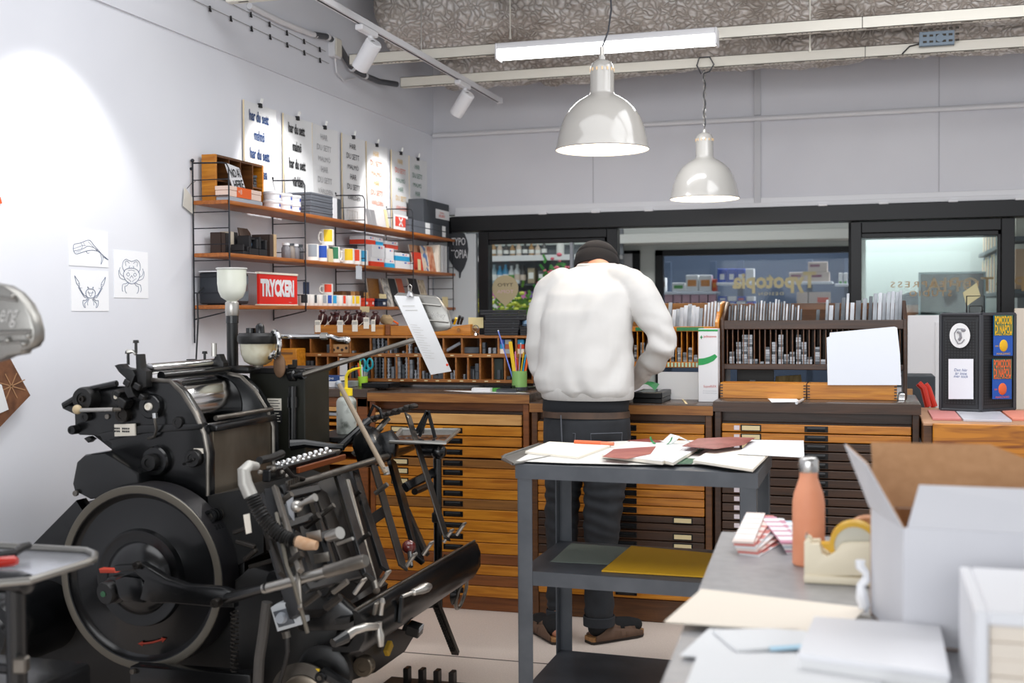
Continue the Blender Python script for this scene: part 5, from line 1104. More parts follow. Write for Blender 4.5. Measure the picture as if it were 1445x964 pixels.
B().prism([(xl+.018, YR+.018, za-.03), (xl+.018, 5.93, zbk-.03), (xl+.018, 5.93, zbk-.042), (xl+.018, YR+.018, za-.042)], (xr-xl-.036, 0, 0)).make('slug_shelf', M_wD, t)
for k in range(32):
    x = xl+.018+(xr-xl-.036)*(k+.5)/32; B().bb((x-.0022, YR+.006, zc), (x+.0022, 5.93, zb_-.001)).make('divider', M_wE, t)
for k, (px, ytop) in enumerate(((1033, 496), (1042.6, 482), (1051, 471), (1058.5, 471), (1066, 505), (1074.5, 508.5), (1083, 489), (1093, 484), (1102, 473.5), (1110, 499), (1118, 496), (1127, 474), (1135, 484), (1143, 504), (1153.5, 490), (1162, 507))):
    n = max(1, int(round((at(px, ytop, Y=YR+.02).z-zc)/.0115)))
    for i in range(n): slug(.0225, .011, [M_lead, M_leadl, M_lead, M_leadl, M_leadd][(i*3+k) % 5], (XR(px, YR+.02), YR+.024, zc+.0004+i*.0115), 'grey slug, %s from bottom of the %s stack in the dark rack' % (ORD[i], ORD[k]), 'slugs in the dark rack')
g1 = [(1027+i*4.05, .0085, v, L3[j]) for i, (v, j) in enumerate(zip([432, 430, 431, 429, 430, 431, 432, 430, 431, 428, 427, 424, 425, 428, 426, 427, 422, 423, 426, 425, 429, 428, 430, 433, 431, 436], [1, 1, 0, 1, 0, 1, 0, 0, 1, 0, 1, 2, 0, 1, 0, 0, 2, 0, 1, 0, 2, 1, 0, 1, 2, 1]))]
g2 = [(1151, .016, 437, M_leadd), (1164, .013, 423, M_lead), (1169, .019, 431, M_leadl), (1177, .021, 428, M_leadd), (1186, .019, 420, M_leadd), (1193, .012, 414, M_leadl), (1199, .018, 427, M_leadl), (1206.5, .023, 424, M_leadd), (1216.5, .018, 421, M_lead), (1225, .016, 418, M_leadd), (1231, .019, 414, M_lead), (1238, .017, 413, M_leadl), (1244, .017, 414, M_lead), (1250, .017, 412, M_lead), (1256, .017, 411, M_leadl), (1262, .017, 412, M_lead), (1267.5, .014, 410, M_lead)]
strips(g1, YR+.035, za-.026, 'close-packed on the left top of the dark rack', 'lead strips on the dark rack', 0)
strips(g2, YR+.05, za-.024, 'on the right top of the dark rack', 'wide lead strips on the dark rack', 0)
# dark things in the gap below
t = thing('dark_board', 'dark grey flat panel standing in the gap under the slug rack', 'panel', (XR(1060, 5.9), 5.9, ZD)); B().bb((XR(1040, 5.9), 5.9, ZD+.0005), (XR(1092, 5.9), 5.915, zd-.004), .002).make('panel', mat('dark_panel', '#3a3632', .5), t); B().bb((XR(1058, 5.9), 5.8985, ZD+.06), (XR(1066, 5.9), 5.9, ZD+.066)).make('badge', M_gy, t)
t = thing('reed_tray', 'pale slatted tray leaning in the gap under the slug rack', 'tray', (XR(1112, 5.86), 5.86, ZD)); B().prism([at(1093, 541, Y=5.8), at(1132, 541, Y=5.8), at(1130, 529, Y=5.86), at(1095, 531, Y=5.86)], (0, .01, 0), .002).make('tray', mat('reed', '#c0a878', .6, col2='#8f784c', ns=60, st=(1, .1, .1)), t)
# two dovetailed wooden drawers
for k, (p0, p1, l) in enumerate(((1018.5, 1139, 'left'), (1140, 1266, 'right'))):
    x0, x1 = at(p0, 550, Y=5.62).x, at(p1, 550, Y=5.62).x
    t = open_box('dovetail_drawer', 'honey wooden dovetailed tray, the %s one in front of the slug rack' % l, x0, x1-.002, 5.56, 5.68, ZD+.0006, .071, M_wA, .012, 'tray', 'dovetailed trays')
    b = B()
    for j in range(5):
        for xx in (x0, x1-.012-.002): b.bb((xx, 5.5592, ZD+.006+j*.013), (xx+.012, 5.56, ZD+.012+j*.013))
    b.make('dovetail_pattern', M_wD, t)
# large paper sheet leaning on the tray
t = thing('large_sheet', 'large white sheet with a pencilled note leaning on the dark rack', 'paper', at(1220, 543, Y=5.545))
b = B(); Yq = 5.535
b.prism([at(1168, 543.5, Y=5.55), at(1272, 543.5, Y=5.55), at(1270, 500, Y=5.60), at(1266, 462.5, Y=5.655), at(1262, 461, Y=5.657), at(1171, 469.5, Y=5.645), at(1170.5, 475, Y=5.64), at(1166.5, 476.5, Y=5.638)], (0, .0008, 0)); b.make('sheet', mat('bluish_paper', '#cdd1d9', .8), t)
b = B()
for k, (p0, p1) in enumerate(((1176, 1182), (1184, 1189), (1201, 1212), (1215, 1222), (1225, 1231))):
    pts = [at(p0+(p1-p0)*j/6, 478.6-k*.45+(.9 if j % 2 else -.9), Y=5.6415) for j in range(7)]; b.tube(pts, .0006, 4)
b.make('handwriting', M_gy, t)
t = thing('paper_scrap', 'white paper slip with a clear tube lying on the dark bench', 'paper', at(1105, 565, Z=ZD))
B().prism([at(1083, 562, Z=ZD+.0006), at(1122, 562, Z=ZD+.0006), at(1131, 567.5, Z=ZD+.0006), at(1089, 568, Z=ZD+.0006)], (0, 0, .0008)).make('slip', M_paper, t)
B().cyl(at(1124, 569, Z=ZD+.009), at(1133, 564, Z=ZD+.009), .006, n=12).make('tube', mat('clear_tube', '#c8ccd0', .2), t)
t = thing('steel_weight', 'shiny steel block at the far right end of the dark bench', 'block', (XR(1270, 5.6), 5.6, ZD)); B().bb((XR(1267.5, 5.6), 5.57, ZD+.0005), (XR(1277, 5.6), 5.66, ZD+.03), .002).make('block', M_chrome, t); B().bb((XR(1269, 5.6), 5.58, ZD+.03), (XR(1275.5, 5.6), 5.65, ZD+.034), .001).make('cap', M_leadd, t)
# ---------------------------------------------------------------- beyond the windows: passage and shops
M_bulk = mat('bulkhead_paint', '#cdd3d0', .6); M_bluewall = mat('shop_blue_wall', '#3d4a5c', .7); M_shelfw = mat('shop_shelf_white', '#dfe2e4', .4)
SYF = 11.0
xa, xb2 = at(925, 400, Y=SYF).x, at(1213, 400, Y=SYF).x
zt_ = at(1060, 350.5, Y=SYF).z
b = B(); b.bb((-6, SYF, zt_), (xb2, SYF+.12, 3.3)).bb((at(873, 400, Y=SYF).x-.02, SYF, 0), (xa, SYF+.12, zt_)); struct('wall_shopfront', b, M_bulk)
struct('trim_9', B().bb((-6, SYF-.4, 2.05), (xb2, SYF, 2.13)).bb((xb2-.05, SYF-.01, 0), (xb2+.05, SYF+.14, 3.2)), M_bulk, 'grey bulkhead edge over the passage')
fz = .04
b = B(); b.bb((xa, SYF-.03, .2), (xa+.075, SYF+.05, zt_), .004).bb((xa, SYF-.03, zt_-.055), (xb2, SYF+.05, zt_), .004); struct('trim_10', b, M_blackf, 'black frame of the grocery window')
struct('window_4', B().bb((xa+.07, SYF+.01, .2), (xb2, SYF+.016, zt_-.05)), glass('shop_glass', (.86, .9, .95), .03))
struct('wall_grocery', B().bb((-6, 13.3, 0), (3.4, 13.4, 3.6)), M_bluewall)
struct('ceiling_grocery', B().bb((-6, BY+.1, 3.3), (3.4, 13.4, 3.4)), M_white)
struct('wall_passage_right', B().bb((3.3, BY+.1, 0), (3.4, 13.4, 3.4)), M_white); struct('wall_passage_left', B().bb((-6.1, BY+.1, 0), (-6, 13.4, 3.4)), M_white)
struct('floor_passage', B().bb((-6, BY+.1, -.06), (-3.2, 13.4, 0)), M_floor)
# small white door leaf with black edge
t = thing('notice_panel', 'white panel with a black edge on the grey wall across the passage', 'panel', at(888, 380, Y=SYF-.03))
a, b_ = at(873, 440, Y=SYF-.02), at(893, 358, Y=SYF-.02); B().bb((a.x, SYF-.02, a.z), (b_.x, SYF, b_.z)).make('panel', mat('greyish_white', '#cfd2d6', .5), t)
a2, b2 = at(893, 440, Y=SYF-.02), at(903, 354, Y=SYF-.02); B().bb((a2.x, SYF-.03, a2.z), (b2.x, SYF, b2.z)).bb((a.x, SYF-.03, b_.z), (b2.x, SYF, b_.z+.03)).make('black_edge', M_blackf, t)
t = thing('shop_name_lettering', 'pale gold mirrored lettering with DESIGN below on the grocery window', 'lettering', at(1092, 400, Y=SYF-.02))
mg = mat('pale_gold', '#cfc49a', .5)
q = B(); q.text('Typotopia', at(1092, 399, Y=SYF-.004), (-1, 0, 0), (0, 0, 1), .74, .19, bold=.035); q.text('DESIGN', at(1088, 414.5, Y=SYF-.004), (-1, 0, 0), (0, 0, 1), .22, .028, bold=.01, space=1.3); q.make('lettering', mg, t)
# grocery shelves with packs
GY = 12.0
SH = [(418, 'lower'), (399, 'middle'), (372, 'upper')]
def gx(px): return at(px, 400, Y=GY).x
def gz(py): return at(1060, py, Y=GY).z
t = thing('grocery_shelving', 'dark grocery shelving with white boards behind the shop window', 'shelving', (gx(1070), GY+.3, 0))
for p0, p1, py in ((930, 1210, 438), (930, 1011, 411), (1011.5, 1066, 398.5), (1108, 1175, 398.5), (1178, 1212, 402)): B().bb((gx(p0), GY-.02, gz(py)-.02), (gx(p1), GY+.35, gz(py)), .003).bb((gx(p0), GY-.022, gz(py)-.025), (gx(p1), GY-.02, gz(py)-.003)).make('shelf_board', M_shelfw, t)
for px in (935, 1000, 1040, 1140, 1195): B().bb((gx(px)-.03, GY+.35, 0), (gx(px)+.03, GY+.4, 1.95), .003).make('upright', M_bluewall, t)
def pack(px0, px1, py0, py1, m, acc, lab, grp=None, name='food_pack', fr=(.15, .85, .3, .7), Y=GY):
    x0, x1 = at(px0, 400, Y=Y).x, at(px1, 400, Y=Y).x; z0, z1 = at((px0+px1)/2, py1, Y=Y).z, at((px0+px1)/2, py0, Y=Y).z
    t = thing(name, lab, 'package', ((x0+x1)/2, Y+.06, z0), 0, grp)
    B().bb((x0+.002, Y+.01, z0+.0008), (x1-.002, Y+.12, z1-.0008), .003).make('pack_body', m, t)
    w, h = x1-x0, z1-z0
    if acc: B().bb((x0+w*fr[0], Y+.008, z0+h*fr[2]), (x0+w*fr[1], Y+.01, z0+h*fr[3])).make('pack_label', acc, t)
mw = mat('pack_white', '#ecebe8', .5); mp = mat('pack_pink', '#cfa3ac', .4); mbl = mat('pack_blue', '#3454b4', .5); mgn = mat('pack_green', '#5aa050', .5); mrd = mat('pack_red', '#d8502c', .5); mog = mat('pack_orange', '#d88a3c', .5); mbe = mat('pack_beige', '#d3c2b4', .6); mbr = mat('pack_brown', '#8a5a3c', .5)
for k, (a, b_, y0, acc) in enumerate(((932, 939, 392, mbr), (948, 966, 399, mgn), (967.5, 985, 388, mog), (986, 1004, 388, mog), (1004.5, 1011, 394, mrd))):
    pack(a, b_, y0, 411, mw if k != 4 else mrd, acc if k != 4 else mog, '%s white food pack from the left on the middle grocery shelf' % ORD[k], 'packs on the middle grocery shelf')
for k in range(6): pack(937.5+k*12.3, 949+k*12.3, 415.5, 438, mp, mbr, '%s pink pack from the left on the bottom grocery shelf' % ORD[k], 'pink packs', fr=(.25, .75, .15, .5))
for k in range(4): pack(1012+k*13.2, 1024.5+k*13.2, 379, 398.5, mw if k == 3 else mbl, mw, '%s blue and white pack from the left on the upper grocery shelf' % ORD[k], 'blue packs upstairs', fr=(.3, .8, .2, .6))
for k in range(8): pack(1013+(k % 4)*13.2, 1025.6+(k % 4)*13.2, 425-7*(k//4)+.2, 431.8-7*(k//4), mbl if (k+k//4) % 2 else mw, mrd if k % 3 == 0 else mw, '%s small carton, %s row of the pile on the bottom grocery shelf' % (ORD[k % 4], 'lower' if k < 4 else 'upper'), 'small cartons', fr=(.2, .8, .2, .6))
pack(1012, 1066, 432, 438, mrd, mog, 'long red pack under the small cartons')
for k, (a, b_, y0, y1) in enumerate(((1113, 1142, 384, 398.5), (1142.5, 1171, 384, 398.5), (1140, 1168, 369.5, 383.8))): pack(a, b_, y0, y1, mbe, mat('pack_plum', '#8a4a60', .5), '%s' % ['left beige carton on the shelf beside the gold lettering', 'right beige carton on the shelf beside the gold lettering', 'beige carton stacked on the other two'][k], 'beige cartons', fr=(.1, .6, .5, .75))
for k, (a, b_) in enumerate(((1124, 1140.5), (1141, 1172))): pack(a, b_, 412, 431, mbe, mrd if k else None, '%s beige carton low on the grocery shelf beside the lettering' % ['left', 'right'][k], 'lower beige cartons', fr=(.4, .9, .2, .6))
pack(1105, 1173, 431.5, 438, mw, mog, 'flat white packs under the lower beige cartons')
for k in range(3): pack(1183+k*7, 1189+k*7, 385, 402, mw, mgn, '%s upright white pack at the right end of the grocery window' % ORD[k], 'upright white packs', fr=(.2, .8, .1, .3))
# left window: shop shelving with bottles, bags and flowers
LY = 10.3
def lx(px): return at(px, 400, Y=LY).x
def lz(py): return at(760, py, Y=LY).z
t = thing('shop_shelving', 'white shop shelving unit seen through the left window', 'shelving', (lx(760), LY+.2, 0))
for n, (py, th) in enumerate(((360, .035), (400, .02), (446, .03), (480, .03))): B().bb((lx(640), LY, lz(py)-th), (lx(868), LY+.35, lz(py)), .003).make('shelf_board', M_shelfw if n == 0 else mat('shelf_dark', '#3c4046', .5), t)
B().bb((lx(640), LY+.36, 0), (lx(868), LY+.4, lz(322)), .003).make('back_panel', mat('shelving_back', '#70767c', .6), t)
B().bb((lx(640), LY-.02, lz(368)), (lx(868), LY, lz(360)), .003).make('price_rail', M_white, t)
def bottle(px, py0, py1, m, lab, grp, r=.028, cap=None):
    x = lx(px); z0, z1 = lz(py1), lz(py0); h = z1-z0; t = thing('bottle', lab, 'bottle', (x, LY+.1, z0), 0, grp)
    B().lathe([(0, 0), (r, 0), (r, h*.68), (r*.45, h*.84), (r*.45, h), (0, h)], (x, LY+.1, z0+.0005), n=14).make('bottle_body', m, t)
    B().lathe([(r*1.01, h*.2), (r*1.02, h*.2), (r*1.02, h*.5), (r*1.01, h*.5)], (x, LY+.1, z0), n=14).make('label', cap or mw, t)
for k in range(6): bottle(693+k*8.2, 372+(k % 2)*2, 400, [mat('bot_clear', '#a8bcc4', .2), mat('bot_blue', '#4a9ac8', .3), mat('bot_blue', '#4a9ac8', .3), mat('bot_white', '#d8dcdf', .3), mat('bot_white', '#d8dcdf', .3), mat('bot_dark', '#4a4a4c', .3)][k], '%s bottle from the left on the second shelf through the left window' % ORD[k], 'bottles on the second shelf', cap=[mw, mw, mw, mgn, mbe, mbe][k])
for k in range(8):
    x0 = 744+k*14.5; pack(x0, x0+10, 378+(k % 3)*3, 400, [mat('tin_tan', '#a89a80', .5), mat('bot_dark', '#4a4a4c', .3), mbe][k % 3], mw, '%s tin from the left on the second shelf through the left window' % ORD[k], 'tins on the second shelf', 'tin', Y=LY+.05)
for k in range(9): bottle(692+k*9, 341+(k*5) % 4, 360, [mat('bot_amber', '#a88458', .3), mbe, mat('bot_dark', '#4a4a4c', .3)][k % 3], '%s bottle from the left on the top shelf through the left window' % ORD[k], 'bottles on the top shelf', .025)
bottle(787+0, 337, 360, mw, 'white spray bottle on the top shelf through the left window', None, .035)
for k, m in enumerate((mat('bag_pink', '#d87ab8', .4), mat('bag_pink2', '#e4a0c8', .4), mat('bag_white', '#dcd4dc', .4), mat('bag_pink', '#d87ab8', .4), mat('bag_violet', '#8a6ab0', .4), mat('bag_pink2', '#e4a0c8', .4), mat('bag_orange', '#e0a060', .4))):
    x0 = 692+k*13; pack(x0, x0+11.5, 411, 446, m, mw, '%s bright bag from the left on the third shelf through the left window' % ORD[k], 'bright bags', 'snack_bag', Y=LY+.05)
def bouquet(px, py, rx, rz, cols, leaf, lab, n, seed, pot, Yf=9.5):
    rn = random.Random(seed); c = at(px, py, Y=Yf); t = thing('flower_bouquet', lab, 'flowers', (c.x, Yf, c.z-rz))
    lf = B(); fl = [B() for _ in cols]
    for k in range(n):
        p = c+V((rn.gauss(0, .45)*rx, rn.gauss(0, .3)*rx*.6, rn.gauss(0, .45)*rz)); 
        if k % 2: fl[k % len(cols)].sph(p, rn.uniform(.014, .026), (1, 1, .7), 6)
        else: lf.bar(p, p+V((rn.uniform(-.05, .05), rn.uniform(-.02, .02), rn.uniform(.0, .06))), .022, .002, up=(0, 1, .2))
    for k in range(12): lf.tube([c+V((0, 0, -rz)), c+V((rn.uniform(-.6, .6)*rx, 0, rn.uniform(-.2, .3)*rz))], .004, 5)
    o = lf.make('leaves', leaf, t)
    for k, f in enumerate(fl): f.make('blossoms', cols[k], t)
    B().lathe([(0, 0), (.06, 0), (.09, .2), (.085, .2), (.055, .01), (0, .01)], (c.x, Yf, c.z-rz-.2), n=18).make('pot', pot, t)
    B().cyl((c.x, Yf, .0), (c.x, Yf, c.z-rz-.2), .12, .1, n=16).make('flower_stand', M_shelfw, t)
ml = mat('leaf_green', '#5a8a2c', .5)
bouquet(729, 438, .3, .17, [mat('blossom_yellow', '#e8dc3c', .5), mat('blossom_lemon', '#d8e05c', .5)], ml, 'yellow flowers in a bucket seen through the left window', 220, 4, M_shelfw)
bouquet(785, 398, .16, .2, [mat('blossom_pink', '#e8a0b0', .5), mat('blossom_rose', '#e06a80', .5)], mat('leaf_mid', '#3f8a3a', .5), 'pink flowers behind the shoulder seen through the left window', 130, 8, M_shelfw, 9.95)
bouquet(664, 435, .1, .22, [mat('blossom_pink', '#e8a0b0', .5), mat('blossom_yellow', '#e8dc3c', .5)], ml, 'small mixed flowers left of the left window', 90, 12, M_shelfw, 9.0)
# right window: bright room, bookshelf, blackboard poster, seated person
struct('wall_reading_room', B().bb((xb2+.05, 12.6, 0), (3.3, 12.7, 3.3)), mat('bright_wall', '#b8bfc1', .6))
struct('trim_11', B().bb((-.05, 9.75, 1.985), (3.3, 9.8, 2.04)), mat('slate_trim', '#5a626a', .5), 'slate ledge across the reading room glass')
RY = 10.2
t = thing('black_poster', 'dark framed blackboard poster standing behind the right window', 'poster', at(1344, 440, Y=9.35))
a, b_ = at(1299, 444, Y=9.35), at(1388, 386, Y=9.35)
B().bb((a.x-.015, 9.345, a.z-.015), (b_.x+.015, 9.36, b_.z+.015), .002).make('frame', mat('pale_frame', '#aebcc6', .4), t)
B().bb((a.x, 9.34, a.z), (b_.x, 9.346, b_.z)).make('board', mat('slate', '#0f1215', .5, col2='#1e2429', ns=4, st=(1, 1, 4)), t)
B().bb(((a.x+b_.x)/2-.25, 9.35, 0), ((a.x+b_.x)/2+.25, 9.42, a.z), .004).make('easel', M_shelfw, t)
t = thing('sticky_note', 'cream diamond-turned card on the inside of the right window', 'card', at(1371, 418, Y=BY-.0))
B().prism([at(1358.5, 413, Y=BY+.008), at(1378, 399, Y=BY+.008), at(1384, 418, Y=BY+.008), at(1364, 432, Y=BY+.008)], (0, .0015, 0)).make('card', mat('note_cream', '#d9d0a4', .7), t)
# bookshelf receding on the right
t = thing('bookshelf', 'tall dark bookshelf full of records at the right beyond the windows', 'bookshelf', (1.2, 11, 0))
bx = 1.03
for z in (.4, .81, 1.2, 1.58, 1.97, 2.35): B().bb((bx, 9.5, z-.035), (bx+.35, 12.4, z), .003).make('shelf_board', mat('shelf_slate', '#4a5058', .5), t)
B().bb((bx+.35, 9.5, 0), (bx+.38, 12.4, 2.35)).make('back_panel', MATS['shelf_slate'], t)
rn = random.Random(4); cols = [mat('spine_tan', '#b89478', .6), mat('spine_white', '#d8d4cc', .6), mat('spine_green', '#5a7a64', .6), mat('spine_blue', '#6a7a94', .6), mat('spine_rose', '#b87a6c', .6), mat('spine_cream', '#d8c49c', .6)]
n = 0; P0b = {}
for r_, z in enumerate((1.58, 1.97, 1.2)):
    y = 9.6
    while y < 12.3 and n < 120:
        h = [.3, .34, .26, .32][n % 4]; k = (h, n % 6); 
        if k not in P0b:
            o = B().box((0, .02, h/2), (.22, .04, h), bev=.002).make('record_sleeve', cols[n % 6]); P0b[k] = o
        else: o = P0b[k].copy(); S.collection.objects.link(o)
        o.location = (bx+.135, y+.02, z+.0005); q_ = int((y-9.6)/.0445+1.5); tag(o, '%s record sleeve from the near end, %s row of the dark bookshelf' % (ORD[q_-1] if q_ < 38 else '%dth' % q_, ['second', 'upper', 'lower'][r_]), 'record sleeve', 'record sleeves, %s row' % ['second', 'upper', 'lower'][r_]); y += .0445 if True else 0; n += 1
# ---------------------------------------------------------------- platen press
M_pb = mat('press_black', '#08090a', .26, col2='#0e0f11', ns=6, coat=.2)
M_pb2 = mat('press_black_worn', '#0c0c0d', .42, col2='#171615', ns=14)
M_pst = mat('worn_steel', '#858079', .33, metal=.85, col2='#625e58', ns=8)
M_psd = mat('dark_steel', '#3a3632', .4, metal=.7, col2='#2a2725', ns=7)
M_brz = mat('bronzed_plate', '#94897a', .32, metal=.8, col2='#5e5548', ns=5, st=(1, 1, .5))
M_alu = mat('cast_aluminium', '#96948f', .35, metal=.8, bump=.05, ns=30)
M_rim = mat('rim_steel', '#6f6a60', .42, metal=.6, col2='#6e695f', ns=20)
PY = 3.55
press = thing('printing_press', 'black cast-iron platen printing press with a big flywheel by the left wall', 'printing press', (-2.2, 3.9, 0))
def ex(pts, Y, d, bev=0): return B().prism([at(x, y, Y=Y) for x, y in pts], (0, d, 0), bev)
def pc(px, py, Y): return at(px, py, Y=Y)
fr = [(140, 615), (157, 626), (157, 720), (180, 770), (293, 770), (293, 640), (288, 612), (275, 583), (256, 553), (240, 538), (215, 536), (200, 545), (165, 545), (125, 548), (86, 571), (88, 577), (105, 585), (106, 610), (112, 614)]
ex(fr, PY, .05, .004).make('side_frame', M_pb, press)
ff = [(322, 527), (340, 531), (360, 551), (377, 579), (385, 602), (386, 770), (240, 770), (240, 545), (300, 528)]
ex(ff, 4.02, .05, .004).make('side_frame', M_pb, press)
edge = [(205, 541), (215, 536), (240, 538), (256, 553), (275, 583), (288, 612), (293, 640), (293, 700)]
B().tube([pc(x, y, PY-.004) for x, y in edge], .0075, 8).make('rim_highlight', M_pst, press)  # raised rim as a bright tube, put in for the edge highlight
edge2 = [(322, 527), (340, 531), (360, 551), (377, 579), (385, 602), (386, 690)]
B().tube([pc(x, y, 4.015) for x, y in edge2], .0075, 8).make('rim_highlight', M_pst, press)  # same bright highlight tube along the far frame edge
ex([(120, 590), (200, 596), (240, 610), (268, 632), (276, 700), (276, 770), (165, 770), (165, 640), (120, 605)], PY+.05, .42).make('body', M_pb2, press)
xr_ = pc(293, 690, PY).x
za, zb_ = pc(293.7, 609, PY+.05).z, pc(293, 760, PY+.05).z
B().bb((xr_-.03, PY+.05, zb_), (xr_-.006, 4.02, za), .002).make('bronze_plate', M_brz, press)
B().bb((xr_-.045, PY+.045, za), (xr_+.012, 4.03, za+.025), .006, 2).make('apron_lip', M_pb, press)
B().cyl((xr_-.002, PY+.06, za+.045), (xr_-.002, 4.01, za+.045), .009, n=12).make('lip_rod', M_pst, press)
dc = pc(300, 572, 4.0)
B().cyl((dc.x, PY+.055, dc.z), (dc.x, 4.015, dc.z), .115, n=48).make('ink_drum', M_chrome, press)
for k, (px, py, r) in enumerate(((208, 521, .02), (225, 531, .016))):
    c = pc(px, py, PY+.02); B().cyl((c.x, PY+.03, c.z), (c.x, 4.03, c.z), r, n=20).make('ink_roller', M_pb if k else M_chrome, press)
# roller brackets
b = ex([(161, 516), (167, 514), (172, 519), (186, 522), (190, 530), (184, 545), (190, 560), (180, 562), (174, 550), (179, 536), (168, 526)], PY-.05, .05, .003); b.prism([at(x, y, Y=PY-.04) for x, y in ((191, 500), (196, 500), (198, 520), (206, 524), (206, 546), (196, 550), (192, 530))], (0, .04, 0), .003); b.make('roller_bracket', M_pb2, press)
b = ex([(262, 507), (270, 507), (276, 515), (300, 511), (304, 500), (309, 500), (312, 508), (315, 512), (315, 525), (304, 528), (290, 522), (268, 518)], 4.0, .04, .003); b.make('roller_bracket', M_pb2, press)
def peg(px, py, Y, r, L, m, n=16, name='screw', r2=None, ax=None):
    c = pc(px, py, Y); B().cyl(c, c+V(ax or (0, -L, 0)), r, r2, n=n).make(name, m, press)
for px, py, h in ((181, 515, 16), (192, 498, 14), (289, 510, 12)):
    c = pc(px, py, PY-.03 if px < 250 else 4.0); b = B(); b.cyl(c, c+V((0, 0, h*.0024)), .005, n=8); b.cyl(c+V((0, 0, h*.0024)), c+V((0, 0, h*.0024+.01)), .011, .009, n=10); b.make('adjusting_screw', M_pb2, press)
c = pc(302, 503, 4.0); B().cyl(c, c+V((0, 0, .05)), .011, n=10).make('oil_cup', M_steel, press)
c = pc(192, 500, PY-.03); B().tube([c, c+V((-.012, 0, .01)), c+V((-.03, -.01, .008))], [.006, .006, .009], 8).make('thumb_lever', M_steel, press)
b = B()
for px, py, s in ((176, 568, .03), (184, 540, .022), (170, 555, .02), (198, 545, .022), (205, 560, .018)): b.box(pc(px, py, PY-.03), (s*1.2, .05, s), rot=(0, .5, 0), bev=.003)
b.make('roller_links', M_pb2, press)
# discs and knobs on the near side frame
def disc(px, py, r, L, m, name, Y=PY, steps=None):
    prof = steps or [(r, 0), (r, L*.8), (r*.9, L), (r*.5, L), (r*.48, L*.9), (0, L*.9)]
    B().lathe(prof, pc(px, py, Y), (0, -1, 0), 28).make(name, m, press)
disc(217, 573, .042, .03, M_pb, 'hub_cover'); disc(217, 573, .013, .038, M_paperc, 'hub_mark')
disc(128, 562, .042, .05, M_pb2, 'gear'); disc(128, 562, .012, .055, M_psd, 'gear_bolt')
disc(254, 596, .02, .02, M_pb2, 'bolt'); disc(224, 650, .052, .03, M_pb, 'bearing_cap'); disc(222, 651, .03, .055, M_pb2, 'bearing_nut')
disc(277, 646, .03, .03, M_pb2, 'dial_knob'); disc(108, 606, .016, .03, M_pb2, 'bolt'); disc(124, 588, .016, .02, M_pb2, 'bolt'); disc(174, 559, .024, .04, M_pb2, 'cam'); disc(174, 559, .008, .046, M_paperc, 'cam_mark')
disc(152, 588, .009, .006, M_pst, 'washer'); disc(178, 585, .026, .03, M_psd, 'cam_ring')
B().tube([pc(259, 655, PY-.02), pc(273, 648, PY-.035)], .005, 6).make('dial_lever', M_pb2, press)
ex([(273, 633), (286, 633), (287, 640), (274, 640)], PY-.004, .004).make('scale_plate', M_paperc, press)
B().cyl(pc(113, 579, PY-.07), pc(160, 578, PY-.07), .0075, n=12).make('crank_rod', M_steel, press)
B().tube([pc(160, 578, PY-.07), pc(168, 578, PY-.06), pc(171, 572, PY-.02)], .007, 8).make('crank_elbow', M_pst, press)
B().sph(pc(109, 578, PY-.07), .0165, n=16).make('crank_ball', mat('boxwood', '#cdb892', .45), press)
pl_ = ex([(161, 599), (190, 598), (190.5, 615), (161.5, 616)], PY-.02, .008, .0008).make('name_plate', M_paperc, press)
b = B()
for k in range(2):
    for j in range(9):
        if j != 4: b.bb((pc(164+j*2.7, 605, PY).x, PY-.0212, pc(175, 604+k*4, PY).z-.003), (pc(166+j*2.7, 605, PY).x, PY-.0204, pc(175, 604+k*4, PY).z+.003))
b.make('plate_print', M_ink, pl_)
B().tube([pc(218, 584, PY-.04), pc(219, 596, PY-.04), pc(221, 606, PY-.03), pc(218, 616, PY-.02), pc(209, 619, PY-.01)], .005, 8).make('oil_line', M_pst, press)
B().cyl(pc(218, 583, PY-.04), pc(218.5, 590, PY-.04), .009, n=10).make('oil_fitting', M_chrome, press)
ex([(118, 619), (124, 616), (130, 620), (124, 625)], PY, .03, .002).make('wing_nut', M_pb2, press)
B().tube([pc(90, 572, PY-.015), pc(128, 549, PY-.015), pc(165, 541, PY-.015)], .011, 8).make('guard_rod', M_pb, press)
ex([(139, 612), (200, 600), (285, 598), (285, 606), (200, 612), (145, 623)], PY-.012, .012, .003).make('frame_ledge', M_pb, press)
# casing behind the wheel and belt guard, base
ex([(104, 694), (101, 683), (107, 652), (118, 642), (147, 639), (196, 668), (196, 700), (125, 705)], 3.44, .14, .012).make('gear_casing', M_pb, press)
ex([(107, 706), (121, 728), (101, 774), (41, 773)], 3.47, .06, .004).make('belt_guard', M_pb, press)
ex([(105, 712), (36, 778), (-70, 880), (-70, 1040), (345, 1040), (345, 790), (280, 755), (160, 740)], 3.54, .62, .006).make('base', M_pb2, press)
disc(108, 696, .01, .01, M_pst, 'casing_bolt', 3.44)
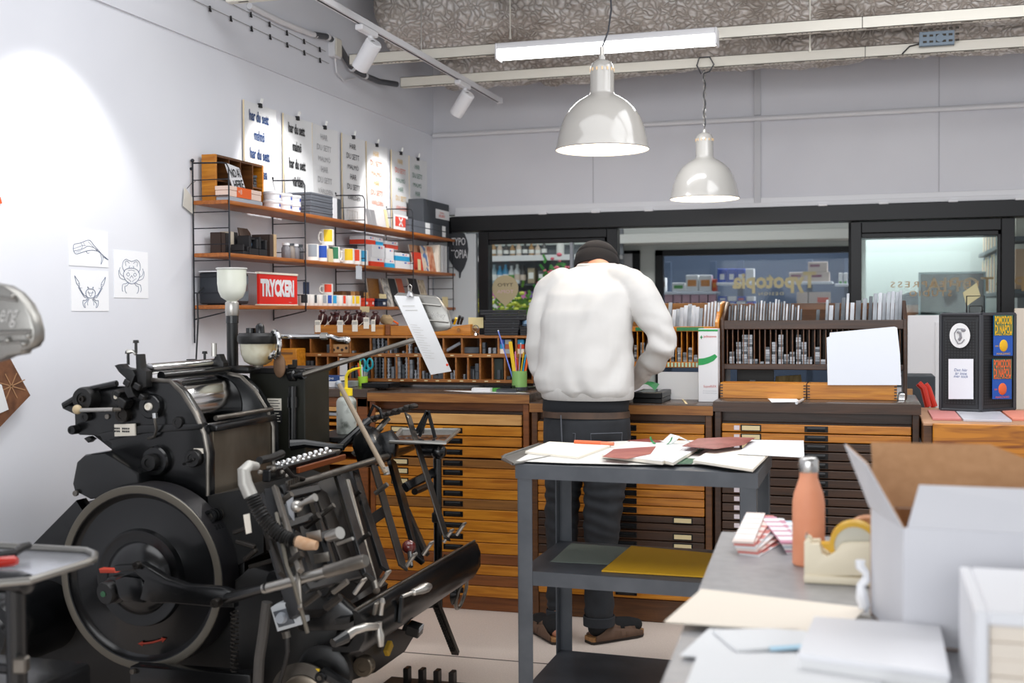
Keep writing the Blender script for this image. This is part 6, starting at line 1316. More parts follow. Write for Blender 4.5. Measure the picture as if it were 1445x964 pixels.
# flywheel
WY = 3.4; wc = pc(199, 815, WY); RW = .307
prof = [(0, .0), (.07, .0), (.075, .012), (.1, .016), (.135, .01), (.15, .016), (.158, .016), (.163, -.004), (.2, -.014), (.262, -.016), (.268, -.01), (.278, .004), (.2785, .006)]
prof = [(r, z) for r, z in prof]
fw = B().lathe(prof+[(.278, .006), (.284, .008), (RW-.004, .008), (RW, .004), (RW-.001, .0), (.28, -.085), (.27, -.09), (.26, -.04), (.1, -.03), (.08, -.11), (0, -.11)], wc, (0, -1, 0), 72).make('flywheel', M_pb, press)
B().lathe([(RW-.0008, .003), (RW, .002), (RW, -.1), (RW-.006, -.104), (.28, -.104)], wc, (0, -1, 0), 72).make('rim_band', mat('rim_band', '#26262a', .42, metal=.5, col2='#343233', ns=10), fw)
B().lathe([(.281, .0082), (.283, .0092), (RW-.003, .0092), (RW-.001, .0062)], wc, (0, -1, 0), 72).make('polished_rim', M_rim, fw)
B().lathe([(0, .055), (.05, .054), (.085, .046), (.112, .028), (.122, .012)], wc, (0, -1, 0), 48).make('hub_dome', M_pb, fw)
a0 = pc(197, 908, WY-.0); arr = B()
pts = [pc(197, 908.5, WY+.008), pc(206, 908, WY+.008), pc(216, 906.5, WY+.008), pc(230, 902.5, WY+.008)]
arr.tube(pts, .0035, 5); arr.prism([pc(194, 908.5, WY+.008), pc(201, 905, WY+.008), pc(201, 912, WY+.008)], (0, .003, 0)); arr.prism([pc(234, 901.5, WY+.008), pc(227, 900, WY+.008), pc(229, 907, WY+.008)], (0, .003, 0))
arr.make('red_arrow', mat('dull_red', '#a83a24', .6), fw)
# crank boss and connecting arm in front of the wheel
c = pc(147, 838, 3.2)
B().lathe([(0, 0), (.034, 0), (.036, .004), (.036, .03), (.032, .034), (.04, .036), (.044, .04), (.044, .075), (.03, .078), (.03, .16), (0, .16)], c, (0.25, 1, .1), 28).make('crank_boss', M_pb2, press)
disc(146, 838.5, .009, .004, mat('green_dot', '#3a6a4a', .5), 'green_mark', 3.2)
ex([(139, 803), (161, 804), (163, 809), (141, 809)], 3.24, .03, .002).make('red_tape', mat('tape_red', '#c2422c', .6), press)
ex([(160, 818), (175, 813), (200, 816), (206, 835), (200, 852), (172, 850), (163, 840)], 3.2, .09, .012).make('crank_block', M_pb, press)
b = ex([(160, 799), (188, 797), (198, 795), (212, 803), (235, 817), (262, 826), (312, 830), (328, 836), (330, 858), (300, 857), (245, 852), (215, 852), (196, 846), (203, 820), (188, 806), (162, 807)], 3.2, .035, .005); b.make('connecting_arm', M_pb, press)
disc(309, 849, .014, .03, M_psd, 'arm_pin', 3.2); disc(196, 797, .012, .02, M_psd, 'arm_bolt', 3.2)
B().tube([pc(322, 845, 3.2), pc(345, 838, 3.13), pc(378, 829, 3.05)], [.018, .017, .013], 12).make('lever_arm', M_pb, press)
B().tube([pc(373, 831, 3.06), pc(462, 807, 2.98)], .0148, 14).make('lever_sleeve', M_steel, press)
B().tube([pc(461, 807, 2.98), pc(513, 791.5, 2.955), pc(516.5, 790.5, 2.953)], [.0185, .0185, .015], 14).make('lever_grip', M_pst, press)
# motor at the lower left
B().lathe([(0, .09), (.035, .09), (.04, .075), (.075, .07), (.082, .06), (.112, .055), (.12, .045), (.126, 0), (.126, -.26), (0, -.26)], pc(0, 893, 3.3), (0, -1, 0), 40).make('motor', M_pb, press)
# black ink column with jars
CYY = 4.16
x0, x1 = pc(352, 570, CYY).x, pc(430, 570, CYY).x
zt_ = pc(400, 521, CYY).z
B().bb((x0, CYY, .1), (x1, CYY+.22, zt_), .004).make('pump_column', mat('column_black', '#16170f', .45, col2='#22231b', ns=7), press)
B().bb((x0-.01, CYY-.006, zt_-.018), (x1+.004, CYY+.226, zt_+.004), .003).make('column_top', M_pb2, press)
B().cyl(pc(413, 545, CYY-.015), pc(413, 632, CYY-.015), .016, n=14).make('column_pipe', M_pb, press)
B().cyl(pc(413, 560, CYY-.015), pc(413, 575, CYY-.015), .021, n=14).make('pipe_collar', M_pb, press)
for (px0, py0, px1, py1, m, mt) in ((377.5, 562.5, 397, 579, M_paperc, M_ink), (385, 580, 397.5, 597, M_ink, M_paperc)):
    a, b_ = pc(px0, py1, CYY-.002), pc(px1, py0, CYY-.002); lp = B().bb((a.x, CYY-.003, a.z), (b_.x, CYY-.0005, b_.z)).make('instruction_plate', m, press)
    q = B()
    for k in range(4): q.bb((a.x+.006, CYY-.0036, a.z+.006+k*(b_.z-a.z)*.22), (b_.x-.006-.006*(k % 2), CYY-.003, a.z+.006+k*(b_.z-a.z)*.22+.0025))
    q.make('plate_print', mt, lp)
M_frost = mat('frosted_glass', '#e6e8dd', .25, col2='#d2d5c4', ns=4)
M_oily = mat('oily_glass', '#d3d0bb', .25, col2='#a58a55', ns=9, lo=.45, hi=.7)
cp = pc(328, 480, CYY-.03); X_, Y_ = cp.x, cp.y; zz_ = lambda py: pc(328, py, CYY-.03).z
B().cyl((X_, Y_, zz_(520)), (X_, Y_, zz_(446)), .022, n=18).make('jar_pole', M_pb2, press)
B().cyl((X_, Y_, zz_(456)), (X_, Y_, zz_(444)), .0245, n=18).make('jar_pole_joint', M_pb, press)
B().lathe([(.024, zz_(446)), (.0265, zz_(444)), (.0265, zz_(428)), (.0245, zz_(426)), (0, zz_(426))], (X_, Y_, 0), n=22).make('jar_collar', M_steel, press)
B().lathe([(.019, zz_(427)), (.021, zz_(424.5)), (.042, zz_(419.5)), (.0525, zz_(411)), (.0562, zz_(400)), (.0565, zz_(380)), (.0545, zz_(380)), (.052, zz_(402)), (.042, zz_(412)), (.0, zz_(418))], (X_, Y_, 0), n=28).make('glass_jar', M_frost, press)
B().lathe([(.0565, zz_(381)), (.06, zz_(380)), (.06, zz_(378)), (0, zz_(378))], (X_, Y_, 0), n=28).make('jar_lid', mat('jar_lid', '#c9cac4', .35), press)
B().bb((pc(320, 520, CYY).x, Y_-.07, zz_(526)), (pc(369, 520, CYY).x, Y_+.05, zz_(516)), .012, 2).make('jar_base', M_pb2, press)
cj = pc(364, 500, CYY-.05); zz2 = lambda py: pc(364, py, CYY-.05).z
B().lathe([(0, zz2(516)), (.03, zz2(515)), (.052, zz2(510)), (.064, zz2(500)), (.068, zz2(484)), (.064, zz2(484)), (.06, zz2(500)), (.045, zz2(508)), (0, zz2(512))], (cj.x, cj.y, 0), n=28).make('filter_jar', M_oily, press)
B().lathe([(0, zz2(485)), (.073, zz2(485)), (.078, zz2(481)), (.078, zz2(474)), (.07, zz2(470)), (0, zz2(470))], (cj.x, cj.y, 0), n=28).make('filter_lid', M_pb2, press)
b = B(); b.lathe([(.018, zz2(471)), (.017, zz2(461)), (.011, zz2(457)), (0, zz2(456))], (cj.x+.01, cj.y, 0), n=16); b.cyl((cj.x-.03, cj.y, zz2(471)), (cj.x-.03, cj.y, zz2(463)), .018, n=14); b.make('filter_cap', M_pb, press)
B().cyl((cj.x, cj.y, zz2(518)), (cj.x, cj.y, zz2(514)), .02, n=14).make('jar_foot', M_rim, press)
ce = pc(388, 486, CYY-.05)
B().tube([ce+V((.028*math.cos(q), -.02*math.cos(q), .048*math.sin(q))) for q in [2*math.pi*k/20 for k in range(20)]], .011, 10, closed=True).make('chrome_ring', M_chrome, press)
B().tube([pc(372, 500, CYY-.05), pc(380, 503, CYY-.06), pc(388, 499, CYY-.06)], .014, 10).make('ring_neck', M_chrome, press)
b = B(); b.tube([pc(396, 475, CYY), pc(455, 474.5, CYY), pc(468, 475, CYY), pc(478, 479, CYY), pc(487, 479, CYY)], [.0095, .0095, .008, .009, .012], 10); b.make('air_pipe', M_chrome, press)
B().cyl(pc(453, 474.5, CYY), pc(462, 474.5, CYY), .014, n=6).make('pipe_nut', M_steel, press)
B().sph(pc(490, 480, CYY), .014, n=12).make('pipe_elbow', M_chrome, press)
cm_ = pc(394.5, 516.5, CYY-.035)
B().lathe([(0, .004), (.02, .005), (.024, .003), (.025, 0), (0, -.002)], cm_, (.15, -1, 0), 28).make('bronze_medal', mat('medal_bronze', '#6f5540', .45, metal=.6, bump=.1, ns=60), press)
bpy.data.objects['bronze_medal'].data.transform(Matrix.Translation(wm(press).inverted() @ cm_) @ Matrix.Diagonal((1, 1, 1.85, 1)) @ Matrix.Translation(-(wm(press).inverted() @ cm_)))
b = B(); b.box(pc(412, 517, CYY), (.03, .02, .014), bev=.002); b.box(pc(416, 513, CYY), (.014, .02, .03), bev=.002); b.make('clamp', M_psd, press)
b = B(); b.lathe([(.012, 0), (.02, .004), (.022, .03), (.014, .034), (.014, .055), (.019, .058), (.017, .075), (0, .075)], pc(408, 531, CYY), (.9, -.2, .1), 16); b.make('rod_socket', M_pb, press)
# rod with the cast cover plate and hanging paper strip
B().tube([pc(424, 530, CYY-.02), pc(588, 478.5, 4.3)], .0105, 12).make('support_rod', M_pst, press)
cov = [(555.5, 424), (556, 417), (561, 412.5), (594, 416), (612, 417.5), (618, 421), (631, 440), (636, 458), (635, 463), (628, 466.5), (606, 469), (598, 473), (588, 466), (575, 458)]
cv = ex(cov, 4.28, .03, .008).make('cover_plate', M_alu, press)
b = B()
for (p, q) in (((594, 429), (622, 432)), ((600, 452), (633, 455)), ((562, 425), (580, 452))): b.tube([pc(*p, 4.277), pc(*q, 4.277)], .004, 6)
b.make('cover_ribs', M_alu, cv)
tt = B(); tt.text('Heidelberg', pc(613, 445, 4.2785), (1, 0, -.1), (.25, 0, 1), .085, .026, shear=.2); tt.make('lettering', mat('alu_light', '#d6d4cf', .3, metal=.6), cv)
B().cyl(pc(584, 474, 4.26), pc(604, 470, 4.26), .012, n=10).make('cover_hinge', M_pb2, press)
t = thing('paper_strip', 'long white paper strip clipped to the cast cover plate', 'paper', pc(600, 528, 4.24))
g = [[at(556+35*j/3+ (81-35*0)*0+ (i/6)*(52-6*j/3+.0), 417+1.5*j/3+(i/6)*(112-6.5*j/3), Y=4.262-.02*math.sin(math.pi*i/6)) for j in range(4)] for i in range(7)]
b = B(); r1 = [[b.bm.verts.new(p) for p in row_] for row_ in g]; r2 = [[b.bm.verts.new(p+V((0, .0008, 0))) for p in row_] for row_ in g]
for i in range(6):
    for j in range(3): b.bm.faces.new((r1[i][j], r1[i+1][j], r1[i+1][j+1], r1[i][j+1])); b.bm.faces.new((r2[i][j], r2[i][j+1], r2[i+1][j+1], r2[i+1][j]))
b.make('paper', M_paper, t)
b = B()
for k in range(14):
    y = 458+k*3.6; xx = 579+(y-458)*.46; p = pc(xx, y, 4.2405); b.bar(p, p+V((.028+.008*(k % 3), 0, -.003)), .0016, .0004, up=(0, 1, 0))
for k in range(2): p = pc(568+k*4, 432+k*6, 4.25); b.bar(p, p+V((.05, 0, 0)), .003, .0004, up=(0, 1, 0))
b.make('print_pattern', mat('faint_print', '#c9c7c4', .7), t)
B().sph(pc(631, 515, 4.247), .005, (1, .2, 1), 8).make('red_seal', M_rd, t)
t = thing('bulldog_clip', 'silver bulldog clip holding the long paper strip', 'clip', pc(578, 414, 4.25)); b = B(); b.prism([pc(573, 419, 4.25), pc(583, 419, 4.25), pc(580, 411, 4.25), pc(576, 411, 4.25)], (0, .012, 0), .001); b.make('jaw', M_chrome, t)
B().tube([pc(576.5, 411, 4.25), pc(576, 404, 4.25), pc(578.5, 401.5, 4.25), pc(581, 404, 4.25), pc(580, 411, 4.25)], .0022, 6).make('handle', M_steel, t)
# ------------------------------ platen
X1, X2 = -1.80, -1.50
def pl(px, py, u, dx=0): return at(px, py, X=X1+(X2-X1)*u+dx)
NRM = V((.8, 0, .6)).normalized()
def pbar(a, b_, w, t, m, name, u0=0, u1=1, dx=0, bev=.002):
    return B().bar(pl(*a, u0, dx), pl(*b_, u1, dx), w, t, up=NRM, bev=bev).make(name, m, press)
bk = [pl(372, 694, 0, -.1), pl(505, 656, 0, -.1), pl(545, 800, .9, -.1), pl(508, 858, 1, -.1), pl(425, 862, 1, -.1)]
B().prism(bk, NRM*-.05, .004).make('platen_bed', M_pb2, press)
B().cyl(pl(395, 691, 0), pl(560, 640, 0), .013, n=14).make('top_rod', M_pst, press)
B().cyl(pl(546, 644, 0), pl(582, 632, 0), .02, .012, n=12).make('rod_end', M_pb, press)
pbar((450, 690), (500, 822), .075, .01, M_psd, 'tympan_plate', 0, .95, -.03)
pbar((478, 672), (521, 815), .05, .016, M_pb, 'bed_rail', 0, .97)
pbar((500, 668), (543, 804), .042, .014, M_pb, 'bed_rail', 0, .97, -.02)
B().cyl(pl(490, 680, .02, .02), pl(531, 834, 1, .0), .0125, n=12).make('guide_rod', M_pst, press)
pbar((527, 655), (569, 802), .044, .008, M_psd, 'gripper_bar', 0, 1)
pbar((552, 650), (592, 792), .042, .02, M_pb, 'bed_rail', 0, 1, -.03)
pbar((566, 700), (602, 782), .024, .016, M_psd, 'bed_rail', .3, 1, -.02)
gb = pbar((575, 584), (631, 762), .042, .006, M_psd, 'gripper_bar', 0, 1, .02, .004)
B().cyl(pl(575, 589, 0, .028), pl(575, 589, 0, .031), .006, n=12).make('bar_hole', M_paperc, gb)
b = B().bar(pl(572, 688, .4), pl(612, 667, .4, .02), .035, .03, up=NRM, bev=.005).make('rail_bracket', M_pb, press)
B().cyl(pl(585, 694, .4, -.05), pl(608, 684, .4, -.05), .014, n=10).make('bracket_pin', M_psd, press)
pbar((512, 742), (545, 720), .04, .02, M_pb2, 'cross_brace', .5, .5, -.12)
pbar((418, 752), (438, 812), .03, .016, M_pb2, 'bed_rail', .3, .9, -.04)
pbar((388, 688), (424, 806), .02, .016, M_pst, 'side_rod', 0, .95)
pbar((376, 735), (398, 812), .026, .012, M_psd, 'side_bar', .2, .9, -.02)
pbar((436, 692), (470, 800), .022, .02, M_pb, 'bed_rail', 0, .9, -.01)
B().cyl(pl(418, 775, .7, .02), pl(424, 860, 1, .02), .007, n=10).make('tie_rod', M_pst, press)
B().tube([pl(390, 725, .2, .03), pl(405, 800, .7, .03), pl(414, 822, .9, .03), pl(434, 893, 1, .03)], .006, 8).make('tie_rod', M_rim, press)
for px, py in ((535, 826), (500, 838), (573, 800), (597, 783), (626, 765), (644, 755)):
    p = pl(px, py, 1, .0); b = B(); b.cyl(p, p+NRM*.04+V((-.0, 0, .02)), .007, n=8); q = p+NRM*.04+V((0, 0, .02)); b.cyl(q-V((0, .016, 0)), q+V((0, .016, 0)), .005, n=8); b.make('t_screw', M_steel, press)
B().sph(pl(577, 772, .9, .0), .0245, n=18).make('red_knob', mat('maroon_knob', '#5a1c18', .2, coat=.6), press)
B().cyl(pl(577, 772, .9), pl(580, 800, 1), .008, n=8).make('knob_stem', M_pb, press)
for k, (px, py, u, r) in enumerate(((402, 705, .1, .011), (420, 712, .2, .008), (440, 735, .35, .013), (462, 720, .2, .009), (415, 790, .75, .012), (452, 810, .85, .014), (480, 828, .95, .009), (500, 700, .1, .008), (512, 760, .6, .008), (538, 690, .3, .009), (470, 850, 1, .012), (440, 845, 1, .009))): p = pl(px, py, u, .02); B().cyl(p-NRM*.03, p+NRM*.03, r, n=8 if k % 2 else 6).make('hex_bolt', M_pst if k % 3 == 0 else M_psd, press)
for a, b_, u0, u1 in (((405, 700), (448, 690), .1, .1), ((415, 770), (470, 752), .6, .6), ((430, 830), (505, 812), .95, .95), ((395, 745), (440, 730), .4, .4)): pbar(a, b_, .028, .022, M_pb, 'cross_bar', u0, u1, .0, .004)
# apron tray along the platen foot
T0, T1 = at(502, 862, X=-1.5), at(669.5, 764, X=-1.5)
sec = [(0, 0), (.016, -.012), (.03, -.05), (.03, -.1), (.01, -.135), (-.03, -.145), (-.09, -.145), (-.09, -.13), (-.03, -.125), (-.012, -.1), (-.002, -.05), (-.014, -.004)]
b = B(); rings = []
for s_, sc_ in ((0, .9), (.02, 1), (.96, 1), (.99, .95), (1, .85)):
    c = T0.lerp(T1, s_); rings.append([c+V((x*sc_, 0, z*sc_)) for x, z in sec])
b.loft(rings).make('apron', M_pb, press)
B().tube([T0.lerp(T1, s_)+V((0, 0, .002)) for s_ in (0, .5, 1)], .005, 8).make('apron_lip', M_pst, press)
pp = [pl(515, 842, 1, -.02), pl(600, 795, 1, -.02), pl(664, 760, 1, -.02)]
B().prism([T0+V((-.02, 0, -.02)), T1+V((-.02, 0, -.02)), T1+V((-.07, 0, -.03)), T0+V((-.07, 0, -.03))], (0, 0, -.02), .002).make('apron_shelf', M_pb2, press)
h = at(577, 842, X=-1.455)
b = B(); b.lathe([(0, 0), (.006, 0), (.007, .05), (.012, .055), (.013, .075), (.017, .1), (.0165, .125), (.009, .142), (0, .144)], at(567, 842, X=-1.46), (.35, .93, .06), 16); b.make('apron_handle', M_steel, press)
B().bar(at(567, 842, X=-1.462), at(564, 880, X=-1.462), .02, .012, up=(1, 0, 0), bev=.003).make('handle_arm', M_pb, press)
b = B(); b.lathe([(0, 0), (.012, 0), (.01, .02), (.016, .04), (.01, .075), (0, .078)], at(534, 878, X=-1.45), (.1, 0, -1), 14); b.lathe([(0, 0), (.008, 0), (.008, .03), (.011, .04), (.006, .052), (0, .053)], at(537, 868, X=-1.45), (.1, .1, 1), 12); b.make('toggle', M_steel, press)
B().box(at(532, 858, X=-1.46), (.012, .04, .04), rot=(0, .2, 0), bev=.003).make('toggle_plate', M_pst, press)
B().tube([at(488, 898, X=-1.48), at(500, 890, X=-1.46), at(515, 885, X=-1.44), at(531, 884, X=-1.43)], [.016, .013, .013, .011], 12).make('curved_lever', M_steel, press)
B().tube([at(470, 908, X=-1.5), at(488, 898, X=-1.48)], [.014, .02], 10).make('lever_root', M_pb, press)
# near end gear box of the platen, dark masses and wheels underneath
ex([(352, 800), (420, 815), (480, 862), (474, 905), (440, 960), (410, 1040), (330, 1040), (330, 820)], 3.42, .4, .01).make('lower_frame', M_pb2, press)
ex([(372, 690), (398, 684), (430, 812), (400, 830), (384, 800)], 3.4, .05, .006).make('platen_cheek', M_pb, press)
ex([(395, 842), (470, 842), (500, 868), (500, 890), (420, 892)], 3.36, .06, .008).make('platen_hinge', M_pb, press)
for px, py, r, Y, m in ((461, 948, .09, 3.36, M_pb2), (395, 818, .035, 3.34, M_pb), (455, 823, .042, 3.36, M_pb2), (516, 938, .035, 3.6, M_brz)): disc(px, py, r, .03, m, 'gear_wheel', Y)
B().lathe([(.075, 0), (.11, 0), (.112, .01), (.075, .012), (.075, 0)], pc(430, 985, 3.3), (0, -1, 0), 40).make('graduated_ring', M_pst, press)
disc(430, 985, .074, .02, M_brz, 'ring_hub', 3.3)
B().tube([pc(455, 948, 3.28), pc(500, 975, 3.28), pc(530, 1000, 3.28)], [.02, .017, .017], 10).make('drive_lever', M_pb, press)
disc(457, 953, .018, .03, M_pb, 'lever_boss', 3.28); disc(457, 953, .008, .033, M_pst, 'lever_pin', 3.28)
ex([(445, 944), (451, 944), (450, 949)], 3.28, .002).make('yellow_mark', M_ye, press)
# rack bar, small handwheel, counter
b = B(); b.bar(at(610, 838, X=-1.56), at(643, 922, X=-1.56), .03, .02, up=(0, 1, 0), bev=.002)
for k in range(18):
    p = at(610, 838, X=-1.56).lerp(at(643, 922, X=-1.56), .2+k*.042); b.box(p+V((0, -.016, -.004)), (.018, .006, .008))
b.make('rack_bar', M_psd, press)
c = at(651, 838, X=-1.58); B().tube([c+V((.015*math.sin(q), .055*math.cos(q), .06*math.sin(q))) for q in [2*math.pi*k/22 for k in range(22)]], .0075, 8, closed=True).make('hand_wheel', M_pst, press)
B().lathe([(0, .02), (.022, .02), (.04, .006), (.045, 0), (0, 0)], at(640, 838, X=-1.6), (1, 0, 0), 24).make('wheel_hub', M_pb, press)
B().bar(at(640, 838, X=-1.6), at(652, 820, X=-1.58), .012, .01, up=(0, 1, 0)).make('wheel_spoke', M_pb, press)
cb = at(585, 888, X=-1.5); ct = B().box(cb, (.05, .045, .04), rot=(.2, .25, 0), bev=.004).make('impression_counter', M_pb, press)
b = B().box(cb+V((.026, -.005, .006)), (.003, .034, .018), rot=(.2, .25, 0)); b.make('counter_window', M_leadl, ct)
ex([(575, 892), (580, 880), (572, 876), (566, 890)], 3.95, .03, .003).make('counter_bracket', M_pb2, press)
b = B(); b.prism([at(x, y, X=-1.62) for x, y in ((478, 905), (505, 900), (560, 886), (588, 893), (572, 920), (530, 950), (495, 962), (480, 940))], (-.13, 0, 0), .006); b.make('under_casting', M_pb2, press)
B().box(at(548, 915, X=-1.6), (.02, .05, .03), rot=(.6, 0, 0), bev=.004).make('yellow_cam', mat('dull_yellow', '#b8922a', .5), press)
fb = B().bb((-1.75, 3.78, .0), (-1.36, 4.2, .035), .006).make('foot_board', mat('rusty_board', '#3a2a20', .6, col2='#221a14', ns=12), press)
for k in range(4): B().bb((-1.66+k*.06, 4.1, .035), (-1.64+k*.06, 4.14, .1), .003).make('board_peg', M_psd, fb)
B().bb((-1.48, 3.776, .0), (-1.44, 3.7805, .04)).make('yellow_label', mat('label_yellow', '#c8c020', .6), fb)
# beads row, feed arms
bd = B()
for r_ in range(2):
    for k in range(10):
        p = at(392+k*7.6+r_*5, 656-k*2.3+r_*4-1, X=-1.87+.0*r_); bd.sph(p, .0105, n=10)
bd.make('bead_chain', M_chrome, press)
B().bar(at(385, 661, X=-1.88), at(472, 636, X=-1.88), .05, .012, up=(0, 0, 1), bev=.002).make('bead_rail', M_pst, press)
B().bar(at(375, 672, X=-1.86), at(470, 645, X=-1.86), .03, .04, up=(0, 0, 1), bev=.004).make('feed_beam', M_pb, press)
B().bar(at(420, 664, X=-1.82), at(486, 645, X=-1.82), .012, .02, up=(0, 0, 1), bev=.002).make('copper_bar', mat('copper_bar', '#8a4a26', .4, metal=.6), press)
B().tube([at(366, 650, X=-1.88), at(384, 646, X=-1.88), at(398, 640, X=-1.88)], .013, 10).make('feed_pivot', M_pb2, press)
for k, (px, py) in enumerate(((367, 667), (398, 667), (386, 662), (405, 672))): B().sph(at(px, py, X=-1.82), .009, n=8).make('rivet', M_pst, press)
B().tube([at(402, 660, X=-1.8), at(412, 672, X=-1.79), at(428, 676, X=-1.79)], .008, 8).make('hook_lever', M_psd, press)
tn = B()
for k in range(6): tn.bb((at(403+k*3, 684, X=-1.79).x, at(403+k*3, 684, X=-1.79).y, at(403+k*3, 686-k*1.2, X=-1.79).z), (at(403+k*3, 684, X=-1.79).x+.008, at(404.8+k*3, 684, X=-1.79).y, at(403+k*3, 679-k*1.2, X=-1.79).z))
tn.make('comb', M_pst, press)
# feed arms at the back
b = B(); b.tube([at(470, 640, Y=4.25), at(500, 612, Y=4.3), at(522, 592, Y=4.35)], [.02, .016, .014], 10); b.make('feed_arm', M_pb, press)
b = B(); b.tube([at(498, 642, Y=4.35), at(530, 610, Y=4.4), at(548, 590, Y=4.45)], .012, 10); b.tube([at(505, 636, Y=4.38), at(540, 604, Y=4.43)], .008, 8); b.make('feed_arm', M_pst, press)
gr = B(); n_ = 9
for k in range(n_):
    p = at(518+k*8.2, 594-k*2.6, Y=4.42); gr.box(p, (.024, .05, .016+.006*(k % 2)), rot=(0, .3, 0), bev=.004)
gr.bar(at(516, 595, Y=4.42), at(584, 573, Y=4.42), .035, .012, bev=.002); gr.make('suction_bar', M_psd, press)
b = B(); b.tube([at(520, 588, Y=4.4), at(527, 572, Y=4.4), at(536, 578, Y=4.4), at(540, 590, Y=4.4)], .007, 8); b.make('suction_bow', M_pb, press)
b = B(); b.lathe([(0, 0), (.05, 0), (.075, .03), (.08, .08), (.06, .1), (0, .11)], at(508, 640, Y=4.3), (.75, .1, .5), 24); b.make('arm_casting', M_pb, press)
ex([(500, 640), (520, 616), (548, 608), (558, 622), (556, 645), (530, 660), (505, 660)], 4.32, .05, .008).make('arm_housing', M_pb, press)
B().tube([at(478, 541, Y=4.1), at(545, 668, Y=3.95)], .0095, 10).make('wooden_stick', mat('stick_wood', '#8a7a66', .5), press)
B().sph(at(478, 541, Y=4.1), .012, n=10).make('stick_tip', M_gy, press)
B().cyl(at(543.5, 659, Y=3.96), at(546, 670, Y=3.96), .012, n=10).make('stick_ferrule', M_steel, press)
b = B(); b.tube([at(410, 628, Y=4.1), at(430, 626, Y=4.12), at(462, 630, Y=4.15), at(485, 632, Y=4.15)], [.022, .017, .015, .012], 10); b.make('air_hose', M_pb, press)
# corrugated suction hose at the near corner
hp = [(356, 700), (362, 715), (372, 732), (384, 745), (398, 757), (412, 763), (420, 765)]
Q = []
Pp = [at(x, y, Y=3.1) for x, y in hp]
for i in range(len(Pp)-1):
    for k in range(8): Q.append(Pp[i].lerp(Pp[i+1], k/8))
Q.append(Pp[-1]); B().tube(Q, [.019+(.004 if i % 2 else 0) for i in range(len(Q))], 12).make('corrugated_hose', M_pb2, press)
B().tube([at(362, 658, Y=3.16), at(352, 657, Y=3.12), at(344, 664, Y=3.1), at(346, 682, Y=3.1), at(354, 700, Y=3.1)], [.012, .016, .019, .021, .021], 12).make('hose_elbow', mat('taped_elbow', '#b0aea8', .45, metal=.4), press)
B().tube([at(417, 764, Y=3.1), at(432, 768, Y=3.09), at(447, 770, Y=3.09)], [.0185, .018, .013], 12).make('hose_cuff', mat('masking_tape', '#b58a62', .7, col2='#c8a88c', ns=20), press)
ex([(404, 708), (412, 702), (414, 735), (408, 726)], 3.13, .008).make('graduated_sector', M_leadl, press)
B().tube([at(418, 716, Y=3.1), at(428, 710, Y=3.09), at(445, 702, Y=3.08)], [.011, .007, .012], 10).make('sector_lever', M_steel, press)
B().sph(at(419, 715, Y=3.1), .018, n=12).make('sector_boss', M_steel, press)
for q in (((431, 752), (452, 748), (454, 764), (434, 766)), ((442, 783), (463, 779), (465, 792), (444, 796)), ((343, 727), (351, 725), (354, 752), (347, 754)), ((372, 747), (382, 745), (386, 775), (376, 777))): ex(q, 3.12, .006, .001).make('small_plate', M_pst if q[0][0] > 400 else M_paperc if q[0][0] < 360 else M_psd, press)
B().cyl(at(463, 758, Y=3.1), at(480, 752, Y=3.08), .014, .018, n=12).make('thumb_screw', M_steel, press); B().cyl(at(476, 768, Y=3.1), at(498, 760, Y=3.08), .005, n=8).make('pin', M_steel, press)
b = B()
for (p, q) in (((330, 752), (352, 744)), ((334, 764), (360, 772)), ((345, 790), (362, 776)), ((352, 800), (395, 788))): b.bar(at(*p, Y=3.38), at(*q, Y=3.36), .016, .014, bev=.003)
b.make('linkage', M_psd, press)
# ink form rollers between body and platen
for k, (px, py) in enumerate(((300, 728), (302, 748))):
    c = at(px, py, Y=3.46); B().cyl(c, (c.x, 4.1, c.z), .018, n=16).make('form_roller', M_pst if k == 0 else M_psd, press)
    for j in range(3): B().lathe([(.012, 0), (.022, 0), (.022, .012), (.012, .012)], (c.x, 3.46-.02+.018*j, c.z), (0, 1, 0), 16).make('roller_ring', M_pb, press)
b = B(); b.prism([at(x, y, Y=3.5) for x, y in ((293, 700), (345, 690), (372, 700), (372, 780), (330, 800), (300, 780))], (0, .5, 0)); b.make('throat', M_pb2, press)
# electric box, cable, spring
a, c = at(383, 855, Y=3.2), at(424, 890, Y=3.2)
eb = ex([(381, 858), (390, 852), (412, 849), (424, 872), (425, 882), (391, 892)], 3.2, .06, .004).make('switch_box', mat('switch_grey', '#b9bdc0', .5), press)
ex([(385, 864), (407, 858), (415, 880), (393, 886)], 3.194, .006, .001).make('switch_panel', M_grey, eb)
B().lathe([(0, .016), (.014, .016), (.018, 0), (0, 0)], at(398, 872, Y=3.194), (0, -1, 0), 20).make('switch_knob', M_gy, eb)
B().cyl(at(403, 891, Y=3.22), at(405, 900, Y=3.22), .013, n=10).make('cable_gland', M_pst, eb)
B().tube([at(405, 900, Y=3.22), at(406, 920, Y=3.22), at(402, 940, Y=3.23), at(392, 970, Y=3.25)], .007, 8).make('switch_cable', M_pb2, press)
B().tube([at(377, 850, Y=3.25), at(372, 890, Y=3.25), at(366, 930, Y=3.26), at(363, 990, Y=3.27)], .017, 10).make('supply_conduit', mat('conduit_grey', '#4a4744', .6), press)
Q = [at(331, 862+k*1.1, Y=3.33)+V((.012*math.cos(k*1.2), .012*math.sin(k*1.2), 0)) for k in range(80)]; B().tube(Q, .0028, 5).make('coil_spring', M_psd, press)
ex([(183, 941), (352, 953), (354, 1000), (183, 1000)], 3.3, .06, .004).make('foot_rail', M_pb, press); disc(189, 947, .009, .012, M_pst, 'rail_bolt', 3.3)
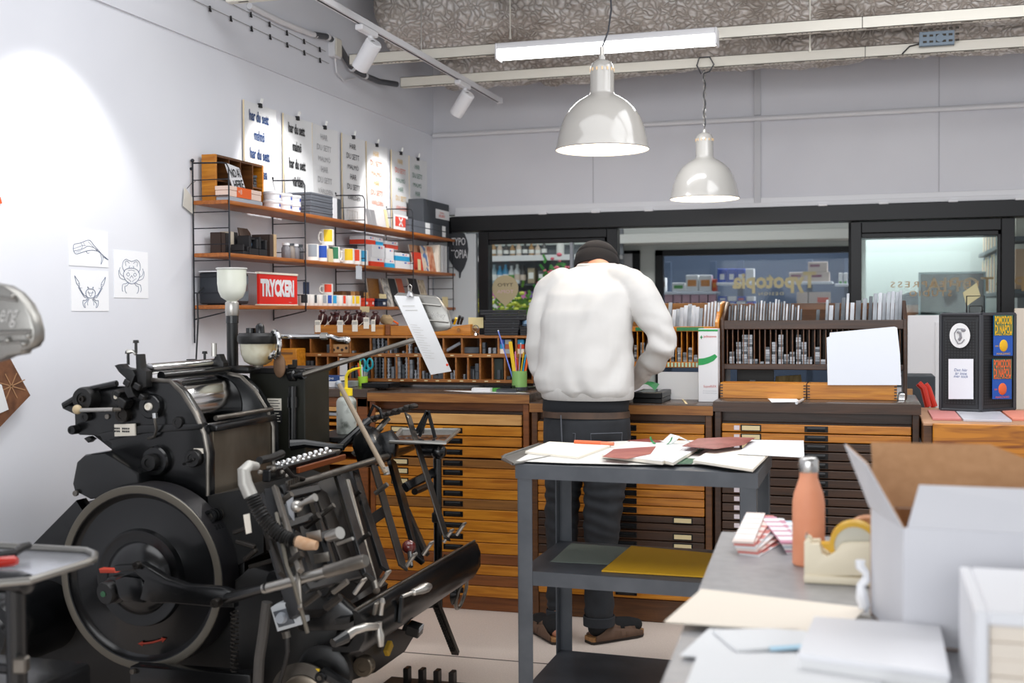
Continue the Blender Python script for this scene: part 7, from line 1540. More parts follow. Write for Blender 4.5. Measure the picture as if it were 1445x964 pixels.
# tray and A-frame at the far right corner of the press
t0 = [(552, 612), (640, 608), (650, 613), (628, 626), (560, 628)]
zq = at(600, 618, Y=4.55).z
def trayat(x, y): p = at(x, y, Z=zq); return p
tr = B().prism([trayat(*p) for p in ((551, 626), (566, 608), (648, 609), (628, 627))], (0, 0, .004), .0015).make('ink_tray', M_chrome, press)
B().tube([trayat(*p)+V((0, 0, .006)) for p in ((551, 626), (566, 608), (648, 609), (628, 627))], .008, 8, closed=True).make('tray_rim', M_alu, tr)
pc_ = trayat(617, 623)
b = B(); b.cyl((pc_.x, pc_.y, .25), (pc_.x, pc_.y, zq-.06), .017, n=14); b.make('tray_post', M_pb, press)
b = B(); b.cyl((pc_.x-.08, pc_.y, zq-.035), (pc_.x+.015, pc_.y, zq-.035), .026, n=16); b.sph((pc_.x+.005, pc_.y, zq-.04), .033, n=14); b.make('post_head', M_pb, press)
B().box((pc_.x, pc_.y-.02, zq-.3), (.03, .025, .04), bev=.004).make('post_clamp', M_psd, press)
B().bar((pc_.x, pc_.y, .27), (pc_.x-.35, pc_.y-.3, .27), .04, .03, bev=.004).make('post_bracket', M_pb2, press)
ap = at(604, 579, Y=4.5)
b = B()
for p, q in (((588, 609), (603, 580)), ((604, 580), (614, 618)), ((592, 616), (604, 582))): b.bar(at(*p, Y=4.5), at(*q, Y=4.5), .014, .008, up=(0, 1, 0), bev=.001)
b.make('a_frame', M_pb, press)
ex([(586, 612), (594, 600), (600, 588), (598, 612)], 4.51, .004).make('a_frame_plate', M_psd, press)
# wash bottle standing on the press shelf behind the arms
zb0 = at(490, 612, Y=4.55).z
xb = at(489, 590, Y=4.55).x
B().bb((xb-.12, 4.4, zb0-.02), (xb+.1, 4.68, zb0), .003).make('rear_shelf', M_pb2, press)
B().bb((xb-.3, 4.38, .2), (xb-.04, 4.45, zb0-.02), .004).make('shelf_bracket', M_pb2, press)
t = thing('wash_bottle', 'smudged clear wash bottle with yellow cap and bent spout on the press', 'bottle', (xb, 4.55, zb0))
r = .042; zs_ = at(489, 560, Y=4.55).z
B().lathe([(0, 0), (r-.004, 0), (r, .006), (r, zs_-zb0-.02), (r-.006, zs_-zb0-.008), (.024, zs_-zb0), (.024, zs_-zb0+.005), (0, zs_-zb0+.005)], (xb, 4.55, zb0+.0005), n=24).make('bottle', mat('smudged_plastic', '#c2c6bf', .4, col2='#5f645c', ns=22, lo=.5, hi=.68, trans=.15), t)
B().lathe([(0, 0), (.026, 0), (.026, .03), (.01, .032), (0, .032)], (xb, 4.55, zs_+.005), n=20).make('cap', mat('cap_yellow', '#ecd01c', .4), t)
B().tube([(xb, 4.55, zs_+.035), (xb, 4.55, zs_+.085), (xb+.012, 4.55, zs_+.105), (xb+.035, 4.55, zs_+.115), (xb+.068, 4.55, zs_+.122)], [.007, .007, .007, .006, .003], 8).make('spout', MATS['cap_yellow'], t)
# ---------------------------------------------------------------- second press, only its near corner shows
p2 = thing('printing_press', 'second press at the left edge: shiny cover plate, ink tray and black post', 'printing press', (-2.15, 2.35, 0))
TY = 2.3
zq2 = at(60, 780, Y=2.45).z
def t2(x, y): return at(x, y, Z=zq2)
corner = [(-60, 772), (0, 773), (120, 780), (135, 786), (132, 794), (40, 823), (-60, 830)]
tr = B().prism([t2(x, y) for x, y in corner], (0, 0, -.004), .001).make('ink_tray', mat('tray_steel', '#b8bac0', .25, metal=.7), p2)
B().tube([t2(x, y)+V((0, 0, .005)) for x, y in ((-60, 772), (0, 773), (122, 780), (134, 785), (133, 792), (120, 798), (40, 823), (-60, 832))], .0085, 10).make('tray_rim', M_alu, tr)
q = at(22, 822, Y=2.2); px_ = q.x; py_ = 2.2
b = B(); b.cyl((px_, py_, .1), (px_, py_, q.z), .022, n=16); b.make('tray_post', M_pb, p2)
b = B(); b.cyl((px_-.2, py_, q.z), (px_+.012, py_, q.z), .026, n=18); b.lathe([(0, .03), (.014, .03), (.022, .026), (.026, 0), (0, 0)], (px_+.01, py_, q.z), (1, -.2, 0), 20); b.make('post_head', M_pb, p2)
B().box(at(30, 938, Y=2.18), (.03, .03, .035), rot=(0, 0, .3), bev=.004).make('post_clamp', M_pst, p2)
B().cyl((px_-.3, py_, at(10, 945, Y=2.2).z), (px_, py_, at(20, 945, Y=2.2).z), .012, n=10).make('clamp_rod', M_pb, p2)
B().bb((-2.6, 2.1, 0), (-1.98, 2.7, .5), .02, 2).make('base', M_pb, p2)
cy_ = 2.15
cov2 = [(-60, 392), (-20, 398), (4, 402), (20, 412), (34, 428), (43, 446), (48, 466), (48, 480), (42, 490), (30, 495), (28, 500), (10, 503), (0, 508), (-60, 520)]
cv = ex(cov2, cy_, .04, .008).make('cover_plate', M_alu, p2)
b = B(); b.tube([at(x, y, Y=cy_-.002) for x, y in ((-50, 418), (0, 420), (24, 424))], .005, 6); b.tube([at(x, y, Y=cy_-.002) for x, y in ((-50, 470), (0, 470), (44, 468))], .006, 6); b.tube([at(x, y, Y=cy_-.002) for x, y in ((-50, 486), (0, 484), (40, 482))], .004, 6); b.make('cover_ribs', M_alu, cv)
for x, y in ((40, 474), (34, 485), (18, 418), (11, 480)): B().sph(at(x, y, Y=cy_-.004), .007, n=8).make('rivet', M_alu, cv)
tt = B(); tt.text('Heidelberg', at(-18, 446, Y=cy_-.0015), (1, 0, 0), (.15, 0, 1), .16, .052, shear=.25); tt.make('lettering', MATS['alu_light'], cv)
B().tube([at(-10, 505, Y=cy_+.03), at(-90, 540, Y=cy_+.1)], .012, 10).make('cover_rod', M_pst, p2)
B().bb((-2.5, 2.15, .5), (-2.2, 2.4, at(-90, 535, Y=2.25).z), .01).make('column', M_pb, p2)
t = thing('squeegee', 'red-handled tool with a dark twisted grip lying on the left ink tray', 'tool', t2(5, 803))
B().tube([t2(-40, 809)+V((0, 0, .02)), t2(0, 806)+V((0, 0, .02)), t2(20, 804)+V((0, 0, .02)), t2(25, 804)+V((0, 0, .02))], [.012, .013, .013, .008], 12).make('handle', mat('glass_red', '#b82818', .2, coat=.5), t)
B().tube([t2(-40, 800)+V((0, .04, .014)), t2(5, 797)+V((0, .04, .02)), t2(14, 792)+V((0, .04, .024)), t2(26, 789)+V((0, .04, .026))], [.008, .01, .011, .008], 10).make('grip', M_pb2, t)
# ---------------------------------------------------------------- the person at the bench
from mathutils import noise
def organic(build, voxel, name, m, parent, it=6, disp=None, fac=.5):
    b = B(); build(b); bm = b.bm; bmesh.ops.recalc_face_normals(bm, faces=bm.faces[:])
    me = bpy.data.meshes.new('tmp'); bm.to_mesh(me); bm.free(); o = bpy.data.objects.new('tmp', me); S.collection.objects.link(o)
    r = o.modifiers.new('r', 'REMESH'); r.mode = 'VOXEL'; r.voxel_size = voxel
    s = o.modifiers.new('s', 'SMOOTH'); s.factor = fac; s.iterations = it
    me2 = bpy.data.meshes.new_from_object(o.evaluated_get(bpy.context.evaluated_depsgraph_get()))
    bpy.data.objects.remove(o); bpy.data.meshes.remove(me)
    if disp:
        nn = [v.normal.copy() for v in me2.vertices]
        for v, q in zip(me2.vertices, nn): v.co += q*disp(v.co)
    me2.transform(wm(parent).inverted()); me2.name = name
    me2.polygons.foreach_set('use_smooth', [True]*len(me2.polygons)); me2.materials.clear(); me2.materials.append(m)
    ob = bpy.data.objects.new(name, me2); ob.parent = parent; S.collection.objects.link(ob); return ob
def limb(b, pts, n=16):
    """pts: (x, y, z, r); rounded tube"""
    P = [V(p[:3]) for p in pts]; b.tube(P, [p[3] for p in pts], n); b.sph(P[0], pts[0][3]*.99, n=12); b.sph(P[-1], pts[-1][3]*.99, n=12)
def ring(c, rx, ry, n=28, tilt=0, p=2.3):
    out = []
    for k in range(n):
        a = 2*math.pi*k/n; cx_, sy_ = math.cos(a), math.sin(a)
        x = rx*abs(cx_)**(2/p)*(1 if cx_ >= 0 else -1); y = ry*abs(sy_)**(2/p)*(1 if sy_ >= 0 else -1)
        out.append(V((c[0]+x, c[1]+y, c[2]+y*tilt)))
    return out
def pr(py, pl_, pr_, Y, hd, tilt=0):
    a, b_ = at(pl_, py, Y=Y), at(pr_, py, Y=Y); return ring(((a.x+b_.x)/2, Y, (a.z+b_.z)/2), (b_.x-a.x)/2, hd, tilt=tilt)
man = thing('person', 'person in a white sweatshirt, black beanie and dark jeans bending over the bench', 'person', (-1.14, 5.0, 0))
M_skin = mat('skin', '#c98f74', .5, col2='#b87c62', ns=12)
M_sweat = mat('white_sweatshirt', '#cac8c5', .9, col2='#c3c1be', ns=6, bump=.03)
M_jean = mat('dark_denim', '#1a1c20', .8, col2='#2c2f34', ns=7, bump=.1, lo=.35, hi=.75)
M_tee = mat('navy_tee', '#15181d', .85); M_beanie = mat('beanie_knit', '#120e0f', .95); M_hair = mat('hair_brown', '#7a4a2c', .6, col2='#4a2c1a', ns=40, st=(4, 4, 1))
def w3(px, py, Y): p = at(px, py, Y=Y); return (p.x, p.y, p.z)
RS = [(894, 408, 5.17, .078), (912, 432, 5.13, .074), (928, 462, 5.1, .067), (938, 487, 5.09, .06), (925, 506, 5.17, .055), (906, 524, 5.29, .048), (893, 536, 5.38, .043)]
LS = [(775, 412, 5.17, .078), (766, 450, 5.12, .07), (762, 490, 5.08, .061), (764, 514, 5.09, .058), (773, 533, 5.2, .053), (790, 543, 5.34, .044), (797, 546, 5.4, .041)]
def hand(b, wr, d, side):
    """palm, four fingers and a thumb curling down onto the bench"""
    wr, d = V(wr), V(d).normalized(); up = V((0, 0, 1)); s = d.cross(up).normalized()*side
    pm = wr+d*.05; b.sph(pm, .042, (1, 1, .5), 12, rot=(0, 0, math.atan2(d.y, d.x)))
    for k in range(4):
        o = wr+d*.075+s*(-.03+.02*k); L = [.062, .074, .07, .054][k]
        limb(b, [(*o, .0095), (*(o+d*L*.5+up*.006), .009), (*(o+d*L*.85-up*.012), .0082), (*(o+d*L*.95-up*.032), .0072)], 8)
    o = wr+d*.03-s*.03
    limb(b, [(*o, .012), (*(o+d*.03-s*.024), .0105), (*(o+d*.058-s*.026-up*.012), .009)], 8)
hc = V(w3(842, 375, 5.4))
def body(b):
    b.loft([pr(588, 776, 880, 5.02, .1), pr(560, 780, 878, 5.04, .1), pr(500, 778, 878, 5.08, .11), pr(440, 778, 882, 5.13, .11), pr(400, 785, 884, 5.2, .1), pr(385, 805, 876, 5.26, .08)])
    limb(b, [w3(845, 392, 5.27)+(.075,), w3(843, 378, 5.36)+(.062,)])
    b.sph(hc, .098, (.86, 1.02, 1.1), 18, rot=(-.5, 0, 0)); b.sph(hc+V((0, .07, -.055)), .055, (.9, 1, 1.0), 12)
    b.sph(hc+V((0, .115, -.03)), .02, (.7, 1.1, 1.3), 10); b.sph(hc+V((0, .108, -.075)), .016, (1.6, .6, .6), 8)
    for sx in (-1, 1): b.sph(hc+V((sx*.088, .0, -.03)), .026, (.4, .8, 1.2), 8); b.sph(hc+V((sx*.032, .095, .0)), .014, n=8)
    for A in (RS, LS): limb(b, [w3(p[0], p[1], p[2])+(p[3]*.62,) for p in A])
    hand(b, w3(888, 541, 5.42), (-.35, .9, -.15), 1); hand(b, w3(806, 549, 5.44), (.4, .9, -.1), -1)
    for A in (((800, 650), (794, 700), (788, 800), (786, 880)), ((855, 650), (853, 700), (847, 800), (846, 884))):
        limb(b, [w3(A[i][0], A[i][1], 5.01)+([.06, .055, .036, .032][i],) for i in range(4)])
    for hp_, tp in ((V((-1.13, 4.99, .05)), V((-.98, 5.14, .04))), (V((-1.28, 4.93, .05)), V((-1.42, 5.12, .04)))): limb(b, [(*hp_, .028), (*hp_.lerp(tp, .5), .026), (*hp_.lerp(tp, .9), .02)])
organic(body, .009, 'body', M_skin, man, 4)
def sweat(b):
    b.loft([pr(560, 771, 891, 5.02, .15), pr(550, 761, 893, 5.02, .168), pr(535, 759, 892.5, 5.03, .17), pr(505, 762, 891, 5.05, .162), pr(470, 766, 890, 5.085, .158), pr(440, 767, 891, 5.12, .155), pr(415, 770, 896, 5.165, .148), pr(398, 778, 894, 5.21, .13), pr(386, 792, 884, 5.25, .105), pr(378, 810, 874, 5.285, .08), pr(374, 820, 866, 5.31, .06)])
    for A in (RS, LS): limb(b, [w3(p[0], p[1], p[2])+(p[3],) for p in A])
    limb(b, [w3(790, 404, 5.19)+(.085,), w3(775, 412, 5.17)+(.078,)]); limb(b, [w3(876, 398, 5.2)+(.085,), w3(894, 408, 5.17)+(.078,)])
def fold(p):
    n1 = noise.noise(V((p.x*5+p.z*4, p.y*3, p.z*3-p.x*4))); n2 = noise.noise(V((p.x*11, p.y*11+3, p.z*17)))
    low = max(0, 1-abs(p.z-1.11)/.16); el = max(0, 1-(V((p.x, p.y, p.z))-V(w3(930, 492, 5.1))).length/.17)
    dg = math.sin((p.x*.8-p.z*.6)*46+n1*4)
    return n1*.014+n2*.003+low*(.006*math.sin(p.x*50+n1*5))+el*.011*math.sin((p.x*.5+p.z)*70+n1*3)+.0032*dg
organic(sweat, .0085, 'sweatshirt', M_sweat, man, 5, fold)
hem = [pr(563, 769, 892, 5.02, .148), pr(560, 766.5, 893.5, 5.02, .153), pr(548, 764.5, 894, 5.02, .16), pr(545, 766, 893, 5.02, .157)]
B().loft(hem, cap=False).make('hem_band', mat('rib_knit', '#c6c4c1', .95, col2='#c2c0bd', ns=90, st=(1, 1, .02)), man)
def cuff(p0, p1, r):
    B().tube([V(p0), V(p0).lerp(V(p1), .5), V(p1)], [r, r*1.04, r*.94], 18).make('cuff', MATS['rib_knit'], man)
cuff(w3(893, 536, 5.38), w3(888, 540, 5.42), .042); cuff(w3(797, 546, 5.4), w3(803, 548, 5.43), .04)
b = B(); b.tube([V(p)+V((0, -.002, .004)) for p in pr(377, 818, 868, 5.305, .066)], .012, 8, closed=True); b.make('collar', MATS['rib_knit'], man)
tee = [pr(592, 775, 880, 5.01, .108), pr(578, 767, 886, 5.01, .13), pr(572, 767.5, 886.5, 5.01, .135), pr(560, 768, 888, 5.02, .14)]
for k, p in enumerate(tee[0]): p.z += .02*math.sin(k*.9)-(.02 if p.x < -1.25 else 0)
tb = B().loft(tee, cap=False).make('t_shirt', M_tee, man)
def jeans(b):
    b.loft([pr(580, 770, 886, 5.01, .116), pr(592, 768, 888, 5.0, .126), pr(615, 767, 889, 5.0, .135), pr(640, 768, 888, 5.0, .135), pr(658, 770, 886, 5.0, .12)])
    for rows in (((640, 770, 834), (660, 770, 824), (700, 770, 818), (745, 770, 815), (760, 771, 815), (800, 772, 806), (840, 773, 801), (868, 773, 799)), ((640, 822, 886), (660, 825, 885), (700, 825, 880.5), (745, 824, 873), (760, 825, 872), (800, 826, 868), (840, 826, 866), (872, 826, 865.5))):
        b.loft([pr(y, l, r, 5.0+(.02 if l < 800 else 0), (at(r, y, Y=5).x-at(l, y, Y=5).x)/2*1.02) for y, l, r in rows])
def jf(p):
    n1 = noise.noise(V((p.x*7, p.y*7, p.z*9))); kn = max(0, 1-abs(p.z-.6)/.22); an = max(0, 1-abs(p.z-.2)/.16)
    return n1*.006+kn*.0042*math.sin(p.z*110+p.x*30+n1*6)+an*.004*math.sin(p.z*90+n1*7)
organic(jeans, .0085, 'jeans', M_jean, man, 4, jf)
for py, l, r, Y in ((873, 824.5, 866.5, 5.0), (864, 772, 800.5, 5.02)):
    hw = (at(r, py, Y=Y).x-at(l, py, Y=Y).x)/2
    rg = [pr(py+8, l, r, Y, hw*1.02), pr(py+8.5, l-.5, r+.5, Y, hw*1.05), pr(py-4, l-.8, r+.8, Y, hw*1.06), pr(py-5, l+.5, r-.5, Y, hw)]
    B().loft(rg, cap=False).make('rolled_cuff', mat('denim_cuff', '#272a2f', .85), man)
b = B(); P = pr(579, 768, 887.5, 5.01, .129); P2 = pr(588, 767.5, 888.5, 5.005, .133)
b.loft([[p for p in P2], [p for p in P]], cap=False); b.make('belt', mat('brown_leather', '#4a3424', .6, col2='#35261a', ns=14), man)
b = B()
for l, r in ((776, 812), (834, 876)):
    pts = [V(w3(x, y, 4.862)) for x, y in ((l, 612), (r, 612), (r-1.5, 640), ((l+r)/2, 646), (l+1.5, 640))]
    for p in pts:
        u = (p.x+1.12)/.19; p.y = 4.998-.142*math.sqrt(max(.05, 1-min(1, abs(u))**2.3))
    b.tube(pts, .0022, 5, closed=True)
b.make('pocket_seams', mat('seam_grey', '#5c5f66', .8), man)
b = B(); b.tube([V((w3(803+k*.5, 582+k*12, 5)[0], 4.998-.142*(1 if k < 4 else .97), w3(800, 582+k*12, 5)[2])) for k in range(6)], .0028, 5); b.make('centre_seam', MATS['seam_grey'], man)
# beanie and hair
def cap_(b):
    b.sph(hc+V((0, -.002, .012)), .109, (.93, 1.05, 1.04), 24, rot=(-.45, 0, 0))
hb = B()
rings = []
ax = V((0, .42, .9)).normalized(); xx = V((1, 0, 0)); yy = ax.cross(xx)
for k, (h, r) in enumerate(((-.035, .100), (-.034, .106), (-.005, .1085), (.03, .105), (.032, .1035), (.034, .1045), (.06, .094), (.085, .073), (.1, .048), (.108, .02), (.109, .004))):
    rings.append([hc+V((0, 0, .006))+ax*h+xx*(r*.96*(1+.006*(j % 2))*math.cos(2*math.pi*j/96))+yy*(r*1.06*(1+.006*(j % 2))*math.sin(2*math.pi*j/96)) for j in range(96)])
hb.loft(rings).make('beanie', M_beanie, man, angle=60)
hr = B(); n = 60
for k in range(n):
    a = math.radians(205+130*k/n); base = hc+ax*-.02+xx*(.093*math.cos(a))+yy*(-.1*abs(math.sin(a))*-1 if False else .1*math.sin(a))
    tip = hc+ax*(-.075-.012*math.sin(k*2.3))+xx*(.082*math.cos(a)+.004*math.sin(k*3.1))+yy*(.09*math.sin(a)); hr.tube([base, base.lerp(tip, .5)+(base-hc).normalized()*.006, tip], [.0075, .007, .003], 5)
hr.make('hair', M_hair, man)
# socks and sandals
M_sock = mat('black_sock', '#131416', .9); M_cork = mat('cork', '#a87c50', .8, col2='#8a6238', ns=50); M_lth = mat('sandal_leather', '#634b3b', .75); M_sole = mat('sandal_sole', '#2a221c', .7)
def foot(heel, toe, ank, side):
    heel, toe = V(heel), V(toe); d = (toe-heel); L = d.length; d.normalize(); s = V((-d.y, d.x, 0))*side
    prof = [(0, .026), (.03, .036), (.25, .036), (.45, .035), (.65, .043), (.8, .046), (.93, .036), (1.0, .014)]
    up = [heel+d*(L*u)+s*w for u, w in prof]; dn = [heel+d*(L*u)-s*w*.94 for u, w in prof][::-1]
    B().prism([V((p.x, p.y, .001)) for p in up+dn], (0, 0, .011)).make('outsole', M_sole, man)
    B().prism([V((p.x, p.y, .0122)) for p in up+dn], (0, 0, .018), .002).make('cork_sole', M_cork, man)
    b = B()
    def arch(u0, u1, h0, h1):
        r_ = []
        for u, h in ((u0, h0), ((u0+u1)/2, (h0+h1)/2+.002), (u1, h1)):
            w = .049 if u > .3 else .043
            r_.append([heel+d*(L*u)+s*(w*math.cos(a))+V((0, 0, .016+h*math.sin(a)**.8 if math.sin(a) > 0 else .016)) for a in [math.pi*k/12 for k in range(13)]])
        b.loft(r_, cap=False, closed=False)
    arch(.3, .5, .088, .074); arch(.58, .78, .062, .05)
    for sg in (1, -1):  # closed side quarter
        b.loft([[heel+d*(L*u)+s*sg*(.0365+.008*min(1, u*3))+V((0, 0, z)) for u in (.06, .15, .3, .5, .7, .9)] for z in (.014, .03)]+[[heel+d*(L*u)+s*sg*(.036+.006*min(1, u*3))+V((0, 0, .03+hh)) for u, hh in ((.06, .006), (.15, .016), (.3, .04), (.5, .026), (.7, .02), (.9, .004))]], cap=False, closed=False)
    o = b.make('upper', M_lth, man); o.modifiers.new('t', 'SOLIDIFY').thickness = .003
    for u, h in ((.4, .082), (.68, .057)):
        c = heel+d*(L*u)-s*.03+V((0, 0, .016+h*.78)); bk = B(); q = [c+d*x+V((0, 0, z)) for x, z in ((-.011, -.011), (.011, -.011), (.011, .011), (-.011, .011))]; bk.tube(q, .0022, 5, closed=True); bk.make('buckle', mat('buckle_bronze', '#7a6248', .35, metal=.8), man)
    def sk(b):
        limb(b, [(*(heel+d*.045+V((0, 0, .064))), .04), (*(heel+d*(L*.5)+V((0, 0, .06))), .039), (*(heel+d*(L*.75)+V((0, 0, .054))), .036), (*(heel+d*(L*.9)+V((0, 0, .05))), .027)])
        limb(b, [(*(heel+d*.05+V((0, 0, .062))), .038), (*ank, .042)])
    organic(sk, .006, 'sock', M_sock, man, 4)
foot((-1.151, 4.955, 0), (-.955, 5.165, 0), w3(846, 872, 5.0), -1)
foot((-1.262, 4.91, 0), (-1.44, 5.135, 0), w3(786, 868, 5.02), 1)
# person sitting far behind the right window
PQ = V((at(1288, 434, Y=10.0).x, 10.0, 0)); hq = at(1288, 434, Y=10.0).z
man2 = thing('person', 'person in a dark blue cap sitting low beyond the right window', 'person', PQ)
def pt(x, y, z): return PQ+V((x, y, z))
def body2(b):
    b.sph(pt(0, 0, hq-.02), .085, (.95, 1.05, 1.25), 14); b.sph(pt(-.09, -.02, hq-.03), .016, n=8); limb(b, [(*pt(.01, 0, hq-.1), .05), (*pt(.03, 0, hq-.22), .06)])
    b.loft([ring(pt(.05, 0, z), rx, .1) for z, rx in ((.5, .16), (.75, .15), (1.0, .18), (hq-.2, .15), (hq-.16, .07))])
    for s in (-1, 1):
        limb(b, [(*pt(.05, s*.1, .52), .08), (*pt(-.38, s*.12, .5), .065), (*pt(-.38, s*.12, .1), .045), (*pt(-.5, s*.12, .05), .035)])
        limb(b, [(*pt(.05, s*.19, hq-.26), .055), (*pt(-.02, s*.22, .8), .045), (*pt(-.26, s*.14, .68), .035), (*pt(-.33, s*.12, .66), .03)])
organic(body2, .012, 'body', M_skin, man2, 4)
def coat2(b):
    b.loft([ring(pt(.05, 0, z), rx, .125) for z, rx in ((.5, .185), (.75, .175), (1.0, .2), (hq-.2, .17), (hq-.15, .09))])
    for s in (-1, 1): limb(b, [(*pt(.05, s*.19, hq-.26), .07), (*pt(-.02, s*.22, .8), .06), (*pt(-.24, s*.14, .68), .045)])
organic(coat2, .012, 'jacket', mat('grey_jacket', '#4a565c', .85), man2, 4)
B().lathe([(.105, 0), (.1, .04), (.08, .08), (.04, .1), (0, .104)], pt(0, 0, hq+.02), (0, 0, 1), 20).prism([pt(-.09, -.06, hq+.02), pt(-.17, -.04, hq+.012), pt(-.17, .04, hq+.012), pt(-.09, .06, hq+.02)], (0, 0, .008)).make('cap', mat('cap_blue', '#2c3850', .8), man2)
tag(B().cyl(pt(.05, 0, .4), pt(.05, 0, .44), .19, n=20).cyl(pt(.05, 0, .02), pt(.05, 0, .4), .025, n=10).cyl(pt(.05, 0, 0), pt(.05, 0, .02), .18, n=20).make('stool', M_blackf), 'stool under the seated person beyond the right window', 'stool')
# ---------------------------------------------------------------- steel trolley
M_cart = mat('trolley_paint', '#55595f', .42, metal=.25, col2='#4a4e54', ns=10)
ca = math.radians(-2.2)
ct = thing('steel_trolley', 'grey steel three-shelf trolley standing behind the foreground table', 'trolley', (-.76, 4.2, 0))
L0, L1, F0, F1 = -1.16, -.345, 3.93, 4.5
def rc(x, y): return (x, y-.045*(x+1.16))
def leg(x, y, sx, sy):
    w = .052; x_, y_ = rc(x, y); b = B(); b.bb((x_, y_, 0), (x_+sx*w, y_+sy*.004, .86), .0).bb((x_, y_, 0), (x_+sx*.004, y_+sy*w, .86), .0); b.make('leg', M_cart, ct)
for x, y, sx, sy in ((L0, F0, 1, 1), (L1, F0, -1, 1), (L0, F1, 1, -1), (L1, F1, -1, -1)): leg(x, y, sx, sy)
def shelf(z, name, h=.045):
    c = [rc(L0, F0), rc(L1, F0), rc(L1, F1), rc(L0, F1)]; b = B()
    m = .006 if z > .8 else -.005
    pts = [(c[0][0]-m, c[0][1]-m), (c[1][0]+m, c[1][1]-m), (c[2][0]+m, c[2][1]+m), (c[3][0]-m, c[3][1]+m)]
    b.prism([V((x, y, z)) for x, y in pts], (0, 0, -.004), 0)
    for i in range(4):
        p, q = pts[i], pts[(i+1) % 4]; a_, b_ = V((*p, z-.004)), V((*q, z-.004)); n = (b_-a_).cross(V((0, 0, 1))).normalized()*-.004
        b.prism([a_, b_, b_+V((0, 0, -h)), a_+V((0, 0, -h))], n)
    return b.make(name, M_cart, ct)
zt9 = .9
shelf(zt9, 'top_shelf'); shelf(.53, 'middle_shelf'); shelf(.1, 'bottom_shelf')
def T(px, py, dz=0): return at(px, py, Z=zt9+dz)
def paper(name, pts, Z, t_, m, label, cat='paper', grp=None, lift=None):
    b = B(); P = [at(x, y, Z=Z) for x, y in pts]
    b.prism(P, (0, 0, t_)); return tag(b.make(name, m), label, cat, grp)
t = thing('metal_tray', 'thin aluminium tray board overhanging the left end of the trolley top', 'tray', T(735, 645))
b = B(); b.prism([T(707, 645, .001), T(724, 655, .001), T(800, 640, .001), T(815, 628, .001), T(760, 627, .001)], (0, 0, .004), .001); b.make('board', M_alu, t)
B().tube([T(800, 640, .006), T(724, 655, .006), T(709, 648, .006), T(712, 643, .006), T(760, 627, .006)], .005, 8).make('rolled_edge', M_alu, t)
z0 = zt9+.013
paper('white_sheet', [(728, 651), (770, 627), (905, 622), (1000, 622), (1058, 640), (1040, 655), (900, 656), (800, 654)], z0-.006, .0012, mat('soft_white', '#d8d6d0', .8), 'large white base sheet spread over the trolley top')
paper('card_stack', [(741, 640), (775, 626), (862, 631), (816, 648)], z0-.004, .008, M_paperc, 'small stack of cream cards on the left of the trolley top', 'cards')
t = thing('marker_pen', 'orange marker pen lying across the trolley top', 'pen', T(838, 624, .02)); a, b_ = T(811, 624, .022), T(866, 626.5, .022)
B().cyl(a, a.lerp(b_, .68), .0085, n=10).make('barrel', mat('marker_orange', '#dc6a3c', .4), t); B().cyl(a.lerp(b_, .68), b_, .0075, n=10).make('cap', mat('marker_orange2', '#e4805a', .4), t)
def booklet(pts, Z, th, m1, label, cover=None):
    t = thing('booklet', label, 'booklet', at(*pts[0], Z=Z)); P = [at(x, y, Z=Z) for x, y in pts]
    B().prism(P, (0, 0, th*.9)).make('pages', M_paperc, t); B().prism([p+V((0, 0, th*.92)) for p in P], (0, 0, .001)).make('cover', m1, t)
    if cover: B().prism([at(x, y, Z=Z+th+.0006) for x, y in cover[0]], (0, 0, .0006)).make('print', cover[1], t)
mr_ = mat('brick_red_print', '#8e4038', .6, col2='#a35a4c', ns=14); dkr = mat('oxblood_film', '#7c2f2a', .4, col2='#98504a', ns=20)
booklet([(849, 646), (935, 656), (972, 632), (890, 627)], z0, .012, M_paper, 'white booklet with brick red printed cover on the trolley', ([(850, 645), (884, 648), (918, 641), (926, 630), (880, 633), (866, 634)], mr_))
booklet([(918, 650), (950, 657), (985, 636), (955, 630)], z0, .01, M_paper, 'narrow white booklet beside the brick red one')
paper('green_card', [(967, 640), (975, 634), (994, 634), (985, 640)], z0-.003, .001, mat('deep_green', '#2f5a40', .6), 'small deep green card between the booklets on the trolley, upper', 'card')
paper('green_card', [(945, 655), (958, 646), (985, 648), (975, 655)], z0-.0035, .001, MATS['deep_green'], 'small deep green card between the booklets on the trolley, lower', 'card')
booklet([(978, 653), (1062, 666), (1087, 641), (1010, 634)], z0+.001, .008, M_paperc, 'open cream booklet at the right corner of the trolley')
paper('white_sheet', [(1040, 641), (1135, 646), (1134, 622), (1060, 621)], z0+.012, .0008, M_paper, 'white sheet sticking out past the right end of the trolley')
t = thing('curled_booklet', 'white page with curled spine under dark red film on the trolley', 'booklet', T(960, 628, .012))
b = B(); g = [[at(946+j*12-4*i, 629-i*2.0, Z=z0+.006)+V((0, 0, .03*math.sin(min(1, j/1.6)*math.pi*.75)*(1 if j < 3 else .2))) for j in range(5)] for i in range(4)]; b.sheet(g, .002); b.make('page', M_paper, t)
paper('red_film', [(962, 630), (985, 619), (1030, 617), (1066, 618), (1050, 628), (1010, 634)], z0+.026, .0008, dkr, 'dark red film lying over the papers at the right of the trolley', 'film')
paper('red_film', [(885, 622), (915, 619), (935, 623), (908, 627)], z0-.002, .0008, dkr, 'small dark red film scrap beside the green curl', 'film')
t = thing('green_tape', 'curl of bright green tape on the trolley top', 'tape', T(932, 624, .02)); c = T(933, 627, .024)
b = B(); rg = []
for k in range(13):
    a = math.radians(185+170*k/12+0); rg.append([c+V((.042*math.cos(a), s*.014, .03+.036*math.sin(a))) for s in (-1, 1)])
b.loft(rg, cap=False, closed=False); o = b.make('strip', mat('tape_green', '#1f8a4a', .35), t); o.modifiers.new('t', 'SOLIDIFY').thickness = .002
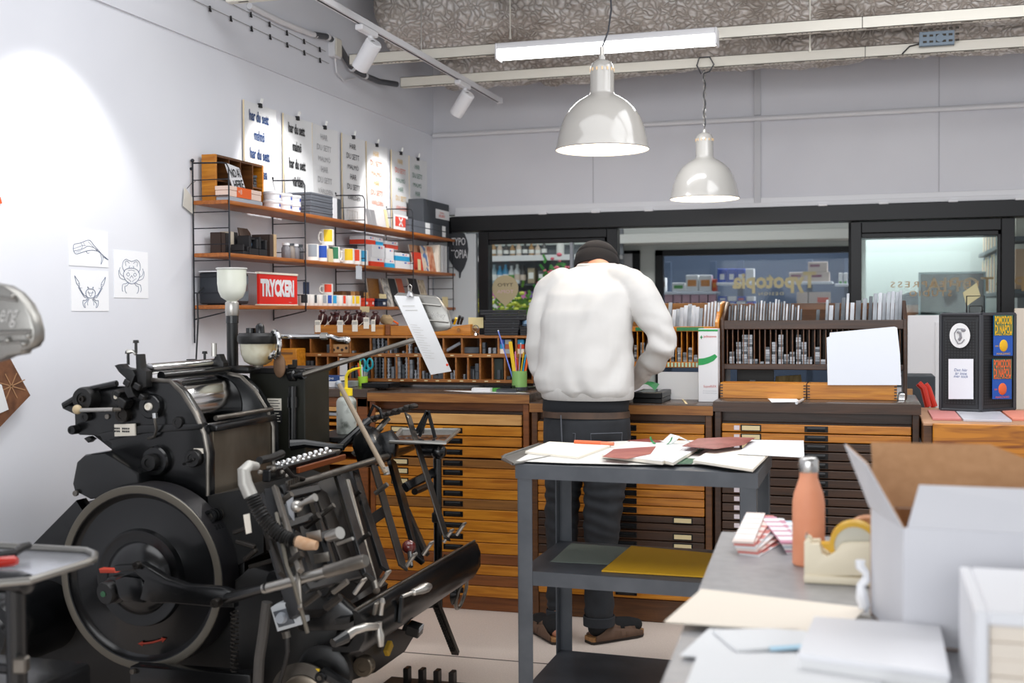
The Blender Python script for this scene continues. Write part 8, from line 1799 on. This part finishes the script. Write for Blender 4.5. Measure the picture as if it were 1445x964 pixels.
paper('grey_green_sheet', [(777, 793), (806, 767), (889, 773), (858, 797)], .5305, .001, mat('sage_paper', '#7d877e', .7), 'grey-green sheet on the middle shelf of the trolley')
paper('yellow_folder', [(849, 807), (891, 772), (1020, 784), (1003, 816)], .532, .005, mat('yellow_card', '#d9a514', .6), 'yellow card folder on the middle shelf of the trolley', 'folder')
# ---------------------------------------------------------------- foreground table
ZT9 = .84
tb = thing('work_table', 'grey metal-topped table filling the lower right foreground', 'table', (.6, 2.2, 0))
M_top = mat('zinc_top', '#a4a4a6', .38, metal=.35, col2='#98989b', ns=30)
TX0, TX1, TY0, TY1 = -.372, 1.7, .95, 3.165
B().prism([V((TX0, TY1, ZT9-.03)), V((TX1, TY1, ZT9-.03)), V((TX1, TY0, ZT9-.03)), V((-.27, TY0, ZT9-.03))], (0, 0, .03), .004).make('top', M_top, tb)
for x, y in ((-.25, 1.05), (-.32, 3.05), (1.6, 1.05), (1.6, 3.05)): B().bb((x, y, 0), (x+.05, y+.05, ZT9-.03), .003).make('leg', M_cart, tb)
B().bb((-.24, 1.07, ZT9-.1), (1.6, 1.1, ZT9-.03)).bb((-.3, 3.07, ZT9-.1), (1.6, 3.1, ZT9-.03)).make('rail', M_cart, tb)
# steel bottle
c = at(1141, 801, Z=ZT9); c.y += .03; c.x = at(1141, 760, Y=c.y).x
zt_ = at(1141, 645, Y=c.y).z; H = zt_-ZT9; r = .0365
t = thing('steel_bottle', 'coral steel drinking bottle with silver cap on the foreground table', 'bottle', c)
B().lathe([(0, 0), (r-.003, 0), (r, .004), (r, H*.5), (r*.99, H*.58), (r*.9, H*.66), (r*.74, H*.73), (r*.6, H*.79), (r*.56, H*.82), (r*.56, H*.86), (0, H*.86)], (c.x, c.y, ZT9+.0005), n=40).make('bottle_body', mat('coral_powder', '#e89c78', .55, col2='#e2926c', ns=12), t)
B().lathe([(0, H*.862), (r*.6, H*.862), (r*.62, H*.87), (r*.62, H*.965), (r*.55, H*.99), (r*.45, H), (0, H)], (c.x, c.y, ZT9), n=40).make('cap', mat('brushed_cap', '#c4c2bf', .25, metal=.95), t)
# tape dispenser
Yd = 2.6; x0 = at(1134, 826, Y=Yd).x; x1 = at(1236, 826, Y=Yd).x; W = x1-x0
t = thing('tape_dispenser', 'cream desk tape dispenser with a roll of yellow tape', 'tape dispenser', ((x0+x1)/2, Yd+.03, ZT9))
zz3 = lambda py: at(1180, py, Y=Yd).z
Mcr = mat('dispenser_cream', '#ebdfc4', .5)
B().bb((x0, Yd, ZT9+.0005), (x1+.03, Yd+.075, zz3(814)), .004, 2).make('base', Mcr, t)
side = [(1134.5, 813.5), (1134.5, 766), (1139, 762), (1143, 764), (1145, 768), (1156, 768), (1160, 782), (1168, 786), (1178, 780), (1188, 768), (1200, 766), (1240, 766), (1240, 813.5)]
for yy_ in (Yd+.004, Yd+.058): B().prism([at(x, y, Y=Yd)+V((0, yy_-Yd, 0)) for x, y in side], (0, .012, 0), .002).make('side_cheek', Mcr, t)
c = at(1206, 770, Y=Yd+.03); c.y = Yd+.0165
B().lathe([(.042, 0), (.052, 0), (.052, .04), (.042, .04), (.042, 0)], c, (0, 1, 0), 36).make('tape_roll', mat('tape_yellow', '#d8a828', .3), t)
B().lathe([(.0, .002), (.04, .002), (.0415, .002), (.0415, .038), (0, .038)], c, (0, 1, 0), 30).make('hub', mat('hub_grey', '#c8c4b4', .4), t)
B().prism([at(1158, 770, Y=Yd)+V((0, .02, 0)), at(1164, 778, Y=Yd)+V((0, .02, 0)), at(1178, 786, Y=Yd)+V((0, .02, 0)), at(1180, 770, Y=Yd)+V((0, .02, 0))], (0, .034, 0)).make('tape_tongue', MATS['tape_yellow'], t)
B().bb((x0+.002, Yd+.016, zz3(764)), (x0+.006, Yd+.06, zz3(760)), .001).make('cutter', M_steel, t)
c = at(1225, 738, Y=2.83); t = thing('packing_tape', 'roll of brown packing tape standing behind the tape dispenser', 'tape', c)
B().lathe([(.038, 0), (.056, 0), (.056, .048), (.038, .048), (.038, 0)], (c.x, 2.8, ZT9+.0565), (0, 1, 0), 36).make('roll', mat('tape_brown', '#b4764a', .4), t); B().lathe([(.0345, .001), (.0375, .001), (.0375, .047), (.0345, .047), (.0345, .001)], (c.x, 2.8, ZT9+.0565), (0, 1, 0), 30).make('core', mat('core_card', '#c8ac90', .7), t)
# colour fan decks
def fan(p0, p1, w, label, cols, n, h):
    a, b_ = at(*p0, Z=ZT9), at(*p1, Z=ZT9); t = thing('colour_fan', label, 'swatch book', a); d = (b_-a); L = d.length; d.normalize(); s = V((-d.y, d.x, 0))
    for k in range(n):
        o = a+s*(w*.12*(k-n/2)/n*3)+V((0, 0, .001+h*k/n)); an = (k-n/2)*.05; dd = d*math.cos(an)+s*math.sin(an)
        B().bar(o, o+dd*L, w, h/n*.8, bev=0).make('card', cols[k % len(cols)], t)
        q = B()
        for j in range(5): pq = o+dd*(L*(.08+.18*j))+V((0, 0, h/n*.42)); q.bar(pq, pq+dd*L*.12, w*.96, .0006)
        q.make('swatches', cols[(k+1) % len(cols)], t)
fan((1052, 784), (1092, 742), .05, 'fanned deck of red and pale swatches on the table', [M_paper, mat('swatch_red', '#d08078', .5), mat('swatch_pale', '#e4d4cc', .5)], 6, .036)
fan((1118, 782), (1106, 744), .042, 'deck of pink and white swatches beside the coral bottle', [M_paper, mat('swatch_pink', '#c88aa0', .5), M_paper, mat('swatch_blue', '#b4c4d0', .5)], 6, .03)
# carton
M_cw = mat('white_corrugated', '#d3d3d7', .75, col2='#cbcbd0', ns=3); M_kr = mat('kraft_board', '#b48860', .8, col2='#aa7e56', ns=40)
bxo = thing('cardboard_box', 'open white cardboard box with brown insides on the foreground table', 'box', (.25, 2.25, ZT9))
F = at(1275, 745, Y=2.15); zt_ = F.z; Bk = V((at(1228, 700, Y=2.37).x, 2.37, zt_)); Fr = V((.56, 2.12, zt_)); Br = V((.52, 2.37, zt_))
zb9 = ZT9+.0006
def wall(a, b_, th, name, m1=M_cw):
    n = V((0, 0, 1)).cross(b_-a).normalized()*th
    return B().prism([V((a.x, a.y, zb9)), V((b_.x, b_.y, zb9)), b_, a], n).make(name, m1, bxo)
def liner(a, b_, name):
    n = V((0, 0, 1)).cross(b_-a).normalized(); return B().prism([V((a.x, a.y, zb9))+n*.0045, V((b_.x, b_.y, zb9))+n*.0045, b_+n*.0045, a+n*.0045], n*.001).make(name, M_kr, bxo)
for a, b_, nm_ in ((F, Fr, 'front'), (Fr, Br, 'right'), (Br, Bk, 'back'), (Bk, F, 'left')): wall(a, b_, .004, nm_+'_wall'); liner(a, b_, nm_+'_lining')
B().prism([V((p.x, p.y, zb9)) for p in (F, Fr, Br, Bk)], (0, 0, .004)).make('bottom', M_kr, bxo)
def flap(a, b_, c, d, name, mo, mi, th=.004):
    n = (b_-a).cross(d-a).normalized(); B().prism([a, b_, c, d], n*th*.55).make(name, mo, bxo); B().prism([a-n*.0003, b_-n*.0003, c-n*.0003, d-n*.0003], n*-th*.45).make(name+'_inside', mi, bxo)
flap(F, Bk, at(1193, 627, Y=2.39), at(1224, 655, Y=2.2), 'left_flap', M_kr, M_cw)
flap(Bk+V((.008, 0, 0)), Br, at(1397, 628, Y=2.47)+V((.0, 0, 0)), at(1229, 625, Y=2.47), 'back_flap', M_kr, M_cw)
flap(F+V((.006, 0, 0)), Fr, V((Fr.x-.02, 2.2, at(1297, 685, Y=2.2).z-.002)), at(1297, 685, Y=2.2), 'front_flap', M_cw, M_kr)
flap(Fr, Br, Br+V((.09, 0, .1)), Fr+V((.09, 0, .1)), 'right_flap', M_cw, M_kr)
b = B(); p0 = at(1226, 790, Y=2.36)
rr_ = random.Random(2); pts = [V((p0.x-.004-.012*rr_.random(), p0.y-.01+.0*k, p0.z-.012*k)) for k in range(9)]
b.tube(pts, [.006+.006*rr_.random() for _ in pts], 7); b.make('torn_tape', mat('clear_tape', '#e6e8ec', .2), bxo)
# papers and boxes nearest the camera
paper('cream_card', [(938, 879), (990, 833), (1222, 860), (1185, 896)], ZT9+.012, .003, mat('cream_board', '#e9dfd0', .8), 'cream card jutting over the left edge of the table', 'card')
t = thing('white_carton', 'white flat carton lying in front of the open box', 'carton', (.0, 2.05, ZT9)); zc9 = .885
P = [at(1150, 870, Z=zc9), at(1325, 882, Z=zc9), at(1340, 958, Z=zc9)+V((0, .03, 0)), at(1128, 920, Z=zc9)]
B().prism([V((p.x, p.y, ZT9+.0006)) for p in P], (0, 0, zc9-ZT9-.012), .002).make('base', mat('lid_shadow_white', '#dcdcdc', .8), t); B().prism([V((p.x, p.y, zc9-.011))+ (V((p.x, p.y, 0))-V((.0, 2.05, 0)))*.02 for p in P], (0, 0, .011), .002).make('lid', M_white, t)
paper('white_paper', [(960, 926), (1010, 880), (1160, 892), (1165, 915), (1060, 935)], ZT9+.0052, .0025, M_paper, 'white paper sheet with a blue strip near the table edge')
t = thing('paper_pad', 'white pad with blue edged label in front of the cream card', 'pad', at(1060, 905, Z=ZT9+.01)); P = [at(x, y, Z=ZT9+.009) for x, y in ((1005, 893), (1130, 890), (1162, 913), (1040, 922))]
B().prism(P, (0, 0, .006), .001).make('pad', M_paper, t); B().prism([at(x, y, Z=ZT9+.0155) for x, y in ((1085, 913), (1160, 908), (1162, 913), (1088, 919))], (0, 0, .0006)).make('blue_strip', mat('pale_blue_strip', '#a8cfe4', .6), t)
paper('white_paper', [(960, 990), (985, 925), (1120, 925), (1240, 940), (1250, 1000)], ZT9+.016, .004, M_paper, 'white sheet closest to the camera at the bottom edge')
# white tray with a block of cream paper
t = thing('paper_tray', 'white tray holding a block of cream paper at the right front corner', 'tray', (.25, 1.75, ZT9))
Yp = 1.75; a = at(1376, 862, Y=Yp); z1 = a.z; x0 = a.x
B().bb((x0, Yp, ZT9+.0006), (x0+.018, Yp+.3, z1), .003).bb((x0+.018, Yp, z1-.02), (x0+.4, Yp+.3, z1), .003).bb((x0+.018, Yp+.28, ZT9+.0006), (x0+.4, Yp+.3, z1-.02)).make('tray_shell', M_white, t)
for k in range(6):
    zz4 = ZT9+.001+k*(z1-.022-ZT9)/6; B().bb((x0+.02, Yp+.012+.003*(k % 2), zz4), (x0+.4, Yp+.27, zz4+(z1-.022-ZT9)/6-.0008), .0008).make('paper_block', mat('cream_block', '#e4d9cb', .8), t)
# ---------------------------------------------------------------- right: plank desk, display, hand truck
M_pine = mat('stained_pine', '#c07a1c', .4, col2='#7a3f0c', ns=2.2, st=(1.2, 1, 9), det=3, dist=1.6, lo=.46, hi=.68)
Yp = 5.15
p0 = at(1316.5, 600, Y=Yp)
t = thing('wooden_desk', 'honey-stained plank desk with strong grain on cream legs at the right', 'desk', (1.0, 5.5, 0))
zt_ = at(1400, 599.5, Y=Yp).z; zb2 = at(1400, 659, Y=Yp).z; x0 = p0.x
B().bb((x0, Yp, zb2), (1.9, Yp+.025, zt_), .003).make('front_plank', M_pine, t)
B().bb((x0-.0, Yp+.025, zb2), (x0+.02, 6.0, zt_-.012), .002).make('side_plank', M_wE, t)
B().bb((x0-.036, Yp-.0+.026, zt_-.012), (1.9, 6.0, zt_), .002).make('desk_top', mat('desk_top', '#b58a6a', .5), t)
B().bb((x0-.036, Yp+.05, zt_-.1), (x0, 6.0, zt_-.012), .002).make('end_board', M_wE, t)
mcl = mat('cream_leg', '#cfc8a0', .5)
B().bb((x0+.02, Yp+.0, zb2-.045), (1.9, Yp+.05, zb2), .003).make('apron_rail', mcl, t)
for x in (x0+.04, 1.8): 
    for y in (Yp+.01, 5.9): B().bb((x, y, 0), (x+.05, y+.05, zb2-.045), .003).make('leg', mcl, t)
B().bb((x0+.1, Yp+.15, zb2-.11), (x0+.38, Yp+.5, zb2-.0455), .003).make('drawer_box', mat('speckled', '#4a4e52', .6, col2='#a8acb0', ns=70), t)
for px0, px1, m, l, dy in ((1319, 1360, mat('pink_print_sheet', '#c8807c', .6), 'pink print lying on the plank desk left of the display', .25), (1362, 1430, mat('silver_sleeve', '#c4c4cc', .35), 'silvery plastic sleeve lying on the plank desk', .22), (1434, 1470, mat('salmon_sheet', '#dc8a74', .6), 'salmon print at the right end of the plank desk', .3)):
    a, b_ = at(px0, 598, Z=zt_), at(px1, 598, Z=zt_); tag(B().bb((a.x, Yp+dy-.1, zt_+.0006), (b_.x, Yp+dy+.35, zt_+.01), .001).make('print_sheet', m), l, 'print')
# pegboard display
Yq = 5.72
t = thing('display_stand', 'black perforated two-sided card display standing on the plank desk', 'display stand', (at(1380, 590, Y=Yq).x, Yq, zt_))
M_pg = mat('perforated_black', '#25272b', .5)
e0, e1, e2 = at(1328, 444, Y=Yq), at(1384, 444, Y=Yq-.05), at(1431, 444, Y=Yq+.1)
zA, zB = e0.z, at(1384, 585, Y=Yq-.05).z; zD = at(1328, 578, Y=Yq).z
def pan(a, b_, name, za_, zb_):
    d = (b_-a); L = d.length; d.normalize(); n = V((d.y, -d.x, 0)); pn = B().prism([V((a.x, a.y, zD)), V((b_.x, b_.y, zD)), V((b_.x, b_.y, zA)), V((a.x, a.y, zA))], n*-.012).make(name, M_pg, t)
    g = B(); nx, nz = int(L/.0125), int((zA-zD)/.0125)
    for i in range(1, nx):
        p = V((a.x, a.y, 0))+d*(L*i/nx)+n*.0006; g.bm.faces.new([g.bm.verts.new(p+q) for q in (V((0, 0, zD+.03)), d*.004+V((0, 0, zD+.03)), d*.004+V((0, 0, zA-.03)), V((0, 0, zA-.03)))])
    for i in range(2, nz-1):
        z = zD+(zA-zD)*i/nz; p = V((a.x, a.y, z))+n*.0012; g.bm.faces.new([g.bm.verts.new(p+q) for q in (d*.02, d*(L-.02), d*(L-.02)+V((0, 0, .004)), d*.02+V((0, 0, .004)))])
    g.make('mesh_grid', mat('mesh_dark', '#0e0f11', .6), pn)
    f = B()
    for p, q in ((V((a.x, a.y, zA)), V((b_.x, b_.y, zA))), (V((a.x, a.y, zD)), V((b_.x, b_.y, zD))), (V((a.x, a.y, zD)), V((a.x, a.y, zA))), (V((b_.x, b_.y, zD)), V((b_.x, b_.y, zA)))): f.tube([p+n*.004, q+n*.004], .008, 6)
    f.make('panel_frame', mat('panel_frame', '#34363b', .4), pn); return n, d
n1, d1 = pan(e0, e1, 'left_panel', 0, 0); n2, d2 = pan(e1, e2, 'right_panel', 0, 0)
B().cyl((e1.x-.03, Yq+.05, zt_), (e1.x-.03, Yq+.05, zA-.05), .012, n=12).make('stand_post', M_blackf, t)
B().cyl((e1.x-.03, Yq+.05, zt_), (e1.x-.03, Yq+.05, zt_+.008), .12, n=28).make('stand_foot', M_blackf, t)
b = B(); 
for p, q, h in ((1364, 1389, 418), (1368, 1386, 432)):
    A_, C_ = at(p, 444, Y=Yq+.03), at(q, 444, Y=Yq+.03); z = at(p, h, Y=Yq+.03).z; b.tube([V((A_.x, Yq+.03, zA)), V((A_.x, Yq+.03, z)), V((C_.x, Yq+.03, z)), V((C_.x, Yq+.03, zA))], .003, 6)
b.make('wire_header', M_blackf, t)
def onp(px, py, a, b_):   # pixel onto the display plane through a, b_
    n = V((b_.y-a.y, a.x-b_.x, 0)).normalized(); r_ = at(px, py, Y=5)-CAM; k = (a-CAM).dot(n)/r_.dot(n); return CAM+r_*k
def cardq(x0_, x1_, y0_, y1_, a, b_, n, off): return [onp(x, y, a, b_)+n*off for x, y in ((x0_, y1_), (x1_, y1_), (x1_, y0_), (x0_, y0_))]
k = thing('oval_print', 'oval white print of a curled animal on the black display', 'print', onp(1355, 473, e0, e1))
B().prism([onp(1355.5+14.5*math.cos(q), 473.5-17.5*math.sin(q), e0, e1)+n1*.012 for q in [2*math.pi*j/28 for j in range(28)]], n1*.002).make('oval', M_paper, k)
b = B(); b.tube([onp(x, y, e0, e1)+n1*.0155 for x, y in ((1360, 464), (1352, 464), (1348, 470), (1349, 478), (1353, 485), (1358, 484), (1362, 479))], .0022, 5); b.tube([onp(x, y, e0, e1)+n1*.0155 for x, y in ((1352, 468), (1356, 470), (1357, 476), (1354, 480))], .006, 6); b.sph(onp(1361, 466, e0, e1)+n1*.0155, .009, (1.3, .3, .8), 8); b.make('animal_drawing', mat('grey_drawing', '#8a8a90', .7), k)
k = thing('letter_card', 'white card with blue handwriting pinned low on the black display', 'card', onp(1357, 560, e0, e1))
B().prism(cardq(1339.5, 1374.5, 506.5, 563, e0, e1, n1, .012), n1*.002).make('card', mat('card_white', '#e6e9f0', .7), k)
q = B()
for s_, py, w_ in (('Det här', 522, .058), ('är inte', 527, .05), ('mer tock', 531, .062)): q.text(s_, onp(1357, py, e0, e1)+n1*.0145, d1, V((0, 0, 1)), w_, .012, shear=.2)
q.make('lettering', mat('card_blue', '#3a5a94', .6), k)
for x0_, x1_, y0_, y1_, mc, l in ((1399, 1426, 445, 502, mat('poster_yellow2', '#eab80e', .5), 'yellow and blue tomato postcard, upper one on the display'), (1397.5, 1424.5, 506.5, 563, mat('poster_orange2', '#e86a34', .5), 'orange and blue tomato postcard, lower one on the display')):
    k = thing('tomato_postcard', l, 'postcard', onp((x0_+x1_)/2, y1_, e1, e2))
    B().prism(cardq(x0_, x1_, y0_, y1_, e1, e2, n2, .010), n2*.002).make('card', mat('postcard_blue', '#1556b8', .5), k)
    B().prism(cardq(x0_, x1_, y0_, y0_+(y1_-y0_)*.5, e1, e2, n2, .0125), n2*.0005).make('green_field', mat('postcard_green', '#1a6a5a', .5), k)
    q = B(); cx_ = (x0_+x1_)/2; Wd = (onp(x1_, y0_, e1, e2)-onp(x0_, y0_, e1, e2)).length
    for s_, f_, hh in (('POMODORI', .12, .2), ('DI NAPOLI', .34, .2), ('DALL ITALIA', .47, .045)): q.text(s_, onp(cx_, y0_+(y1_-y0_)*f_, e1, e2)+n2*.0135, d2, V((0, 0, 1)), Wd*.9, hh*.2, bold=.04)
    q.text('SAN', onp(x0_+4, y0_+(y1_-y0_)*.76, e1, e2)+n2*.0135, d2, V((0, 0, 1)), Wd*.16, .008); q.text('MARZANO', onp(cx_, y0_+(y1_-y0_)*.95, e1, e2)+n2*.0135, d2, V((0, 0, 1)), Wd*.7, .009)
    q.make('lettering', mc, k)
    B().lathe([(0, .004), (.018, .004), (.026, .001), (.027, 0), (0, 0)], onp(cx_+.5, y0_+(y1_-y0_)*.75, e1, e2)+n2*.0125, n2, 24).make('tomato', mc, k)
# pale panels beyond the desk
tag(B().bb((at(1281, 440, Y=7.2).x, 7.2, 0), (at(1328, 440, Y=7.2).x, 7.22, at(1300, 445, Y=7.2).z), .003).bb((at(1320, 440, Y=7.19).x, 7.18, 0), (at(1329, 440, Y=7.19).x, 7.2, at(1324, 454, Y=7.2).z), .003).make('white_board', M_white), 'tall white board standing between the dark rack and the black display', 'board')
tag(B().bb((at(1432, 440, Y=7.4).x, 7.4, 0), (1.6, 7.43, at(1440, 435, Y=7.4).z), .003).make('beige_screen', mat('beige_screen', '#ddd2c4', .7)), 'beige screen panel at the right edge behind the black display', 'screen')
# hand truck with red grips
t = thing('hand_truck', 'folded hand truck with two red grips beside the dark cabinet', 'hand truck', (.36, 6.15, 0))
for k, dx in enumerate((0, 9)):
    Yh = 6.12+.06*k; pts = [at(1296+dx, 541+1.5*k, Y=Yh), at(1303+dx*.7, 548, Y=Yh), at(1307+dx, 565, Y=Yh), at(1313+dx*.9, 585, Y=Yh), at(1311+dx, 600, Y=Yh), at(1310+dx, 640, Y=Yh)]
    bt = pts[-1].copy(); bt.z = .02
    B().tube(pts[2:]+[bt], .011, 10).make('steel_tube', M_steel, t); B().tube(pts[:2]+[pts[2].lerp(pts[3], .45)], .0165, 10).make('red_grip', M_red, t)
B().bb((.3, 6.08, 0), (.62, 6.28, .012), .003).make('toe_plate', M_steel, t)
# dark clutter seen between cabinet and display
t = thing('dark_crate', 'dark crate with kraft box on top behind the dark cabinet', 'crate', at(1305, 560, Y=6.6)); a, b_ = at(1279, 620, Y=6.6), at(1320, 531, Y=6.6)
B().bb((a.x, 6.6, 0), (b_.x, 6.9, b_.z), .004).make('crate', mat('slate_crate', '#3a4046', .6), t); B().bb((a.x, 6.58, at(1290, 560, Y=6.58).z), (at(1288, 560, Y=6.58).x, 6.599, at(1290, 549, Y=6.58).z), .002).make('kraft_label', M_kr, t)
